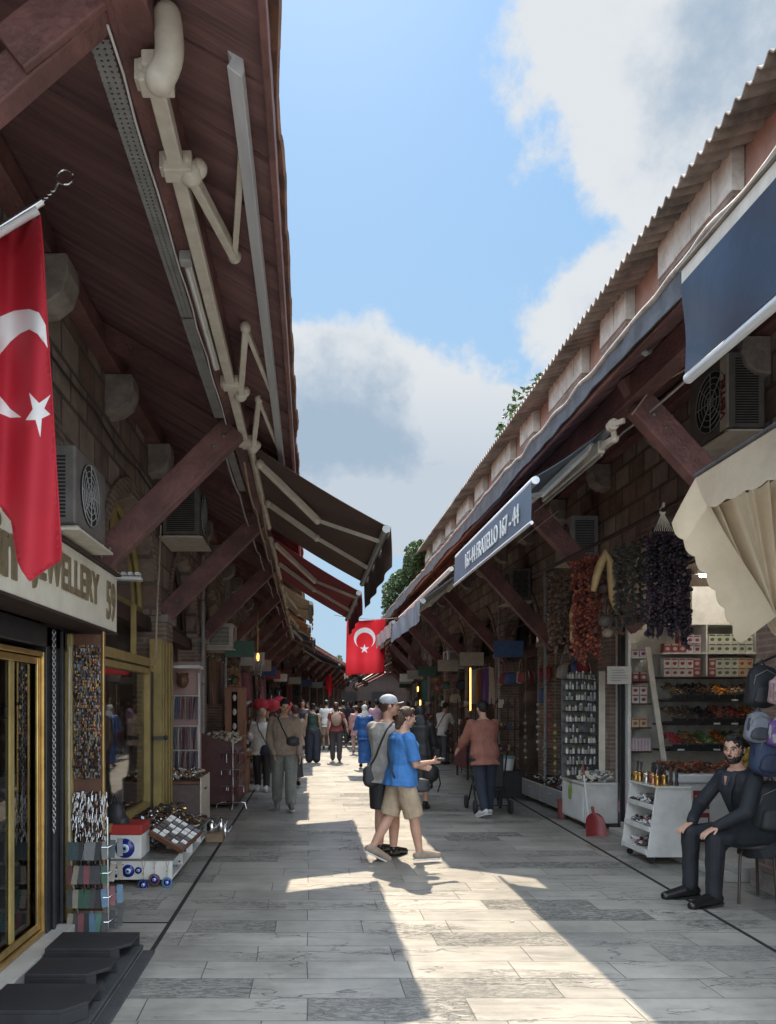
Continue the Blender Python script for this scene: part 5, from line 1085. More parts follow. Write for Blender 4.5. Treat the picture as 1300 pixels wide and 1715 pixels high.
for i in range(9):
    x, y = 3.45 + (i % 2) * .09 + .01 * (i % 3), 7.66 + i * .068; kind = ['brass', 'brass', 'copper', 'copper', 'silver', 'brass', 'brass', 'brass', 'brass'][i]; r = .032 + .006 * (i % 3)
    nm = {'brass': 'brass', 'copper': 'copper', 'silver': 'silver'}[kind]
    t = thing('mortar', '%s coffee pot or mortar on the cart top, number %s from the near end' % (nm, ['one', 'two', 'three', 'four', 'five', 'six', 'seven', 'eight', 'nine'][i]), 'pot', (x, y, .781))
    MB().lathe([(r * .9, 0), (r, .01), (r * .8, .05), (r * .85, .085), (r * 1.05, .10), (r * .8, .10), (.001, .06)], (x, y, .781), 14).build('cup', kind, t)
    if i % 3 != 1: MB().tube([(x, y, .83), (x + .02, y + .01, .94), (x + .025, y + .015, .99)], [.007, .009, .014], 7).build('handle', 'black_plastic', t)
for i in range(11):
    x, y = 3.58 + rr.uniform(0, .14), 7.66 + i * .055; h = rr.uniform(.11, .2); t = thing('pepper_mill', 'dark turned pepper mill, %s from the near end of the cart top' % (['first', 'second', 'third', 'fourth', 'fifth', 'sixth', 'seventh', 'eighth', 'ninth', 'tenth', 'eleventh'][i]), 'pepper mill', (x, y, .781), group='pepper mills on the cart')
    MB().lathe([(.018, 0), (.02, .02), (.012, h * .4), (.017, h * .7), (.010, h * .8), (.016, h * .9), (.001, h)], (x, y, .781), 10).build('body', ['black_plastic', 'dark_wood', 'brown_wood'][i % 3], t)
for z, lab in ((.572, 'small jars wrapped in clear film on the upper cart shelf'), (.352, 'silver wrapped packets on the middle cart shelf'), (.122, 'silver wrapped packets on the bottom cart shelf')):
    heap('packets', lab, 'packets', 3.40, 3.62, 7.67, 8.2, z, 70, ['chrome', 'white_plastic', 'white_paint', 'silver', tone(.3, .12, .12), 'dark_wood'], .02, .05, int(z * 100), .06)

# ------------------------------------------------------------ dried vegetables hung on a bar
tag(MB().tube([P(893, 965, 9.6), P(1135, 842, 7.3), P(1210, 800, 6.8)], .022, 8).build('hanging_bar', 'dark_wood', solo=True), 'dark wooden bar from which the dried vegetables hang', 'bar')
def strand(nm, mats, r, L, n, seed, label, grp):
    q = random.Random(seed); m = MB(); m.tube([(0, 0, 0), (0, 0, -L)], .003, 4)
    for i in range(n):
        z = -.06 - (L - .08) * i / n; a = q.uniform(0, 6.3); d = q.uniform(.2, .9) * r
        m.ball((d * math.cos(a), d * math.sin(a), z), r * q.uniform(.5, .8), r * q.uniform(.35, .6), r * q.uniform(.45, .8), 6, q.randrange(len(mats)), rot=Euler((q.uniform(-1, 1), q.uniform(-1, 1), a)).to_matrix())
    return tag(m.build(nm, mats), label, 'dried vegetables', grp)
kinds = {'egg': strand('aubergine_string', [tone(.035, .022, .035, .5), tone(.055, .03, .05, .5), tone(.018, .013, .02, .5)], .036, 1.05, 60, 1, '', ''),
         'red': strand('pepper_string', [tone(.22, .045, .03, .45), tone(.14, .03, .022, .45), tone(.30, .08, .04, .45)], .034, 1.1, 66, 2, '', ''),
         'brn': strand('pepper_string', [tone(.10, .055, .035, .5), tone(.055, .03, .022, .5), tone(.2, .12, .08, .5)], .03, .95, 60, 3, '', ''),
         'okr': strand('okra_string', [tone(.05, .055, .04, .6), tone(.03, .03, .03, .6), tone(.09, .07, .05, .6)], .03, .9, 60, 4, '', '')}
us = {}; ORD = ['first', 'second', 'third', 'fourth', 'fifth', 'sixth', 'seventh', 'eighth', 'ninth']
def hang(kind, px, py, Y, sc, lab, grp):
    o = kinds[kind] if kind not in us else kinds[kind].copy()
    if kind in us: COL.objects.link(o)
    us[kind] = 1; o.location = P(px, py, Y); o.rotation_euler = (0, 0, rr.uniform(0, 6)); o.scale = (1.25, 1.25, sc); o['label'] = lab; o['group'] = grp
for i in range(9): hang('egg', 1086 + i * 8, 868 + 6 * abs(i - 3.5), 7.55 + .06 * (i % 3), 1.0 + .05 * (i % 3), 'string of black dried aubergines, %s from the left in the big bunch' % ORD[i], 'aubergine strings in the bunch')
for i in range(4): hang('okr', 1034 + i * 13, 905 - 4 * i, 7.9 + .07 * (i % 2), 1.05, 'grey green string of dried okra, %s from the left of its bunch' % ORD[i], 'okra strings')
for i in range(6): hang('red', 962 + i * 8, 932 - 3 * i, 8.4 + .08 * (i % 3), 1.0 + .08 * (i % 3), 'string of dark red dried peppers, %s from the left beside the gourds' % ORD[i], 'red pepper strings')
for i in range(4): hang('brn', 922 + i * 9, 950 + 4 * (i % 2), 9.2 + .05 * i, 1.0 + .1 * (i % 2), 'brown string of dried peppers, %s from the left at the far bar end' % ORD[i], 'brown pepper strings')
for i in range(3): hang('brn', 1016 + i * 12, 925, 8.25, .95, 'brown pepper string, %s from the left between gourds and okra' % ORD[i], 'middle pepper strings')
t = thing('bunch_tie', 'pale raffia knot tying the black bunch of dried aubergines', 'tie', tuple(P(1110, 850, 7.55))); k = P(1110, 856, 7.5); m = MB().ball(k, .035, .03, .045, 8)
for i in range(10): m.tube([k, k + Vector((-.09 + i * .02, -.02, -.20))], .004, 4)
m.tube([k, k + Vector((.01, 0, .08))], .015, 6); m.build('raffia', 'sign_cream', t)
def gourd(label, pts, r): tag(MB().tube([P(*p) for p in pts], r, 12).build('gourd', tone(.52, .35, .16, .5), solo=True), label, 'gourd')
gourd('pale yellow gourd bent like a hook among the red peppers', [(994, 990, 8.1), (998, 970, 8.1), (1006, 945, 8.1), (1014, 926, 8.1), (1022, 940, 8.1), (1024, 970, 8.1), (1028, 1000, 8.1), (1032, 1020, 8.1)], [.028, .04, .045, .045, .04, .042, .05, .03])
gourd('long pale gourd hanging left of the red peppers', [(962, 1000, 8.6), (959, 1030, 8.6), (962, 1070, 8.6), (970, 1098, 8.6)], [.02, .04, .05, .03])
gourd('short pale gourd hanging lowest by the red peppers', [(974, 1060, 8.6), (975, 1090, 8.6), (977, 1110, 8.6)], [.02, .035, .03])
for i, (px, py, r) in enumerate(((1012, 985, .075), (1014, 1040, .08), (1018, 1060, .06))):
    o = tag(MB().ball(P(px, py, 8.2), r, r, r * .85, 12).tube([P(px, py - 10, 8.2), P(px, py - 40, 8.2)], .005, 4).build('dried_gourd', ['dark_wood', tone(.12, .10, .09, .6), tone(.3, .24, .17, .6)][i], solo=True), ['dark round gourd hanging under the hooked yellow gourd', 'grey round gourd hanging in the middle of three', 'small pale gourd hanging lowest of three'][i], 'gourd')

# ------------------------------------------------------------ perfume stand and cabinets
t = thing('perfume_stand', 'pale stepped stand packed with little perfume bottles', 'display stand', (3.66, 10.35, .6))
wbox('back', 'galvanised', 3.40, 10.42, .6, 3.88, 10.44, 2.02, t, 0); wbox('side', 'white_paint', 3.885, 10.15, .6, 3.90, 10.44, 2.02, t, .002); wbox('panel', 'sign_cream', 3.80, 10.14, .6, 3.884, 10.16, 2.02, t, .002)
for i in range(10): wbox('shelf', 'glass', 3.40, 10.20, .64 + i * .142, 3.80, 10.41, .648 + i * .142, t, 0)
def bottle(k):
    t = thing('perfume_bottle', 'x', 'bottle', (0, 0, 0)); w = .013
    MB().box(-w, -w, 0, w, w, .052 + .012 * k).build('flask', [tone(.50, .46, .34, .2), 'white_plastic', tone(.42, .42, .40, .2)][k], t, local=True, bev=.003)
    MB().lathe([(.007, .052 + .012 * k), (.009, .056 + .012 * k), (.009, .078 + .012 * k), (.001, .08 + .012 * k)], (0, 0, 0), 8).build('cap', ['black_plastic', 'gold', 'bright_alloy'][k], t, local=True); return t
bt = [bottle(k) for k in range(3)]; bu = [0, 0, 0]; ord_ = ['lowest', 'second', 'third', 'fourth', 'fifth', 'sixth', 'seventh', 'eighth', 'ninth', 'topmost']
for i in range(10):
    for j in range(10):
        if rr.random() < .12: continue
        k = rr.randrange(3); loc = (3.42 + j * .04 + rr.uniform(-.004, .004), 10.24 + rr.uniform(-.02, .05), .649 + i * .142)
        if not bu[k]: bu[k] = 1; o = bt[k]; o.location = loc
        else: o = copy_tree(bt[k], loc, rr.uniform(0, 1))
        o['label'] = 'perfume bottle, %s from the left on the %s shelf of the stand' % (ORD2[j], ord_[i]); o['group'] = 'bottles on the %s perfume shelf' % ord_[i]
t = thing('white_cabinet', 'white cabinet with one door under the perfume stand', 'cabinet', (3.7, 10.2, .06))
wbox('carcass', 'white_paint', 3.50, 9.82, .07, 4.02, 10.7, .56, t); wbox('door', 'white_plastic', 3.485, 9.86, .09, 3.499, 10.66, .54, t); wbox('top', 'white_paint', 3.47, 9.80, .561, 4.03, 10.72, .59, t)
for x, y in ((3.53, 9.87), (3.98, 9.87), (3.53, 10.65)): MB().lathe([(.025, 0), (.025, .068)], (x, y, .002), 10).build('foot', 'black_plastic', t)
heap('folded_papers', 'stack of folded papers and packets on the white cabinet', 'papers', 3.52, 3.86, 9.84, 10.12, .591, 60, ['white_paint', 'grey_plastic', 'sign_cream', 'galvanised'], .03, .08, 31, .1)
tag(MB().tube([(3.478, 10.3, .55), (3.47, 10.28, .45), (3.475, 10.31, .33)], [.012, .03, .02], 7).tube([(3.478, 10.3, .55), (3.47, 10.33, .42)], .008, 5).build('cleaning_cloth', tone(.20, .26, .05, .9), solo=True), 'olive green cloth hanging on the white cabinet', 'cloth')
t = thing('pink_bag', 'pink plastic bag hanging at the corner of the white cabinet', 'bag', (3.96, 9.77, .3))
MB().sheet(lambda u, v: Vector((3.90 + .15 * u + .01 * math.sin(v * 6), 9.74 - .03 * math.sin(u * 3.14) , .55 - .33 * v + .03 * math.sin(u * 3.14) * (1 - v))), 10, 8, th=.02).build('sack', tone(.50, .22, .32, .5), t); MB().tube([(3.92, 9.75, .54), (3.97, 9.77, .64), (4.02, 9.75, .54)], .006, 5).build('handle', tone(.50, .22, .32, .5), t)
t = thing('drawer_bench', 'long low white bench with grey drawers beyond the white cabinet', 'cabinet', (3.75, 11.8, .08))
wbox('carcass', 'white_paint', 3.56, 10.85, .09, 3.98, 12.95, .36, t); wbox('top', 'dark_wood', 3.55, 10.84, .361, 3.99, 12.96, .375, t)
for y in (10.88, 11.92): d_ = wbox('drawer', 'grey_plastic', 3.548, y, .11, 3.559, y + 1.0, .34, t, .003); MB().box(3.538, y + .45, .26, 3.5475, y + .55, .275).build('handle', 'silver', d_)
for y in (10.95, 11.9, 12.85): MB().lathe([(.02, 0), (.02, .088)], (3.62, y, .001), 8).build('foot', 'black_metal', t)
heap('trinkets', 'rows of small wooden boxes and books on the low white bench', 'trinkets', 3.58, 3.95, 10.9, 12.9, .377, 140, ['dark_wood', 'brown_wood', 'sign_cream', 'black_plastic', 'silver'], .02, .05, 33, .04)
tag(MB().lathe([(.07, 0), (.085, .27), (.08, .27), (.066, .02), (.001, .02)], (3.52, 10.72, .003), 14).build('red_bin', tone(.20, .05, .04, .6), solo=True), 'narrow dark red bin between the two white cabinets', 'bin')
t = thing('broom', 'broom handle leaning on the white cabinet behind the dustpan', 'broom', (3.42, 9.4, .0))
MB().tube([(3.47, 9.56, .05), (3.44, 9.72, .80)], .011, 8).build('handle', 'white_plastic', t); MB().tube([(3.444, 9.70, .70), (3.44, 9.72, .83)], .014, 8).build('grip', tone(.3, .05, .04), t)
t = thing('dustpan', 'red plastic dustpan standing against the white cabinet', 'dustpan', (3.42, 9.3, .0))
def f(u, v):
    a = (u - .5) * 2; w = .13 * (1 - .15 * v) * (1 if v < .6 else math.sqrt(max(0, 1 - ((v - .6) / .42) ** 2)))
    return Vector((3.44 + a * w, 9.30 + .06 * v - .05 * a * a * (1 - v * .5) , .005 + .27 * v))
MB().sheet(f, 14, 16, th=.008).build('scoop', tone(.28, .035, .035, .4), t); MB().tube([(3.44, 9.35, .24), (3.44, 9.40, .34)], .018, 8).build('socket', tone(.28, .035, .035, .4), t)
tag(MB().box(3.70, 9.60, 1.84, 4.00, 9.606, 2.06).build('paper_notice', 'white_paint', solo=True), 'white paper notice hanging under the dried peppers', 'notice')
m = MB()
for i in range(5): m.box(3.75, 9.594, 1.88 + i * .032, 3.75 + rr.uniform(.12, .2), 9.598, 1.888 + i * .032)
o = m.build('lines', 'grey_plastic'); par = [x for x in COL.objects if x.name.startswith('paper_notice')][0]; o.parent = par; o.matrix_parent_inverse = Matrix.Translation(-par.location)
# strings of bells and felt ornaments
for i, (px, py, Y) in enumerate(((901, 1180, 11.4), (920, 1160, 11.2), (945, 1175, 10.9), (930, 1215, 11.2), (912, 1240, 11.5), (938, 1255, 11.0), (868, 1215, 12.6), (880, 1200, 12.4))):
    q = P(px, py, Y); cl = [(.35, .34, .33), (.45, .05, .04), (.25, .27, .34), (.5, .4, .1), (.3, .3, .3), (.1, .12, .2), (.12, .08, .07), (.3, .26, .2)][i]; m = MB(); z = q.z
    for k in range(7): m.ball((q.x, q.y, z - k * .11), .022 + .008 * (k % 2), n=7).tube([(q.x, q.y, z - k * .11), (q.x, q.y, z - k * .11 - .11)], .003, 4)
    m.tube([(q.x, q.y, 2.4), (q.x, q.y, z)], .003, 4)
    tag(m.build('ornament_string', tone(*cl, .5), solo=True), ['white', 'red', 'grey blue', 'yellow', 'pale grey', 'navy', 'brown', 'beige'][i] + ' string of round ornaments hanging beside the perfume stand', 'ornament string')
t = thing('black_chest', 'black chest with white tub on it near the man with the pushchair', 'chest', (3.4, 12.9, 0))
wbox('chest', 'black_plastic', 3.12, 13.0, .004, 3.62, 13.6, .46, t)
t = thing('white_tub', 'round white and turquoise tub standing on the black chest', 'tub', (3.35, 13.2, .46)); MB().lathe([(.11, 0), (.14, .2), (.13, .2), (.1, .02), (.001, .02)], (3.36, 13.2, .462), 16).build('bowl', 'white_plastic', t); MB().lathe([(.145, .2), (.15, .22), (.14, .235)], (3.36, 13.2, .462), 16).build('rim', tone(.3, .5, .5, .4), t)

# ------------------------------------------------------------ backpacks on the right
def rbox(m, cn, w, d, h, seed=0):
    n = 20; st = []
    for i in range(13):
        a = -1 + i / 6; e = (1 - abs(a) ** 4.5) ** .35 if abs(a) < 1 else .05; st.append((cn + Vector((.006 * math.sin(seed + a * 3), 0, a * h / 2)), Vector((1, 0, 0)), Vector((0, 1, 0)), w / 2 * max(.3, e) * (1.06 - .10 * a + .03 * math.sin(a * 7 + seed)), d / 2 * max(.3, e) * (1.1 - .2 * a)))
    vs = []; fs = []
    for c_, r, f, rx, ry in st:
        for j in range(n):
            t_ = 2 * math.pi * j / n; ct, s_ = math.cos(t_), math.sin(t_); k_ = (abs(ct) ** 3.2 + abs(s_) ** 3.2) ** (-1 / 3.2); vs.append(c_ + r * (ct * k_ * rx) + f * (s_ * k_ * ry))
    for i in range(12):
        for j in range(n): fs.append((i * n + j, i * n + (j + 1) % n, (i + 1) * n + (j + 1) % n, (i + 1) * n + j))
    m.add(vs, fs, 0, True); m.add(vs[:n], [tuple(range(n))[::-1]]); m.add(vs[-n:], [tuple(range(n))]); return m
def backpack(label, px, py, Y, w, h, col, col2, group='hanging bags'):
    q = P(px, py, Y); t = thing('backpack', label, 'backpack', tuple(q - Vector((0, 0, h / 2))), group=group)
    o = rbox(MB(), q, w, w * .6, h, px).build('body', tone(*col, .7), t); rbox(MB(), q + Vector((-.01, -w * .30, -h * .2)), w * .72, w * .25, h * .42, py).build('pocket', tone(*col2, .7), t); MB().tube([q + Vector((-w * .42, -w * .22, h * .02)), q + Vector((-w * .38, -w * .3, h * .25)), q + Vector((0, -w * .32, h * .38)), q + Vector((w * .38, -w * .3, h * .25)), q + Vector((w * .42, -w * .22, h * .02))], .004, 5).build('zip', 'galvanised', t)
    MB().tube([q + Vector((-.03, 0, h * .45)), q + Vector((0, 0, h * .62)), q + Vector((.03, 0, h * .45))], .009, 6).build('loop', tone(*col2, .7), t)
    MB().tube([q + Vector((-w * .4, -.02, h * .3)), q + Vector((-w * .52, -.03, 0)), q + Vector((-w * .4, -.02, -h * .35))], .012, 6).build('strap', tone(*col2, .7), t)
for a in (('black backpack hanging highest at the right edge', 1276, 1150, 6.1, .22, .34, (.02, .02, .022), (.03, .03, .035)), ('small grey bag with dark stripes hanging at the right edge', 1269, 1218, 5.95, .17, .24, (.20, .21, .24), (.05, .05, .06)),
          ('navy backpack hanging below the black one', 1287, 1262, 6.0, .24, .36, (.030, .045, .095), (.02, .03, .06)), ('purple bag partly cut off by the right edge', 1302, 1228, 5.9, .15, .2, (.14, .06, .24), (.3, .28, .3)),
          ('large black rucksack low at the right edge', 1290, 1352, 6.15, .3, .42, (.015, .015, .016), (.03, .03, .03)), ('pink bag hanging at the very right edge', 1302, 1158, 5.9, .12, .2, (.45, .28, .28), (.3, .2, .2))): backpack(*a)
tag(MB().tube([P(1262, 1115, 6.2), P(1330, 1085, 5.9)], .01, 6).build('bag_rail', 'black_metal', solo=True), 'thin black rail carrying the hanging bags', 'rail')
# lamp in the spice shop
t = thing('tube_light', 'lit fluorescent tube under the spice shop ceiling', 'lamp', (5.0, 9.2, 3.1)); MB().box(4.6, 9.16, 3.14, 5.7, 9.24, 3.18).build('housing', 'white_paint', t); MB().tube([(4.65, 9.2, 3.12), (5.65, 9.2, 3.12)], .016, 8).build('tube', mat('tube_glow', (1, .93, .80), emit=34), t)
t = thing('tube_light', 'second tube added to brighten the dried fruit bins', 'lamp', (5.0, 8.4, 2.9)); MB().box(4.3, 8.36, 3.1, 5.4, 8.44, 3.14).build('housing', 'white_paint', t); MB().tube([(4.35, 8.4, 3.08), (5.35, 8.4, 3.08)], .016, 8).build('tube', MT['lamp_glow'], t)  # extra lamp, added as fill for the shelves
# stool
t = thing('stool', 'round backless stool with brown metal legs under the seated man', 'stool', (3.58, 6.30, 0))
MB().lathe([(.001, .0), (.17, .0), (.185, .015), (.185, .035), (.17, .05), (.001, .055)], (3.58, 6.30, .435), 24).build('seat', tone(.06, .045, .045, .6), t)
for sx_, sy_ in ((-1, -1), (1, -1), (1, 1), (-1, 1)):
    MB().tube([(3.58 + sx_ * .05, 6.30 + sy_ * .05, .428), (3.58 + sx_ * .11, 6.30 + sy_ * .10, .42), (3.58 + sx_ * .135, 6.30 + sy_ * .12, .37), (3.58 + sx_ * .155, 6.30 + sy_ * .135, .0)], .012, 8).build('leg', tone(.05, .028, .022, .4), t)
# ------------------------------------------------------------ people
def solidify_mb(mb, nm, mats, parent, vox, smooth=3, disp=0.0, dsc=9.0, seed=0.0):
    o = mb.build(nm, mats, parent, local=True)
    if True:
        tmp = o; md = tmp.modifiers.new('r', 'REMESH'); md.mode = 'VOXEL'; md.voxel_size = vox; md.use_smooth_shade = True
        sm = tmp.modifiers.new('s', 'SMOOTH'); sm.iterations = smooth; sm.factor = .5
        COL.objects.unlink(tmp); par = tmp.parent; tmp.parent = None; me = evaluated_mesh(tmp); tmp.parent = par; COL.objects.link(tmp); old = tmp.data
        tmp.modifiers.clear(); me.materials.clear()
        for m in (mats if isinstance(mats, (list, tuple)) else [mats]): me.materials.append(MT[m] if isinstance(m, str) else m)
        tmp.data = me; bpy.data.meshes.remove(old)
        if disp:
            k = len(me.vertices); nr = [0.0] * (3 * k); co = [0.0] * (3 * k); me.vertices.foreach_get('normal', nr); me.vertices.foreach_get('co', co)
            for i in range(0, 3 * k, 3):
                x, y, z = co[i:i + 3]; n = 1.5 * (.28 - abs(noise.noise(Vector((x * dsc * .8, y * dsc * .8, z * dsc * .6 + (x + y) * 3 + seed))))) + .6 * noise.noise(Vector((x * dsc, y * dsc, z * dsc * .55 + seed))) + .4 * noise.noise(Vector((x * dsc * 2.3 + 5, y * dsc * 2.3, z * dsc + seed)))
                n *= disp; co[i] += nr[i] * n; co[i + 1] += nr[i + 1] * n; co[i + 2] += nr[i + 2] * n
            me.vertices.foreach_set('co', co)
        me.polygons.foreach_set('use_smooth', [True] * len(me.polygons)); me.update()
    return o
def cone(mb, a, b, ra, rb, n=12):
    a, b = Vector(a), Vector(b); mb.tube([a, a.lerp(b, .5), b], [ra, (ra + rb) / 2, rb], n); mb.ball(a, ra, n=n); mb.ball(b, rb, n=n)
def loft(mb, st, n=18):
    # st: (centre, right vector, forward vector, rx, ry)
    vs = []; fs = []
    for c_, r, f, rx, ry in st:
        for j in range(n):
            t = 2 * math.pi * j / n; ct, s_ = math.cos(t), math.sin(t)
            k = (abs(ct) ** 2.4 + abs(s_) ** 2.4) ** (-1 / 2.4); vs.append(c_ + r * (ct * k * rx) + f * (s_ * k * ry))
    for i in range(len(st) - 1):
        for j in range(n): fs.append((i * n + j, i * n + (j + 1) % n, (i + 1) * n + (j + 1) % n, (i + 1) * n + j))
    mb.add(vs, fs, 0, True); mb.add(vs[:n], [tuple(range(n))[::-1]]); mb.add(vs[-n:], [tuple(range(n))])
def hand(mb, w, d, nrm, side, sc=1.0, curl=.5, spread=.12):
    d = Vector(d).normalized(); nrm = (Vector(nrm) - d * Vector(nrm).dot(d)).normalized(); lat = d.cross(nrm).normalized() * side
    w = Vector(w); pc = w + d * .048 * sc
    for k in (-1, -.33, .33, 1): cone(mb, w + lat * k * .016 * sc, w + d * .088 * sc + lat * k * .027 * sc, .014 * sc, .0105 * sc, 8)
    lens = (.070, .078, .073, .058)
    for i, k in enumerate((1, .35, -.33, -1)):
        b = w + d * .088 * sc + lat * k * .027 * sc; dd = (d + lat * k * spread).normalized(); L = lens[i] * sc; p = b
        for j, (fr_, cu) in enumerate(((.45, .4), (.32, .9), (.23, 1.3))):
            a = curl * cu; q = p + (dd * math.cos(a) - nrm * math.sin(a)) * L * fr_; cone(mb, p, q, (.0095 - .0008 * j) * sc, (.0088 - .0009 * j) * sc, 7); p = q
    b = w + d * .022 * sc + lat * .028 * sc; p1 = b + (d * .6 + lat * .8 - nrm * .25).normalized() * .035 * sc; p2 = p1 + (d * .9 + lat * .25 - nrm * .3).normalized() * .030 * sc
    cone(mb, w + d * .012 * sc, b, .013 * sc, .0125 * sc, 8); cone(mb, b, p1, .0125 * sc, .0105 * sc, 8); cone(mb, p1, p2, .0105 * sc, .008 * sc, 8)
def person(label, loc, H, rz, pose=None, top=None, bottom=None, shoes='shoe_black', hair='hair_black', hairlen=0, skin='skin', vox=.012, build=1.0, female=False, face=False, beard=False, joints=None, scarf=None, cap=None, group=None, jacket=None, hat=None, bun=False):
    ps = dict(lean=0, al=(0, .12, .15), ar=(0, .12, .15), ll=(0, 0), lr=(0, 0), hy=0, hp=0, ty=0); ps.update(pose or {})
    t = thing('person', label, 'person', tuple(loc), rz, group); k = H / 1.72
    Z = Vector((0, 0, 1)); up = Vector((0, math.sin(ps['lean']), math.cos(ps['lean']))); tw = Matrix.Rotation(ps['ty'], 3, up)
    rt = tw @ Vector((1, 0, 0)); fw = up.cross(rt) if False else (tw @ Vector((0, math.cos(ps['lean']), -math.sin(ps['lean']))))
    J = {}; J['pel'] = Vector((0, 0, .525 * H)); sw = (.108 if not female else .097) * H * build ** .5; hw = .055 * H * (1.05 if female else 1)
    for s, n in ((-1, 'l'), (1, 'r')):
        th, kb = ps['l' + n][:2]; J['hip' + n] = J['pel'] + Vector((s * hw, 0, -.01 * H)); J['kn' + n] = J['hip' + n] + Vector((s * .004, math.sin(th), -math.cos(th))) * .235 * H
        J['an' + n] = J['kn' + n] + Vector((0, math.sin(th - kb), -math.cos(th - kb))) * .235 * H
        J['toe' + n] = J['an' + n] + Vector((s * .02, math.cos(min(0, th - kb) * .9), math.sin(min(0, th - kb) * .9))) * .125 * H
        J['toe' + n].z = max(J['toe' + n].z - .018 * H, J['an' + n].z - .6 * .125 * H)
    if joints is None:
        mn = min(J['anl'].z - .042 * H, J['anr'].z - .042 * H, J['toel'].z - .018 * H, J['toer'].z - .018 * H)
        for q in J: J[q].z -= mn
    J['neck'] = J['pel'] + up * .30 * H
    for s, n in ((-1, 'l'), (1, 'r')):
        f_, o_, e_ = ps['a' + n][:3]; inn = ps['a' + n][3] if len(ps['a' + n]) > 3 else 0
        J['sh' + n] = J['pel'] + up * .270 * H + rt * s * sw
        d = (rt * s * math.sin(o_) + fw * math.sin(f_) - Z * math.cos(f_) * math.cos(o_)).normalized(); J['el' + n] = J['sh' + n] + d * .172 * H
        d2 = (rt * s * (math.sin(o_) * .4 - inn) + fw * math.sin(f_ + e_) - Z * math.cos(f_ + e_)).normalized(); J['wr' + n] = J['el' + n] + d2 * .148 * H
    if joints: J.update({a: Vector(b) for a, b in joints.items()})
    up = (J['neck'] - J['pel']).normalized(); fw = (fw - up * fw.dot(up)).normalized()
    hr = Matrix.Rotation(ps['hy'], 3, 'Z') @ fw; hr = Vector((hr.x, hr.y, 0)).normalized(); hru = (Z * math.cos(ps['hp']) + hr * math.sin(ps['hp'])); hf = (hr * math.cos(ps['hp']) - Z * math.sin(ps['hp'])); hx = hf.cross(hru)
    hc = J['neck'] + up * .022 * H + hr * .012 * H + hru * .082 * H
    def tst(tt, rx, ry, dy=0, inf=0): return (J['pel'] + up * tt * H + fw * dy * H, rt, fw, rx * H * build + inf, ry * H * build + inf)
    fem = female
    TS = [(-.05, .072, .055, 0), (0, .088 if not fem else .094, .062, -.004), (.05, .082 if not fem else .080, .058, 0), (.10, .078 if not fem else .070, .054, .002), (.17, .090 if not fem else .079, .060, .004), (.225, .102 if not fem else .088, .062, .004 if not fem else .012), (.262, .096 if not fem else .084, .052, 0), (.285, .070, .044, 0), (.30, .048, .040, 0), (.315, .036, .034, 0)]
    hh = k
    def headmb(m, g=0):
        h = lambda x, y, z: hc + hx * x * hh + hf * y * hh + hru * z * hh
        Rm = Matrix((hx, hf, hru)).transposed()
        m.ball(h(0, -.008, .022), (.074 + g) * hh, (.092 + g) * hh, (.088 + g) * hh, 16, rot=Rm)
        if g: return
        m.ball(h(0, .018, -.045), .056 * hh, .066 * hh, .066 * hh, 14, rot=Rm); m.ball(h(0, .062, -.088), .024 * hh, .022 * hh, .02 * hh, 10, rot=Rm)
        m.ball(h(0, .076, .022), .050 * hh, .018 * hh, .013 * hh, 10, rot=Rm); m.ball(h(0, .070, -.055), .026 * hh, .022 * hh, .02 * hh, 10, rot=Rm)
        for s in (-1, 1): m.ball(h(s * .036, .058, -.022), .022 * hh, .022 * hh, .02 * hh, 8, rot=Rm); m.ball(h(s * .076, -.008, -.012), .010 * hh, .020 * hh, .032 * hh, 8, rot=Rm)
        cone(m, h(0, .084, .012), h(0, .106, -.022), .0085 * hh, .0135 * hh, 8); m.ball(h(0, .094, -.028), .017 * hh, .012 * hh, .009 * hh, 8, rot=Rm)
        cone(m, h(0, -.018, -.05), J['neck'] - up * .02 * H, .050 * hh, .056 * hh)
    m = MB(); headmb(m); loft(m, [tst(a, b, c_, d) for a, b, c_, d in TS])
    bb = build ** .7
    for s, n in ((-1, 'l'), (1, 'r')):
        cone(m, J['sh' + n], J['el' + n], .030 * H * bb, .022 * H * bb); cone(m, J['el' + n], J['wr' + n], .022 * H * bb, .0145 * H); 
        hd = (J['wr' + n] - J['el' + n]).normalized(); hn = ps.get('hn' + n, rt * s * 1.0)
        hand(m, J['wr' + n], ps.get('hd' + n, hd), hn, ps.get('hs' + n, 1 if s < 0 else -1) , hh * (.98 if not fem else .9), ps.get('curl', .5), ps.get('spread', .12))
        cone(m, J['hip' + n], J['kn' + n], .050 * H * bb, .033 * H * bb); cone(m, J['kn' + n], J['kn' + n].lerp(J['an' + n], .35), .031 * H * bb, .033 * H * bb); cone(m, J['kn' + n].lerp(J['an' + n], .35), J['an' + n], .033 * H * bb, .021 * H)
        cone(m, J['an' + n], J['toe' + n], .021 * H, .016 * H)
    solidify_mb(m, 'body', skin, t, vox, 3)
    # shoes
    for s, n in ((-1, 'l'), (1, 'r')):
        m = MB(); a, b = J['an' + n], J['toe' + n]; d = (b - a).normalized(); dn = Vector((0, 0, -1)); dn = (dn - d * dn.dot(d)).normalized()
        heel = a + dn * .022 * H - d * .022 * H; ball_ = b + dn * .002 * H
        cone(m, heel + Vector((0, 0, .006)), a + dn * .010 * H + d * .03 * H, .023 * H, .027 * H); cone(m, a + dn * .004 * H + d * .03 * H, ball_ + d * .008 * H, .0275 * H, .0215 * H); cone(m, a + Z * .006 * H, a + dn * .01 * H, .0265 * H, .027 * H)
        so_ = solidify_mb(m, 'shoe', shoes, t, max(vox * .8, .006), 2)
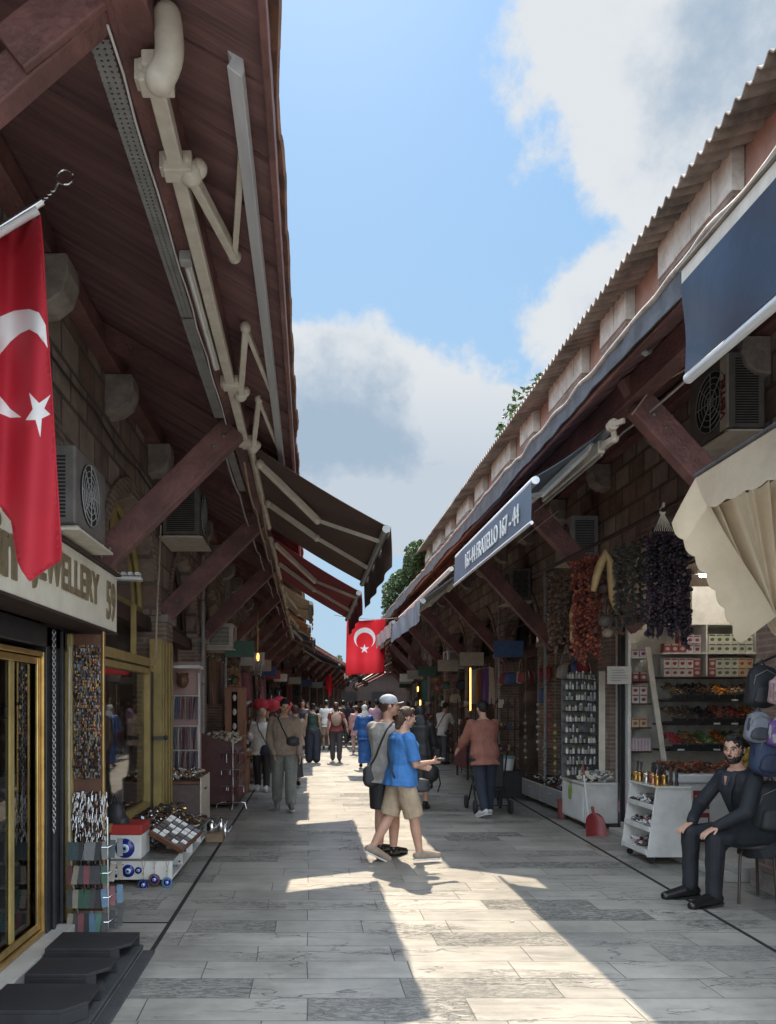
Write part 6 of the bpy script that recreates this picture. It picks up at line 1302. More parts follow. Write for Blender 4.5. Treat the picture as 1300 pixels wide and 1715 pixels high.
        if vox < .013:
            c0, c1 = heel + dn * .018 * H, b + dn * .018 * H + d * .012 * H; m = MB(); lat = d.cross(dn).normalized()
            pts = [c0 - d * .016 * H - lat * .012 * H, c0 - lat * .020 * H, c0.lerp(c1, .45) - lat * .020 * H, c0.lerp(c1, .8) - lat * .026 * H, c1 - lat * .018 * H, c1 + d * .012 * H, c1 + lat * .018 * H, c0.lerp(c1, .8) + lat * .024 * H, c0.lerp(c1, .45) + lat * .020 * H, c0 + lat * .020 * H, c0 - d * .016 * H + lat * .012 * H]
            m.prism(pts, dn * .010 * H); m.build('sole', 'shoe_white' if shoes != 'shoe_black' else 'black_plastic', so_, local=True, bev=.003)
    # bottom garment
    if bottom:
        kd = bottom['kind']; inf = bottom.get('inf', .014); m = MB()
        if kd in ('trousers', 'shorts'):
            ln = bottom.get('len', .93 if kd == 'trousers' else -.05)
            loft(m, [tst(a, b, c_, d, inf) for a, b, c_, d in TS[:3]])
            for n in 'lr':
                hi, kn, an = J['hip' + n], J['kn' + n], J['an' + n]; r0 = .053 * H * bb + inf; w_ = bottom.get('w', 1)
                if ln > 0: cone(m, hi, kn, r0, (.036 * H * bb + inf) * w_); e = kn.lerp(an, ln); cone(m, kn, e, (.036 * H * bb + inf) * w_, (.027 * H + inf) * w_)
                else: e = hi.lerp(kn, 1 + ln); m.tube([hi, hi.lerp(e, .5), e], [r0, r0 * 1.02, (.043 * H * bb + inf + .012) * w_], 16)
        elif kd in ('skirt', 'robe'):
            z1 = bottom.get('hem', .12) * H; z0 = J['pel'] + up * (.06 if kd == 'skirt' else .2) * H; w_ = bottom.get('w', 1)
            mid = (J['knl'] + J['knr']) / 2; sp = abs(J['knl'].y - J['knr'].y) * .5; fe = (J['anl'] + J['anr']) / 2
            X_, Y_ = Vector((1, 0, 0)), Vector((0, 1, 0))
            loft(m, [tst(.08, .078, .058, 0, inf), tst(.0, .096, .068, 0, inf), (Vector((mid.x, (J['pel'].y + mid.y) / 2, .42 * H)), X_, Y_, .105 * H * w_, .08 * H * w_ + sp * .5), (Vector((fe.x, mid.y, max(z1, .27 * H))), X_, Y_, .100 * H * w_, .085 * H * w_ + sp * .8), (Vector((fe.x, fe.y, z1)), X_, Y_, .105 * H * w_, .095 * H * w_ + abs(J['anl'].y - J['anr'].y) * .4)])
        solidify_mb(m, bottom.get('name', kd), bottom['mat'], t, vox, 2, bottom.get('disp', .007), 8, 3.3)
    def topgar(spec, nm):
        m = MB(); inf = spec.get('inf', .016); hem = spec.get('hem', -.07); sl = spec.get('sleeve', .5)
        st = [tst(hem, spec.get('hw', .098), .078, -.002, inf * 1.2 + .006)] + [tst(a, b + (.010 if a < .06 else .003), c_ + (.012 if a < .06 else .003), d, inf * (1 if a < .27 else .7)) for a, b, c_, d in TS if a > hem + .01 and a < .31] ; loft(m, st)
        for s, n in ((-1, 'l'), (1, 'r')):
            sh, el, wr = J['sh' + n], J['el' + n], J['wr' + n]; r = .029 * H * bb + inf * .55; ia = inf * .6
            if sl <= .5 and sl > 0: e = sh.lerp(el, sl * 2 * .9); m.ball(sh - rt * s * .010 - Z * .002, r * 1.06, n=12); m.tube([sh, sh.lerp(e, .5), e], [r, r * .98, r * 1.0], 14)
            elif sl > .5: cone(m, sh - rt * s * .006, el, r, .0245 * H * bb + ia); e = el.lerp(wr, (sl - .5) * 2 * .97); cone(m, el, e, .0245 * H * bb + ia, .0155 * H + ia)
            else: m.ball(sh - rt * s * .02, r * .8, n=10)
        return solidify_mb(m, nm, spec['mat'], t, vox, 2, spec.get('disp', .006), 7, 1.1)
    if top: topgar(top, top.get('name', 'shirt'))
    if jacket: topgar(jacket, 'jacket')
    h = lambda x, y, z: hc + hx * x * hh + hf * y * hh + hru * z * hh
    Rm = Matrix((hx, hf, hru)).transposed()
    if hair:
        m = MB(); m.ball(h(0, -.018, .034), .082 * hh, .093 * hh, .088 * hh, 16, rot=Rm); m.ball(h(0, -.05, -.005), .066 * hh, .055 * hh, .07 * hh, 12, rot=Rm)
        if face: m.ball(h(0, .045, .092), .055 * hh, .035 * hh, .025 * hh, 10, rot=Rm)
        if hairlen > 0:
            cone(m, h(0, -.075, .0), h(0, -.085, -.05 - hairlen), .055 * hh, .035 * hh)
            cone(m, h(.032, -.045, -.0), h(.03, -.06, -.03 - hairlen * .7), .036 * hh, .02 * hh); cone(m, h(-.032, -.045, -.0), h(-.03, -.06, -.03 - hairlen * .7), .036 * hh, .02 * hh)
        if bun: m.ball(h(0, -.09, .075), .038 * hh, n=10)
        solidify_mb(m, 'hair', hair, t, max(vox * .8, .005), 1, .0065, 34, 2)
    if scarf:
        m = MB(); m.ball(h(0, -.012, .02), .088 * hh, .102 * hh, .104 * hh, 14, rot=Rm); m.ball(h(0, -.02, -.06), .075 * hh, .075 * hh, .07 * hh, 12, rot=Rm); cone(m, h(0, -.02, -.09), J['neck'] - up * .01, .075 * hh, .10 * hh)
        loft(m, [(h(0, -.075, -.05), hx, hf, .07, .03), (h(0, -.105, -.17), hx, hf, .095, .03), (h(0.01, -.115, -.30), hx, hf, .06, .022)])
        o = solidify_mb(m, 'headscarf', scarf, t, vox, 2, .006, 10)
        if face: MB().ball(h(0, .062, -.01), .052 * hh, .042 * hh, .075 * hh, 12, rot=Rm).ball(h(0, .105, -.02), .012 * hh, .012 * hh, .018 * hh, 8, rot=Rm).build('face', skin, t, local=True)
    if cap:
        m = MB(); m.ball(h(0, -.012, .052), .088 * hh, .102 * hh, .074 * hh, 16, rot=Rm); solidify_mb(m, 'cap', cap, t, .008, 2)
        m = MB(); m.add([], []); brim = [h(x * .085, .07 + .085 * math.sqrt(max(0, 1 - x * x)), .040 - .016 * x * x) for x in [i / 6 - 1 for i in range(13)]]
        m.prism(brim, hru * .006); m.build('brim', cap, t, local=True)
    if face and not scarf:
        m = MB()
        for s in (-1, 1): m.ball(h(s * .031, .078, .004), .0125 * hh, .008 * hh, .0065 * hh, 8, 0, Rm); m.ball(h(s * .031, .0845, .004), .0058 * hh, .003 * hh, .0058 * hh, 8, 1, Rm)
        m.build('eyes', ['eye_white', 'shade_dark'], t, local=True)
        m = MB()
        for s in (-1, 1): m.tube([h(s * .014, .093, .022), h(s * .032, .094, .029), h(s * .050, .083, .023)], [.0035 * hh, .0048 * hh, .0025 * hh], 6); m.tube([h(s * .019, .087, .0105), h(s * .031, .0895, .0125), h(s * .043, .083, .0095)], .002 * hh, 5)
        m.build('eyebrows', hair or 'hair_black', t, local=True)
        MB().ball(h(0, .0925, -.0555), .021 * hh, .006 * hh, .0042 * hh, 8, rot=Rm).ball(h(0, .0915, -.0625), .019 * hh, .006 * hh, .0046 * hh, 8, rot=Rm).build('lips', 'lip', t, local=True)
        if beard:
            m = MB(); m.ball(h(0, .020, -.066), .0595 * hh, .066 * hh, .052 * hh, 12, rot=Rm); m.ball(h(0, .066, -.090), .029 * hh, .024 * hh, .024 * hh, 10, rot=Rm); m.ball(h(0, .0865, -.046), .026 * hh, .009 * hh, .0055 * hh, 8, rot=Rm)
            for s in (-1, 1): cone(m, h(s * .058, .018, -.04), h(s * .070, .004, .012), .013 * hh, .009 * hh, 8)
            solidify_mb(m, 'beard', beard, t, .006, 2, .003, 60)
    t['H'] = H
    bpy.context.view_layer.update() if False else None
    return t, J
def W(t, v):                          # person-local point -> world
    a = t.rotation_euler.z; v = Vector(v); return Vector((v.x * math.cos(a) - v.y * math.sin(a), v.x * math.sin(a) + v.y * math.cos(a), v.z)) + Vector(t.location)
def sling(t, J, label, m, side=1, back=.0, bagz=-.02, size=(.09, .04, .07), cat='bag', front=1):
    H = t['H']; s = side; n = 'r' if s > 0 else 'l'; N = J['neck'] if True else 0
    a = J['sh' + n].lerp(J['neck'], .45) + Vector((0, 0, .025)); hip = J['pel'] + Vector((-s * .125 * H / 1.7, 0, bagz * H))
    fp = [a, J['pel'] + Vector((s * .035, front * .135, .21 * H)), J['pel'] + Vector((-s * .06, front * .15, .09 * H)), hip + Vector((0, front * .06, 0))]
    bp = [a, J['pel'] + Vector((s * .035, -front * .125, .21 * H)), J['pel'] + Vector((-s * .07, -front * .13, .08 * H)), hip + Vector((0, -front * .05, 0))]
    bc = hip + Vector((0, front * (.10 + size[1]) if back == 0 else -front * back, -.02))
    o = thing('crossbody_bag', label, cat, tuple(W(t, bc)))
    from mathutils.bvhtree import BVHTree
    g = [x for x in kids(t) if x.name.split('.')[0] in ('shirt', 'jacket')][0]; bv = BVHTree.FromPolygons([v.co for v in g.data.vertices], [tuple(p.vertices) for p in g.data.polygons])
    def snap(ps):
        q = []
        for i in range(len(ps) - 1):
            for j in range(5):
                p = ps[i].lerp(ps[i + 1], j / 5); l, nn, _, dd = bv.find_nearest(p); q.append(W(t, l + nn * .008 if l is not None and dd < .16 else p))
        return q + [W(t, bc)]
    MB().tube(snap(fp), .010, 6).tube(snap(bp), .010, 6).build('strap', m, o)
    rbox(MB(), W(t, bc), size[0] * 2, size[1] * 2, size[2] * 2, size[0] * 50).build('pouch', m, o); rbox(MB(), W(t, bc) + W(t, Vector((0, size[1] * front, 0))) - Vector(t.location), size[0] * 1.4, size[1] * .7, size[2] * 1.1, 1).build('pocket', m, o)
def at(px, Y): return Vector(((px - VX) * Y / F, Y, 0))

# seated man in the dark suit
cloth_blk = mat('dark_suit', (.016, .018, .022), (.010, .011, .014), scale=7, rough=.75, bump=.1, bscale=60)
hipc = Vector((.02, -.06, .56))
jt = dict(pel=(0, -.03, .565), hipl=(-.09, -.01, .55), hipr=(.09, -.01, .55), knl=(-.17, .43, .535), knr=(.13, .45, .53), anl=(-.17, .44, .085), anr=(.10, .47, .085), toel=(-.21, .63, .03), toer=(.10, .67, .03),
          neck=(0, .13, 1.05), shl=(-.185, .10, 1.01), shr=(.185, .13, 1.0), ell=(-.30, .26, .76), elr=(.27, .28, .75), wrl=(-.19, .42, .635), wrr=(.13, .44, .625))
seat, SJ = person('bearded man in a dark suit sitting on the round stool, hands on his knees', (3.60, 6.28, 0), 1.74, R(95), dict(lean=.26, hy=R(34), hp=.05, hdl=Vector((.18, .85, -.5)), hdr=Vector((-.1, .85, -.5)), hnl=Vector((0, .3, 1)), hnr=Vector((0, .3, 1)), hsl=-1, hsr=1, curl=.42, spread=.25),
                  top=dict(mat=tone(.020, .022, .028, .8), sleeve=1, hem=-.02, inf=.008, name='shirt'), jacket=dict(mat=cloth_blk, sleeve=1.0, hem=-.10, inf=.022, disp=.009), bottom=dict(kind='trousers', mat=cloth_blk, inf=.010, len=.96, disp=.008), shoes='shoe_black', hair='hair_black', face=True, beard='hair_black', vox=.006, joints=jt, build=1.0)
# open jacket front: shirt, collar and lapels laid on the jacket's own surface
from mathutils.bvhtree import BVHTree
jk = [o for o in kids(seat) if o.name.startswith('jacket')][0]; bvh = BVHTree.FromPolygons([v.co for v in jk.data.vertices], [tuple(p.vertices) for p in jk.data.polygons])
bd_ = [o for o in kids(seat) if o.name.startswith('body')][0]; bvb = BVHTree.FromPolygons([v.co for v in bd_.data.vertices], [tuple(p.vertices) for p in bd_.data.polygons])
fdir = Vector((0, math.cos(.26), math.sin(-.26))); upd = Vector((0, math.sin(.26), math.cos(.26))); ch = Vector((0, .0, .565)) + upd * .365
def on_front(x, h_, off):
    o = ch + Vector((x, 0, 0)) + upd * h_ + fdir * .8; best = None
    for b_ in (bvh, bvb):
        hit = b_.ray_cast(o, -fdir)
        if hit[0] is not None and (best is None or (hit[0] - o).length < (best - o).length): best = hit[0]
    return (best if best is not None else ch + Vector((x, 0, 0)) + upd * h_ + fdir * .1) + fdir * off
def strip(nm, m_, L_, R_, off, n=14, k=5): 
    def f(u, v):
        a = u * (len(L_) - 1); i0 = min(int(a), len(L_) - 2); t_ = a - i0; l = Vector(L_[i0]).lerp(Vector(L_[i0 + 1]), t_); r = Vector(R_[i0]).lerp(Vector(R_[i0 + 1]), t_); p = l.lerp(r, v); return on_front(p.x, p.y, off + .003 * math.sin(v * 3.1))
    MB().sheet(f, n, k, th=.004).build(nm, m_, seat, local=True)
strip('shirt_front', tone(.030, .034, .045, .8), [(-.060, .155), (-.052, .08), (-.034, -.02), (-.004, -.14)], [(.060, .155), (.052, .08), (.034, -.02), (.004, -.14)], .004)
strip('open_neck', 'skin', [(-.024, .125), (-.014, .09), (-.002, .055)], [(.024, .125), (.014, .09), (.002, .055)], .009, 8, 4)
for s_ in (-1, 1):
    strip('lapel', tone(.022, .024, .030, .7), [(s_ * .052, .160), (s_ * .048, .07), (s_ * .030, -.03), (s_ * .002, -.15)], [(s_ * .085, .15), (s_ * .105, .075), (s_ * .062, -.02), (s_ * .008, -.15)], .010)
    strip('collar', tone(.045, .05, .065, .8), [(s_ * .026, .13), (s_ * .018, .09), (s_ * .012, .06)], [(s_ * .058, .13), (s_ * .050, .09), (s_ * .030, .055)], .012, 8, 4)
# cap man and the woman in blue
capm, CJ = person('man in grey t-shirt, black shorts and grey cap standing behind the woman in blue', at(649, 8.15), 1.70, R(-38), dict(hy=R(-48), al=(.5, .1, 1.2), ar=(.2, .12, 1.1, .4), ll=(.02, .04), lr=(-.03, .03)),
                  top=dict(mat=tone(.40, .37, .34, .85), sleeve=.5, hem=-.07, inf=.024, disp=.009), bottom=dict(kind='shorts', mat='black_plastic', inf=.02, len=-.04), shoes='shoe_black', hair='hair_brown', vox=.009, cap=tone(.42, .43, .46, .7), build=1.08)
sling(capm, CJ, 'black sling bag worn by the man in the grey cap', 'black_plastic', 1, back=.12, size=(.08, .04, .12))
bluew, BJ = person('woman in bright blue t-shirt and beige shorts striding to the right', at(672, 7.78), 1.56, R(-72), dict(lean=.03, hy=R(0), hp=.22, ll=(-.24, .30), lr=(.27, .10), al=(.15, .12, 1.25, .2), ar=(.2, .12, 1.5, .3)),
                   top=dict(mat=tone(.055, .20, .50, .8), sleeve=.48, hem=-.035, inf=.028, disp=.011), bottom=dict(kind='shorts', mat=tone(.46, .35, .24, .85), inf=.012, len=-.02, disp=.008), shoes='shoe_tan', hair='hair_brown', hairlen=.07, vox=.008, female=True, face=True, build=1.12)
sling(bluew, BJ, 'black crossbody bag of the woman in blue', 'black_plastic', -1, size=(.10, .045, .07))
q = W(bluew, BJ['wrr'] + Vector((-.02, .09, .03))); tag(MB().box(q.x - .04, q.y - .03, q.z - .02, q.x + .04, q.y + .03, q.z + .004).build('phone', 'black_plastic', solo=True, bev=.003), 'dark phone in the hands of the woman in blue', 'phone')
# others from the photograph
blkw, KJ = person('woman in long black clothes partly hidden behind the couple', at(705, 11.8), 1.56, R(-20), dict(al=(.5, .15, 1.1), ar=(.3, .15, .9), ll=(.1, .1), lr=(-.1, .1)), top=dict(mat='black_plastic', sleeve=.95, hem=-.1, inf=.035), bottom=dict(kind='robe', mat='black_plastic', hem=.20, w=1.15), scarf='black_plastic', hair=None, female=True, vox=.012)
t = thing('shoulder_bag', 'large black bag with hanging straps behind the couple', 'bag', tuple(at(722, 11.6) + Vector((0, 0, .45)))); q = at(722, 11.6) + Vector((0, 0, .55))
MB().ball(q, .13, .09, .14, 12).build('body', 'black_plastic', t); MB().tube([q + Vector((.1, -.05, .05)), q + Vector((.13, -.06, -.15)), q + Vector((.09, -.06, -.28))], .012, 6).tube([q + Vector((.0, -.05, .1)), q + Vector((-.05, 0, .5))], .012, 6).build('strap', 'black_plastic', t)
redm, RJ = person('man in rust red shirt and dark jeans pushing a pushchair, seen from behind', at(812, 10.9), 1.63, R(14), dict(lean=.10, hp=.15, al=(.5, .15, .5), ar=(.5, .1, .5), ll=(-.14, .20), lr=(.10, .05)), top=dict(mat=tone(.33, .13, .095, .85), sleeve=.8, hem=-.09, inf=.03, disp=.011), bottom=dict(kind='trousers', mat=tone(.028, .035, .055, .85), inf=.018, disp=.009), shoes='shoe_white', hair='hair_black', vox=.011, build=1.12)
t = thing('pushchair', 'dark folding pushchair in front of the man in rust red', 'pushchair', tuple(at(818, 11.3)))
b0 = at(818, 11.45); m = MB()
for s in (-1, 1): m.tube([b0 + Vector((s * .22, -.25, .98)), b0 + Vector((s * .22, -.1, .6)), b0 + Vector((s * .22, .35, .12))], .013, 7).tube([b0 + Vector((s * .22, .15, .55)), b0 + Vector((s * .24, -.28, .12))], .013, 7)
m.tube([b0 + Vector((-.22, -.25, .98)), b0 + Vector((.22, -.25, .98))], .014, 7).tube([b0 + Vector((-.24, -.28, .12)), b0 + Vector((.24, -.28, .12))], .012, 7); m.build('frame', 'black_metal', t)
for s in (-1, 1):
    for y in (-.28, .35):
        w_ = MB().lathe([(.085, -.012), (.10, -.018), (.10, .018), (.085, .012), (.02, .015)], b0 + Vector((s * .255, y, .101)), 16, ax=(1, 0, 0)).build('wheel', 'black_plastic', t)
MB().box(b0.x - .2, b0.y - .05, .3, b0.x + .2, b0.y + .3, .36).box(b0.x - .2, b0.y - .12, .36, b0.x + .2, b0.y - .06, .85).build('seat', 'black_plastic', t, bev=.02)
p_, _ = person('man in white shirt with a brown satchel leaning toward the right-hand shop', at(740, 20.2), 1.66, R(-40), dict(lean=.25, hp=.35, al=(.6, .1, .7), ar=(.6, .1, .7)), top=dict(mat='white_paint', sleeve=.5, hem=-.08), bottom=dict(kind='trousers', mat=tone(.10, .10, .11), inf=.02), hair='hair_black', vox=.016)
sling(p_, _, 'brown satchel carried on the back of the man in white', tone(.13, .075, .05), 1, back=.14, size=(.13, .05, .14))
p_, _ = person('young man in beige sweatshirt and grey-green jeans walking toward the camera', at(476, 11.55), 1.66, R(186), dict(lean=.03, hp=.38, hy=.1, al=(.05, .12, .35), ar=(-.1, .14, .55, .3), ll=(.22, .18), lr=(-.16, .25)), top=dict(mat=tone(.30, .225, .17, .9), sleeve=1, hem=-.03, inf=.036, disp=.013), bottom=dict(kind='trousers', mat=tone(.20, .21, .19, .85), inf=.026, disp=.009, w=1.08), shoes=tone(.16, .15, .14), hair='hair_black', vox=.010, face=True)
sling(p_, _, 'black crossbody bag on the chest of the young man in beige', 'black_plastic', 1, bagz=.10, size=(.09, .04, .07))
p_, _ = person('woman in white shirt, cream head wrap and black trousers walking toward the camera', at(439, 14.1), 1.50, R(178), dict(hy=.45, al=(.0, .2, .3), ar=(.1, .2, 1.9), ll=(.14, .1), lr=(-.12, .16)), top=dict(mat='white_paint', sleeve=.9, hem=-.09, inf=.036, disp=.012), bottom=dict(kind='trousers', mat='black_plastic', inf=.02), shoes='shoe_white', scarf=tone(.52, .42, .36, .9), hair=None, female=True, vox=.012, face=True, build=1.1)
sling(p_, _, 'dark blue shoulder bag of the woman in white', tone(.03, .04, .07), 1, size=(.12, .05, .10))
p_, _ = person('woman in tan top and long black skirt behind the young man in beige', at(494, 14.7), 1.56, R(20), dict(al=(.2, .1, .9), ar=(.3, .15, 1.1), ll=(-.1, .1), lr=(.1, .05)), top=dict(mat=tone(.34, .24, .19, .9), sleeve=.9, hem=-.02, inf=.03), bottom=dict(kind='skirt', mat='black_plastic', hem=.13, w=.9), hair='hair_brown', vox=.013, female=True)
p_, _ = person('woman in dark green sleeveless top and wide navy trousers walking away', at(524, 20.8), 1.60, R(4), dict(al=(.1, .15, .4), ar=(.1, .15, .4), ll=(.05, .05), lr=(-.05, .1)), top=dict(mat=tone(.022, .055, .04), sleeve=0, hem=-.01, inf=.014), bottom=dict(kind='trousers', mat=tone(.03, .035, .05), inf=.04, w=1.3), hair='hair_black', bun=True, vox=.014, female=True)
p_, _ = person('woman in dark red top and charcoal trousers walking away with a beige backpack', at(563, 21.1), 1.62, R(-4), dict(al=(.1, .2, .1), ar=(-.2, .45, .2), ll=(.08, .05), lr=(-.08, .12)), top=dict(mat=tone(.24, .05, .045), sleeve=.25, hem=-.02, inf=.018), bottom=dict(kind='trousers', mat=tone(.07, .065, .07), inf=.022), hair='hair_brown', hairlen=.06, vox=.014, female=True, build=1.05)
q = W(p_, _['pel']) + Vector((0, -.14, .30)); t = thing('backpack', 'beige backpack on the woman in dark red', 'backpack', tuple(q)); MB().ball(q, .15, .09, .19, 12).build('body', tone(.46, .33, .25, .8), t)
for s in (-1, 1): MB().tube([q + Vector((s * .06, -.02, .16)), q + Vector((s * .10, .05, .22)), q + Vector((s * .11, .2, .16))], .014, 6).build('strap', tone(.46, .33, .25, .8), t)
person('woman in long royal blue robe and white headscarf walking away', at(611, 19.0), 1.56, R(0), dict(al=(.3, .25, 1.0), ar=(.3, .2, 1.0), ll=(.06, .05), lr=(-.06, .1)), top=dict(mat=tone(.02, .10, .32), sleeve=.9, hem=-.08, inf=.04, disp=.012), bottom=dict(kind='robe', mat=tone(.02, .10, .32), hem=.09, w=.98, disp=.014), scarf=tone(.58, .54, .50, .9), hair=None, female=True, vox=.013)
person('short person in pale pink coat left of the woman in the blue robe', at(597, 24.5), 1.52, R(5), dict(al=(.1, .15, .4), ar=(.1, .15, .4), lr=(-.12, .1)), top=dict(mat=tone(.50, .27, .27), sleeve=.95, hem=-.16, inf=.035), bottom=dict(kind='trousers', mat=tone(.45, .33, .30)), hair='hair_brown', female=True, vox=.02)
person('man in pink shirt beyond the blue robe on its right', at(631, 25.5), 1.74, R(-10), dict(al=(.1, .15, .4), ar=(.1, .15, .4)), top=dict(mat=tone(.52, .34, .42), sleeve=.5, inf=.03), bottom=dict(kind='trousers', mat=tone(.05, .05, .07)), hair='hair_black', vox=.02, build=1.1)
person('man in white shirt and beige shorts walking ahead of the red backpacker', at(547, 26.5), 1.70, R(0), dict(al=(.1, .15, .2), ar=(.1, .15, .2), lr=(-.2, .3), ll=(.15, .05)), top=dict(mat='white_paint', sleeve=.5, inf=.03), bottom=dict(kind='shorts', mat=tone(.4, .32, .25), inf=.025), hair='hair_black', vox=.02)
crowd = [(447, 17.5, 1.5, (.05, .045, .045), (.03, .03, .03), 180, 'in black top coming toward the camera left of the red lanterns'), (486, 19.2, 1.62, (.09, .07, .09), (.04, .04, .05), 175, 'with dark plum shirt behind the young man in beige'), (507, 23.5, 1.70, (.06, .05, .06), (.03, .03, .04), 182, 'tall with grey hair and dark jacket on the left side'),
         (515, 27.5, 1.6, (.40, .28, .22), (.05, .05, .06), 180, 'in tan shirt far down the left side'), (575, 29, 1.70, (.03, .03, .035), (.03, .03, .03), 0, 'in black walking away in the middle distance'), (588, 31, 1.66, (.12, .06, .09), (.04, .04, .05), 8, 'in plum shirt walking away in the middle distance'),
         (604, 33, 1.70, (.04, .04, .05), (.03, .03, .03), 180, 'in charcoal coming toward the camera, middle distance'), (619, 35, 1.72, (.03, .03, .03), (.05, .05, .06), 0, 'in black far beyond the blue robe'), (644, 29, 1.68, (.10, .12, .18), (.04, .04, .05), -12, 'in slate blue on the right side, middle distance'), (560, 37, 1.66, (.30, .10, .10), (.05, .05, .06), 180, 'in brick red far down the lane'),
         (538, 33, 1.58, (.08, .05, .05), (.03, .03, .03), 178, 'in brown far down the left side'), (597, 42, 1.72, (.45, .45, .46), (.05, .05, .06), 0, 'in pale grey shirt very far down the lane'), (583, 45, 1.7, (.05, .07, .10), (.05, .05, .06), 180, 'in navy very far down the lane'), (570, 46, 1.64, (.5, .42, .36), (.12, .10, .08), 0, 'in cream very far down the lane'), (612, 47, 1.7, (.09, .04, .04), (.04, .04, .04), 180, 'in maroon very far down the lane'), (660, 24, 1.62, (.06, .055, .05), (.04, .04, .05), 60, 'in dark clothes by the right-hand shops'), (528, 40, 1.66, (.42, .40, .40), (.06, .06, .08), 0, 'in white very far down the left side')]
for i, (px, Y, H, c1_, c2_, a, lab) in enumerate(crowd):
    person('person ' + lab, at(px, Y), H, R(a), dict(al=(.15, .12, .3), ar=(-.15, .12, .3), ll=(.2, .1), lr=(-.2, .2)), top=dict(mat=tone(*c1_), sleeve=[.5, 1][i % 2], inf=.03), bottom=dict(kind=['trousers', 'trousers', 'skirt'][i % 3], mat=tone(*c2_), inf=.02, w=1.0 if i % 3 < 2 else .85), hair=['hair_black', 'hair_brown'][i % 2], hairlen=.1 if i % 3 == 2 else 0, female=i % 3 == 2, vox=.022, skin=['skin', 'skin_dark'][i % 2])
# ------------------------------------------------------------ goods and fittings further down both sides
rc = random.Random(77)
def rack(s):                           # wire stand with three shelves of small goods, open towards the lane
    t = thing('souvenir_stand', 'x', 'stand'); w, d, h = .5, .32, 1.7
    m = MB()
    for x in (-d / 2, d / 2):
        for y in (-w / 2, w / 2): m.tube([(x, y, 0), (x, y, h)], .010, 6)
    for z in (.3, .7, 1.1, 1.5): m.box(-d / 2, -w / 2, z, d / 2, w / 2, z + .012)
    m.build('frame', 'dark_wood', t, local=True)
    m = MB()
    for z in (.312, .712, 1.112, 1.512):
        for _ in range(34):
            x, y = rc.uniform(-d / 2 + .03, d / 2 - .03), rc.uniform(-w / 2 + .03, w / 2 - .03); r = rc.uniform(.018, .045); mi = rc.randrange(6)
            if rc.random() < .5: m.lathe([(r * .7, 0), (r, r), (r * .6, r * 2), (r * .3, r * 2.6), (.001, r * 2.8)], (x, y, z), 8, mi)
            else: m.box(x - r, y - r, z, x + r, y + r, z + r * rc.uniform(1.5, 4), mi)
    o = m.build('goods', ['brown_wood', 'sign_cream', 'silver', 'brass', tone(.2, .05, .05), tone(.08, .12, .2)], t, local=True); o['kind'] = 'stuff'
    return t
def table():
    t = thing('stall_table', 'x', 'table'); MB().box(-.28, -.6, .70, .28, .6, .73).build('top', 'brown_wood', t, local=True)
    for x in (-.25, .25):
        for y in (-.56, .56): MB().box(x - .02, y - .02, 0, x + .02, y + .02, .70).build('leg', 'dark_wood', t, local=True)
    MB().sheet(lambda u, v: Vector((-.285 - .01 * math.sin(u * 40) * v, -.6 + 1.2 * u, .728 - .5 * v)), 40, 4, th=.004).build('cloth', tone(.16, .04, .045, .9), t, local=True)
    m = MB()
    for _ in range(90):
        x, y = rc.uniform(-.24, .24), rc.uniform(-.56, .56); r = rc.uniform(.015, .04); mi = rc.randrange(5)
        if rc.random() < .6: m.lathe([(r * .6, 0), (r, r), (r * .7, r * 1.8), (.001, r * 2)], (x, y, .731), 8, mi)
        else: m.box(x - r, y - r, .731, x + r, y + r, .731 + r * rc.uniform(.6, 3), mi)
    o = m.build('goods', ['silver', 'sign_cream', 'brass', 'brown_wood', tone(.07, .1, .2)], t, local=True); o['kind'] = 'stuff'
    return t
def garment(cl):
    t = thing('hanging_garment', 'x', 'garment')
    MB().sheet(lambda u, v: Vector((.03 * math.sin(u * 11 + v) * (.4 + v), -.19 + .38 * u * (1 + .15 * v) - .03 * v, -.06 - .75 * v + .07 * (1 - abs(2 * u - 1)) * (1 - v))), 22, 8, th=.008).build('cloth', tone(*cl, .9), t, local=True)
    MB().tube([(0, -.18, -.05), (0, 0, 0), (0, .18, -.05)], .006, 5).tube([(0, 0, 0), (0, .01, .05), (0, -.01, .07)], .004, 5).build('hanger', 'silver', t, local=True); return t
def handbag(cl):
    t = thing('hanging_bag', 'x', 'bag'); m = MB(); rbox(m, Vector((0, 0, -.32)), .10, .26, .24, 2); m.build('body', tone(*cl, .5), t, local=True)
    MB().tube([(0, -.09, -.2), (0, -.05, -.05), (0, 0, 0), (0, .05, -.05), (0, .09, -.2)], .006, 5).build('strap', tone(*cl, .5), t, local=True); return t
def lantern(cl):
    t = thing('mosaic_lamp', 'x', 'lamp'); MB().ball((0, 0, -.30), .085, .085, .09, 12).build('globe', tone(*cl, .25), t, local=True)
    MB().lathe([(.05, -.22), (.03, -.19), (.012, -.17)], (0, 0, 0), 10).tube([(0, 0, -.18), (0, 0, 0)], .004, 5).ball((0, 0, -.40), .018, n=6).build('fitting', 'brass', t, local=True); return t
def board(cl):
    t = thing('hanging_sign', 'x', 'sign'); MB().box(-.02, -.25, -.36, .02, .25, -.08).build('panel', tone(*cl, .5), t, local=True, bev=.004); MB().tube([(0, -.2, -.08), (0, -.2, .0)], .005, 5).tube([(0, .2, -.08), (0, .2, .0)], .005, 5).build('hooks', 'black_metal', t, local=True); return t
RK = [rack(1), rack(1), rack(1)]; TB = [table(), table()]
GCOL = {'red': (.30, .04, .05), 'blue': (.06, .11, .25), 'cream': (.50, .42, .32), 'black': (.025, .025, .028), 'green': (.06, .14, .09), 'pink': (.42, .19, .22), 'brown': (.16, .09, .055), 'white': (.6, .58, .55), 'orange': (.45, .18, .05), 'purple': (.14, .06, .2)}
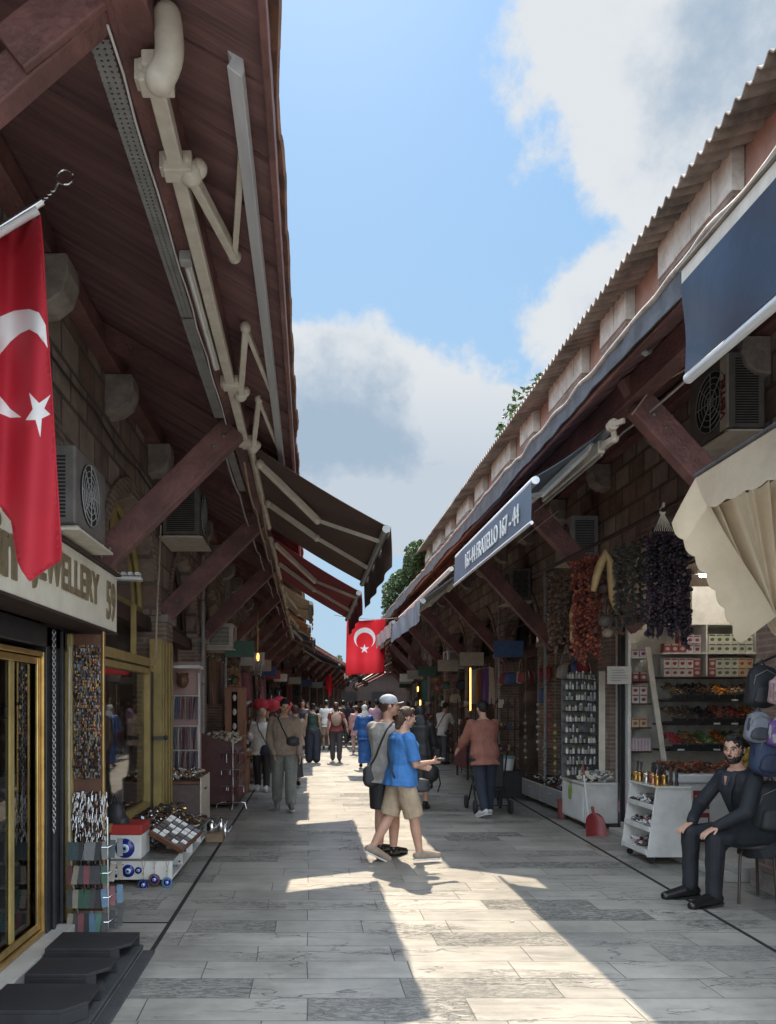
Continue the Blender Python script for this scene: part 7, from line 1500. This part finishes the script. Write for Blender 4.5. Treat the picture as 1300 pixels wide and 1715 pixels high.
GM = {k: garment(v) for k, v in GCOL.items()}; HB = {k: handbag(v) for k, v in GCOL.items() if k in ('black', 'brown', 'red', 'cream', 'blue')}
LN = {k: lantern(v) for k, v in GCOL.items() if k in ('red', 'blue', 'orange', 'green', 'purple')}; BD = {k: board(v) for k, v in GCOL.items() if k in ('white', 'red', 'blue', 'cream', 'green')}
seen = set()
def place(o, loc, rz, label, grp):
    if o.name in seen: o = copy_tree(o, loc, rz)
    else: seen.add(o.name); o.location = loc; o.rotation_euler = (0, 0, rz)
    o['label'] = label; o['group'] = grp
    return o
num = (['first', 'second', 'third', 'fourth', 'fifth', 'sixth', 'seventh', 'eighth', 'ninth', 'tenth', 'eleventh', 'twelfth', 'thirteenth', 'fourteenth', 'fifteenth'])
def lane_x(side, y, off):              # distance off the wall, following the bend
    if y < 27: return (-1.75 + off) if side < 0 else (3.95 - off)
    return ((-1.75 + off) + (y - 27) * math.tan(R(7.5))) if side < 0 else ((3.95 - off) + (y - 27) * math.tan(R(6.5)))
for side_, nm in ((-1, 'left'), (1, 'right')):
    ys = [14.6, 16.9, 18.0, 19.9, 21.4, 23.1, 24.6, 26.4, 28.8, 31.2, 34, 37] if side_ < 0 else [14.6, 16.6, 18.0, 20.9, 22.4, 24.0, 26.0, 28.4, 31, 34, 37]
    for i, y in enumerate(ys):
        w = '%s from the near end along the %s shops' % (num[i], nm)
        if i % 3 == 1: place(TB[(i // 3) % 2], (lane_x(side_, y, .42), y, .004), 0 if side_ > 0 else math.pi, 'red draped stall table, ' + w, 'stall tables on the ' + nm)
        else: place(RK[i % 3], (lane_x(side_, y, .30), y, .004), 0, 'wooden souvenir stand, ' + w, 'souvenir stands on the ' + nm)
    bay = [12.9, 13.9, 16.4, 17.3, 20.0, 22.8, 23.6, 25.9, 28.5, 30, 32, 35] if side_ < 0 else [11.0, 12.2, 13.5, 14.9, 16.7, 17.7, 19.8, 21.8, 22.9, 24.0, 26.0, 28.5, 30, 32, 35]
    cnt = {}
    for i, y in enumerate(bay):
        n = rc.choice((3, 4, 5)); kind = rc.choice(('g', 'g', 'b', 'l')) if y > 15 else ('b' if side_ > 0 else 'g')
        tag(MB().tube([(lane_x(side_, y, .06), y - .1, 2.42), (lane_x(side_, y, .06), y + n * .2, 2.42)], .012, 6).build('hanging_rail', 'black_metal', solo=True), 'thin rail for hanging goods, %s along the %s shops' % (num[i], nm), 'rail', 'goods rails on the ' + nm)
        for j in range(n):
            src, kn = {'g': (GM, 'garment'), 'b': (HB, 'bag'), 'l': (LN, 'mosaic lamp')}[kind]; k = rc.choice(sorted(src))
            yy = y + j * .19; z = 2.40 - (rc.choice((0, .0, .35)) if kind != 'g' else 0)
            place(src[k], (lane_x(side_, yy, .06 + .05 * (j % 2)), yy, z), rc.uniform(-.3, .3) + (math.pi / 2 if kind != 'l' and rc.random() < .35 else 0), '%s %s, %s on the %s rail of the %s shops' % (k, kn, num[j], num[min(i, 14)], nm), '%s %ss on the %s side' % (k, kn, nm))
    for i, y in enumerate([13.2, 16.2, 19.0, 22.4, 25.0, 28, 31.5, 35, 39]):
        k = rc.choice(sorted(BD)); place(BD[k], (lane_x(side_, y, .55), y, 2.75), math.pi / 2, 'plain %s hanging board, %s along the %s eaves' % (k, num[i], nm), 'hanging boards on the ' + nm)
for o in RK + TB + [x for d_ in (GM, HB, LN, BD) for x in d_.values()]:
    if o.name not in seen:
        for c_ in kids(o): bpy.data.objects.remove(c_)
        bpy.data.objects.remove(o)
# far awnings past the bend
for i, (y, col, out, z, nm) in enumerate(((27.6, 'cream_canvas', 1.7, 2.75, 'cream'), (31.4, 'orange_canvas', 2.0, 2.65, 'orange'), (35.2, 'grey_canvas', 2.1, 2.6, 'striped grey'), (39, 'cream_canvas', 2.0, 2.6, 'second cream'), (43, 'brown_canvas', 2.2, 2.6, 'brown'), (48, 'red_canvas', 2.4, 2.6, 'red'))):
    x = lane_x(1, y + 1.6, 0); awning('open_awning', nm + ' awning far down the right side past the bend', col, x - 1.3, 3.7, x - out - 1.1, z, y, y + 3.2, arms=((.3, .5),), val=.22)
for i, (y, col, out, z, nm) in enumerate(((27.8, 'navy_canvas', 1.5, 3.0, 'navy'), (31.6, 'brown_canvas', 1.7, 2.9, 'brown'), (35.4, 'grey_canvas', 1.8, 2.8, 'striped grey'), (40, 'pink_canvas', 1.8, 2.7, 'pink'))):
    x = lane_x(-1, y + 1.6, 0); awning('open_awning', nm + ' awning far down the left side past the bend', col, x + 1.2, 3.6, x + out + 1.0, z, y, y + 3.2, arms=((.3, .5),), val=.2)
# lit lamps the photograph shows
for label, px, py, Y, h, m_ in (('golden upright lamp glowing in the right-hand lamp shop', 704, 1196, 19.2, .35, 'lamp_warm'), ('small golden lamp glowing beside the taller one on the right', 700, 1158, 19.6, .12, 'lamp_warm'), ('tall thin golden light in the shop behind the man in rust red', 788, 1190, 13.6, .75, 'lamp_warm')):
    q = P(px, py, Y); t = thing('shop_lamp', label, 'lamp', tuple(q)); MB().tube([q, q + Vector((0, 0, h))], .013 if h > .5 else .02, 8).build('glass', m_, t); MB().lathe([(.04, -.02), (.03, .0)], q, 8).lathe([(.03, h), (.012, h + .03)], q, 8).build('fitting', 'brass', t)
q = P(432, 1105, 14.6); t = thing('chandelier', 'small glass chandelier lit under the left eaves', 'lamp', tuple(q)); m = MB()
for i in range(18): a = i * 2.4; m.tube([q + Vector((.09 * math.cos(a), .09 * math.sin(a), .1)), q + Vector((.07 * math.cos(a), .07 * math.sin(a), -.22 - .05 * (i % 3)))], .007, 5)
m.build('crystals', 'glass', t); MB().ball(q + Vector((0, 0, .05)), .03, .03, .08, 8).build('bulb', 'lamp_warm', t); MB().tube([q + Vector((0, 0, .1)), q + Vector((0, 0, .9))], .008, 5).build('rod', 'brass', t)
for i, (y, z) in enumerate(((6.7, 2.22), (7.3, 2.12))):
    t = thing('tube_light', ['lit tube inside the yellow framed shop, nearer one', 'lit tube inside the yellow framed shop, farther one'][i], 'lamp', (-2.5, y, z)); MB().box(-2.75, y, z + .02, -2.67, y + .9, z + .05).build('housing', 'white_paint', t); MB().tube([(-2.71, y + .03, z), (-2.71, y + .87, z)], .016, 8).build('tube', 'lamp_glow', t)
# pale tiled roof seen beyond the left range
b = thing('low_house', 'pale tiled house roof just visible beyond the left range', 'house', (2.0, 72, 0))
MB().box(-6, 71, 0, 1.0, 77, 4.4).build('wall', 'brick', b); MB().prism([(-6.5, 70.5, 4.42), (1.2, 70.5, 4.42), (.2, 72, 5.2), (-.8, 73, 6.0), (-6.5, 73, 6.6)], (0, 4, 0)).build('roof', 'roof_sheet', b)
# litter of small things on the paving by the shops
for i, (px, py, lab) in enumerate(((505, 1385, 'cigarette end left of the sunlit strip'), (855, 1545, 'cigarette end on the sunlit strip'), (770, 1392, 'pale scrap of paper on the shaded paving'))):
    Y = CH * F / (py - VY); q = P(px, py, Y); tag(MB().tube([(q.x, Y, .008), (q.x + .03, Y + .01, .008)], .005, 6).build('litter', 'sign_cream', solo=True), lab, 'litter')

# wiring and pipes on both sides
for i, (x, z0, a, b_, sg, lab) in enumerate(((3.86, 3.35, 5.0, 26, .05, 'black service cable sagging along the right wall, upper one'), (3.84, 3.1, 5.5, 24, .09, 'black service cable sagging along the right wall, lower one'), (-1.70, 3.92, 3.0, 25, .05, 'black service cable clipped along the left wall above the arches'), (2.66, 3.90, 5.0, 26, .03, 'grey cable running along the right eave beam'), (-.72, 3.74, 6.4, 26, .06, 'grey cable looping along the left eave beam'))):
    pts = []; y = a
    while y < b_: pts += catenary((x, y, z0), (x, y + 1.55, z0), sg * rc.uniform(.5, 1.3), 6)[:-1]; y += 1.55
    tag(MB().tube(pts, .010, 5).build('cable', 'black_plastic' if i < 3 else 'grey_plastic', solo=True), lab, 'cable')
for i, (x, y, lab) in enumerate(((3.85, 12.62, 'grey downpipe on the right wall beside the perfume stand'), (3.85, 15.7, 'grey downpipe on the right wall further along'), (-1.66, 12.0, 'grey downpipe on the left wall beside the brick pier'), (-1.66, 15.2, 'grey downpipe further along the left wall'))):
    t = thing('downpipe', lab, 'pipe', (x, y, 0)); MB().tube([(x, y, .05), (x, y, 3.9)], .028, 8).build('pipe', 'grey_plastic', t)
    for z in (.6, 1.9, 3.2): MB().lathe([(.034, -.015), (.034, .015)], (x, y, z), 10).build('clip', 'galvanised', t)
# bolts and straps on the near braces
for side_, bd, ys in ((-1, LB, (6.13, 9.2, 12.3)), (1, RB, (6.1, 9.2, 12.3))):
    root_ = left_b if side_ < 0 else right_b; s = bd['s']
    for y in ys:
        a = Vector((bd['wx'] - s * .02, y - .068, bd['brz'])); b_ = Vector((bd['bx'] + s * .02, y - .068, bd['bz'] - .02)); m = MB()
        for f_ in (.08, .14, .86, .93): m.lathe([(.016, 0), (.014, .01), (.001, .013)], a.lerp(b_, f_), 8, ax=(0, -1, 0))
        o = m.build('bolts', 'galvanised', root_)

# tube lamps added behind the lintels to lift dark interiors further along
for side_, ys, nm in ((1, (11.6, 14.4, 17.5, 20.6, 23.7), 'right'), (-1, (10.8, 13.9, 17.0, 20.1, 23.2), 'left')):
    for i, y in enumerate(ys):
        x = 5.1 if side_ > 0 else -2.9
        t = thing('tube_light', 'added ceiling tube brightening the %s of the %s shops beyond the near ones' % (['first', 'second', 'third', 'fourth', 'fifth'][i], nm), 'lamp', (x, y, 2.5)); MB().box(x - .03, y - .6, 2.52, x + .03, y + .6, 2.56).build('housing', 'white_paint', t); MB().tube([(x, y - .55, 2.5), (x, y + .55, 2.5)], .016, 8).build('tube', 'lamp_glow', t)
bpy.data.scenes.remove(TS_)
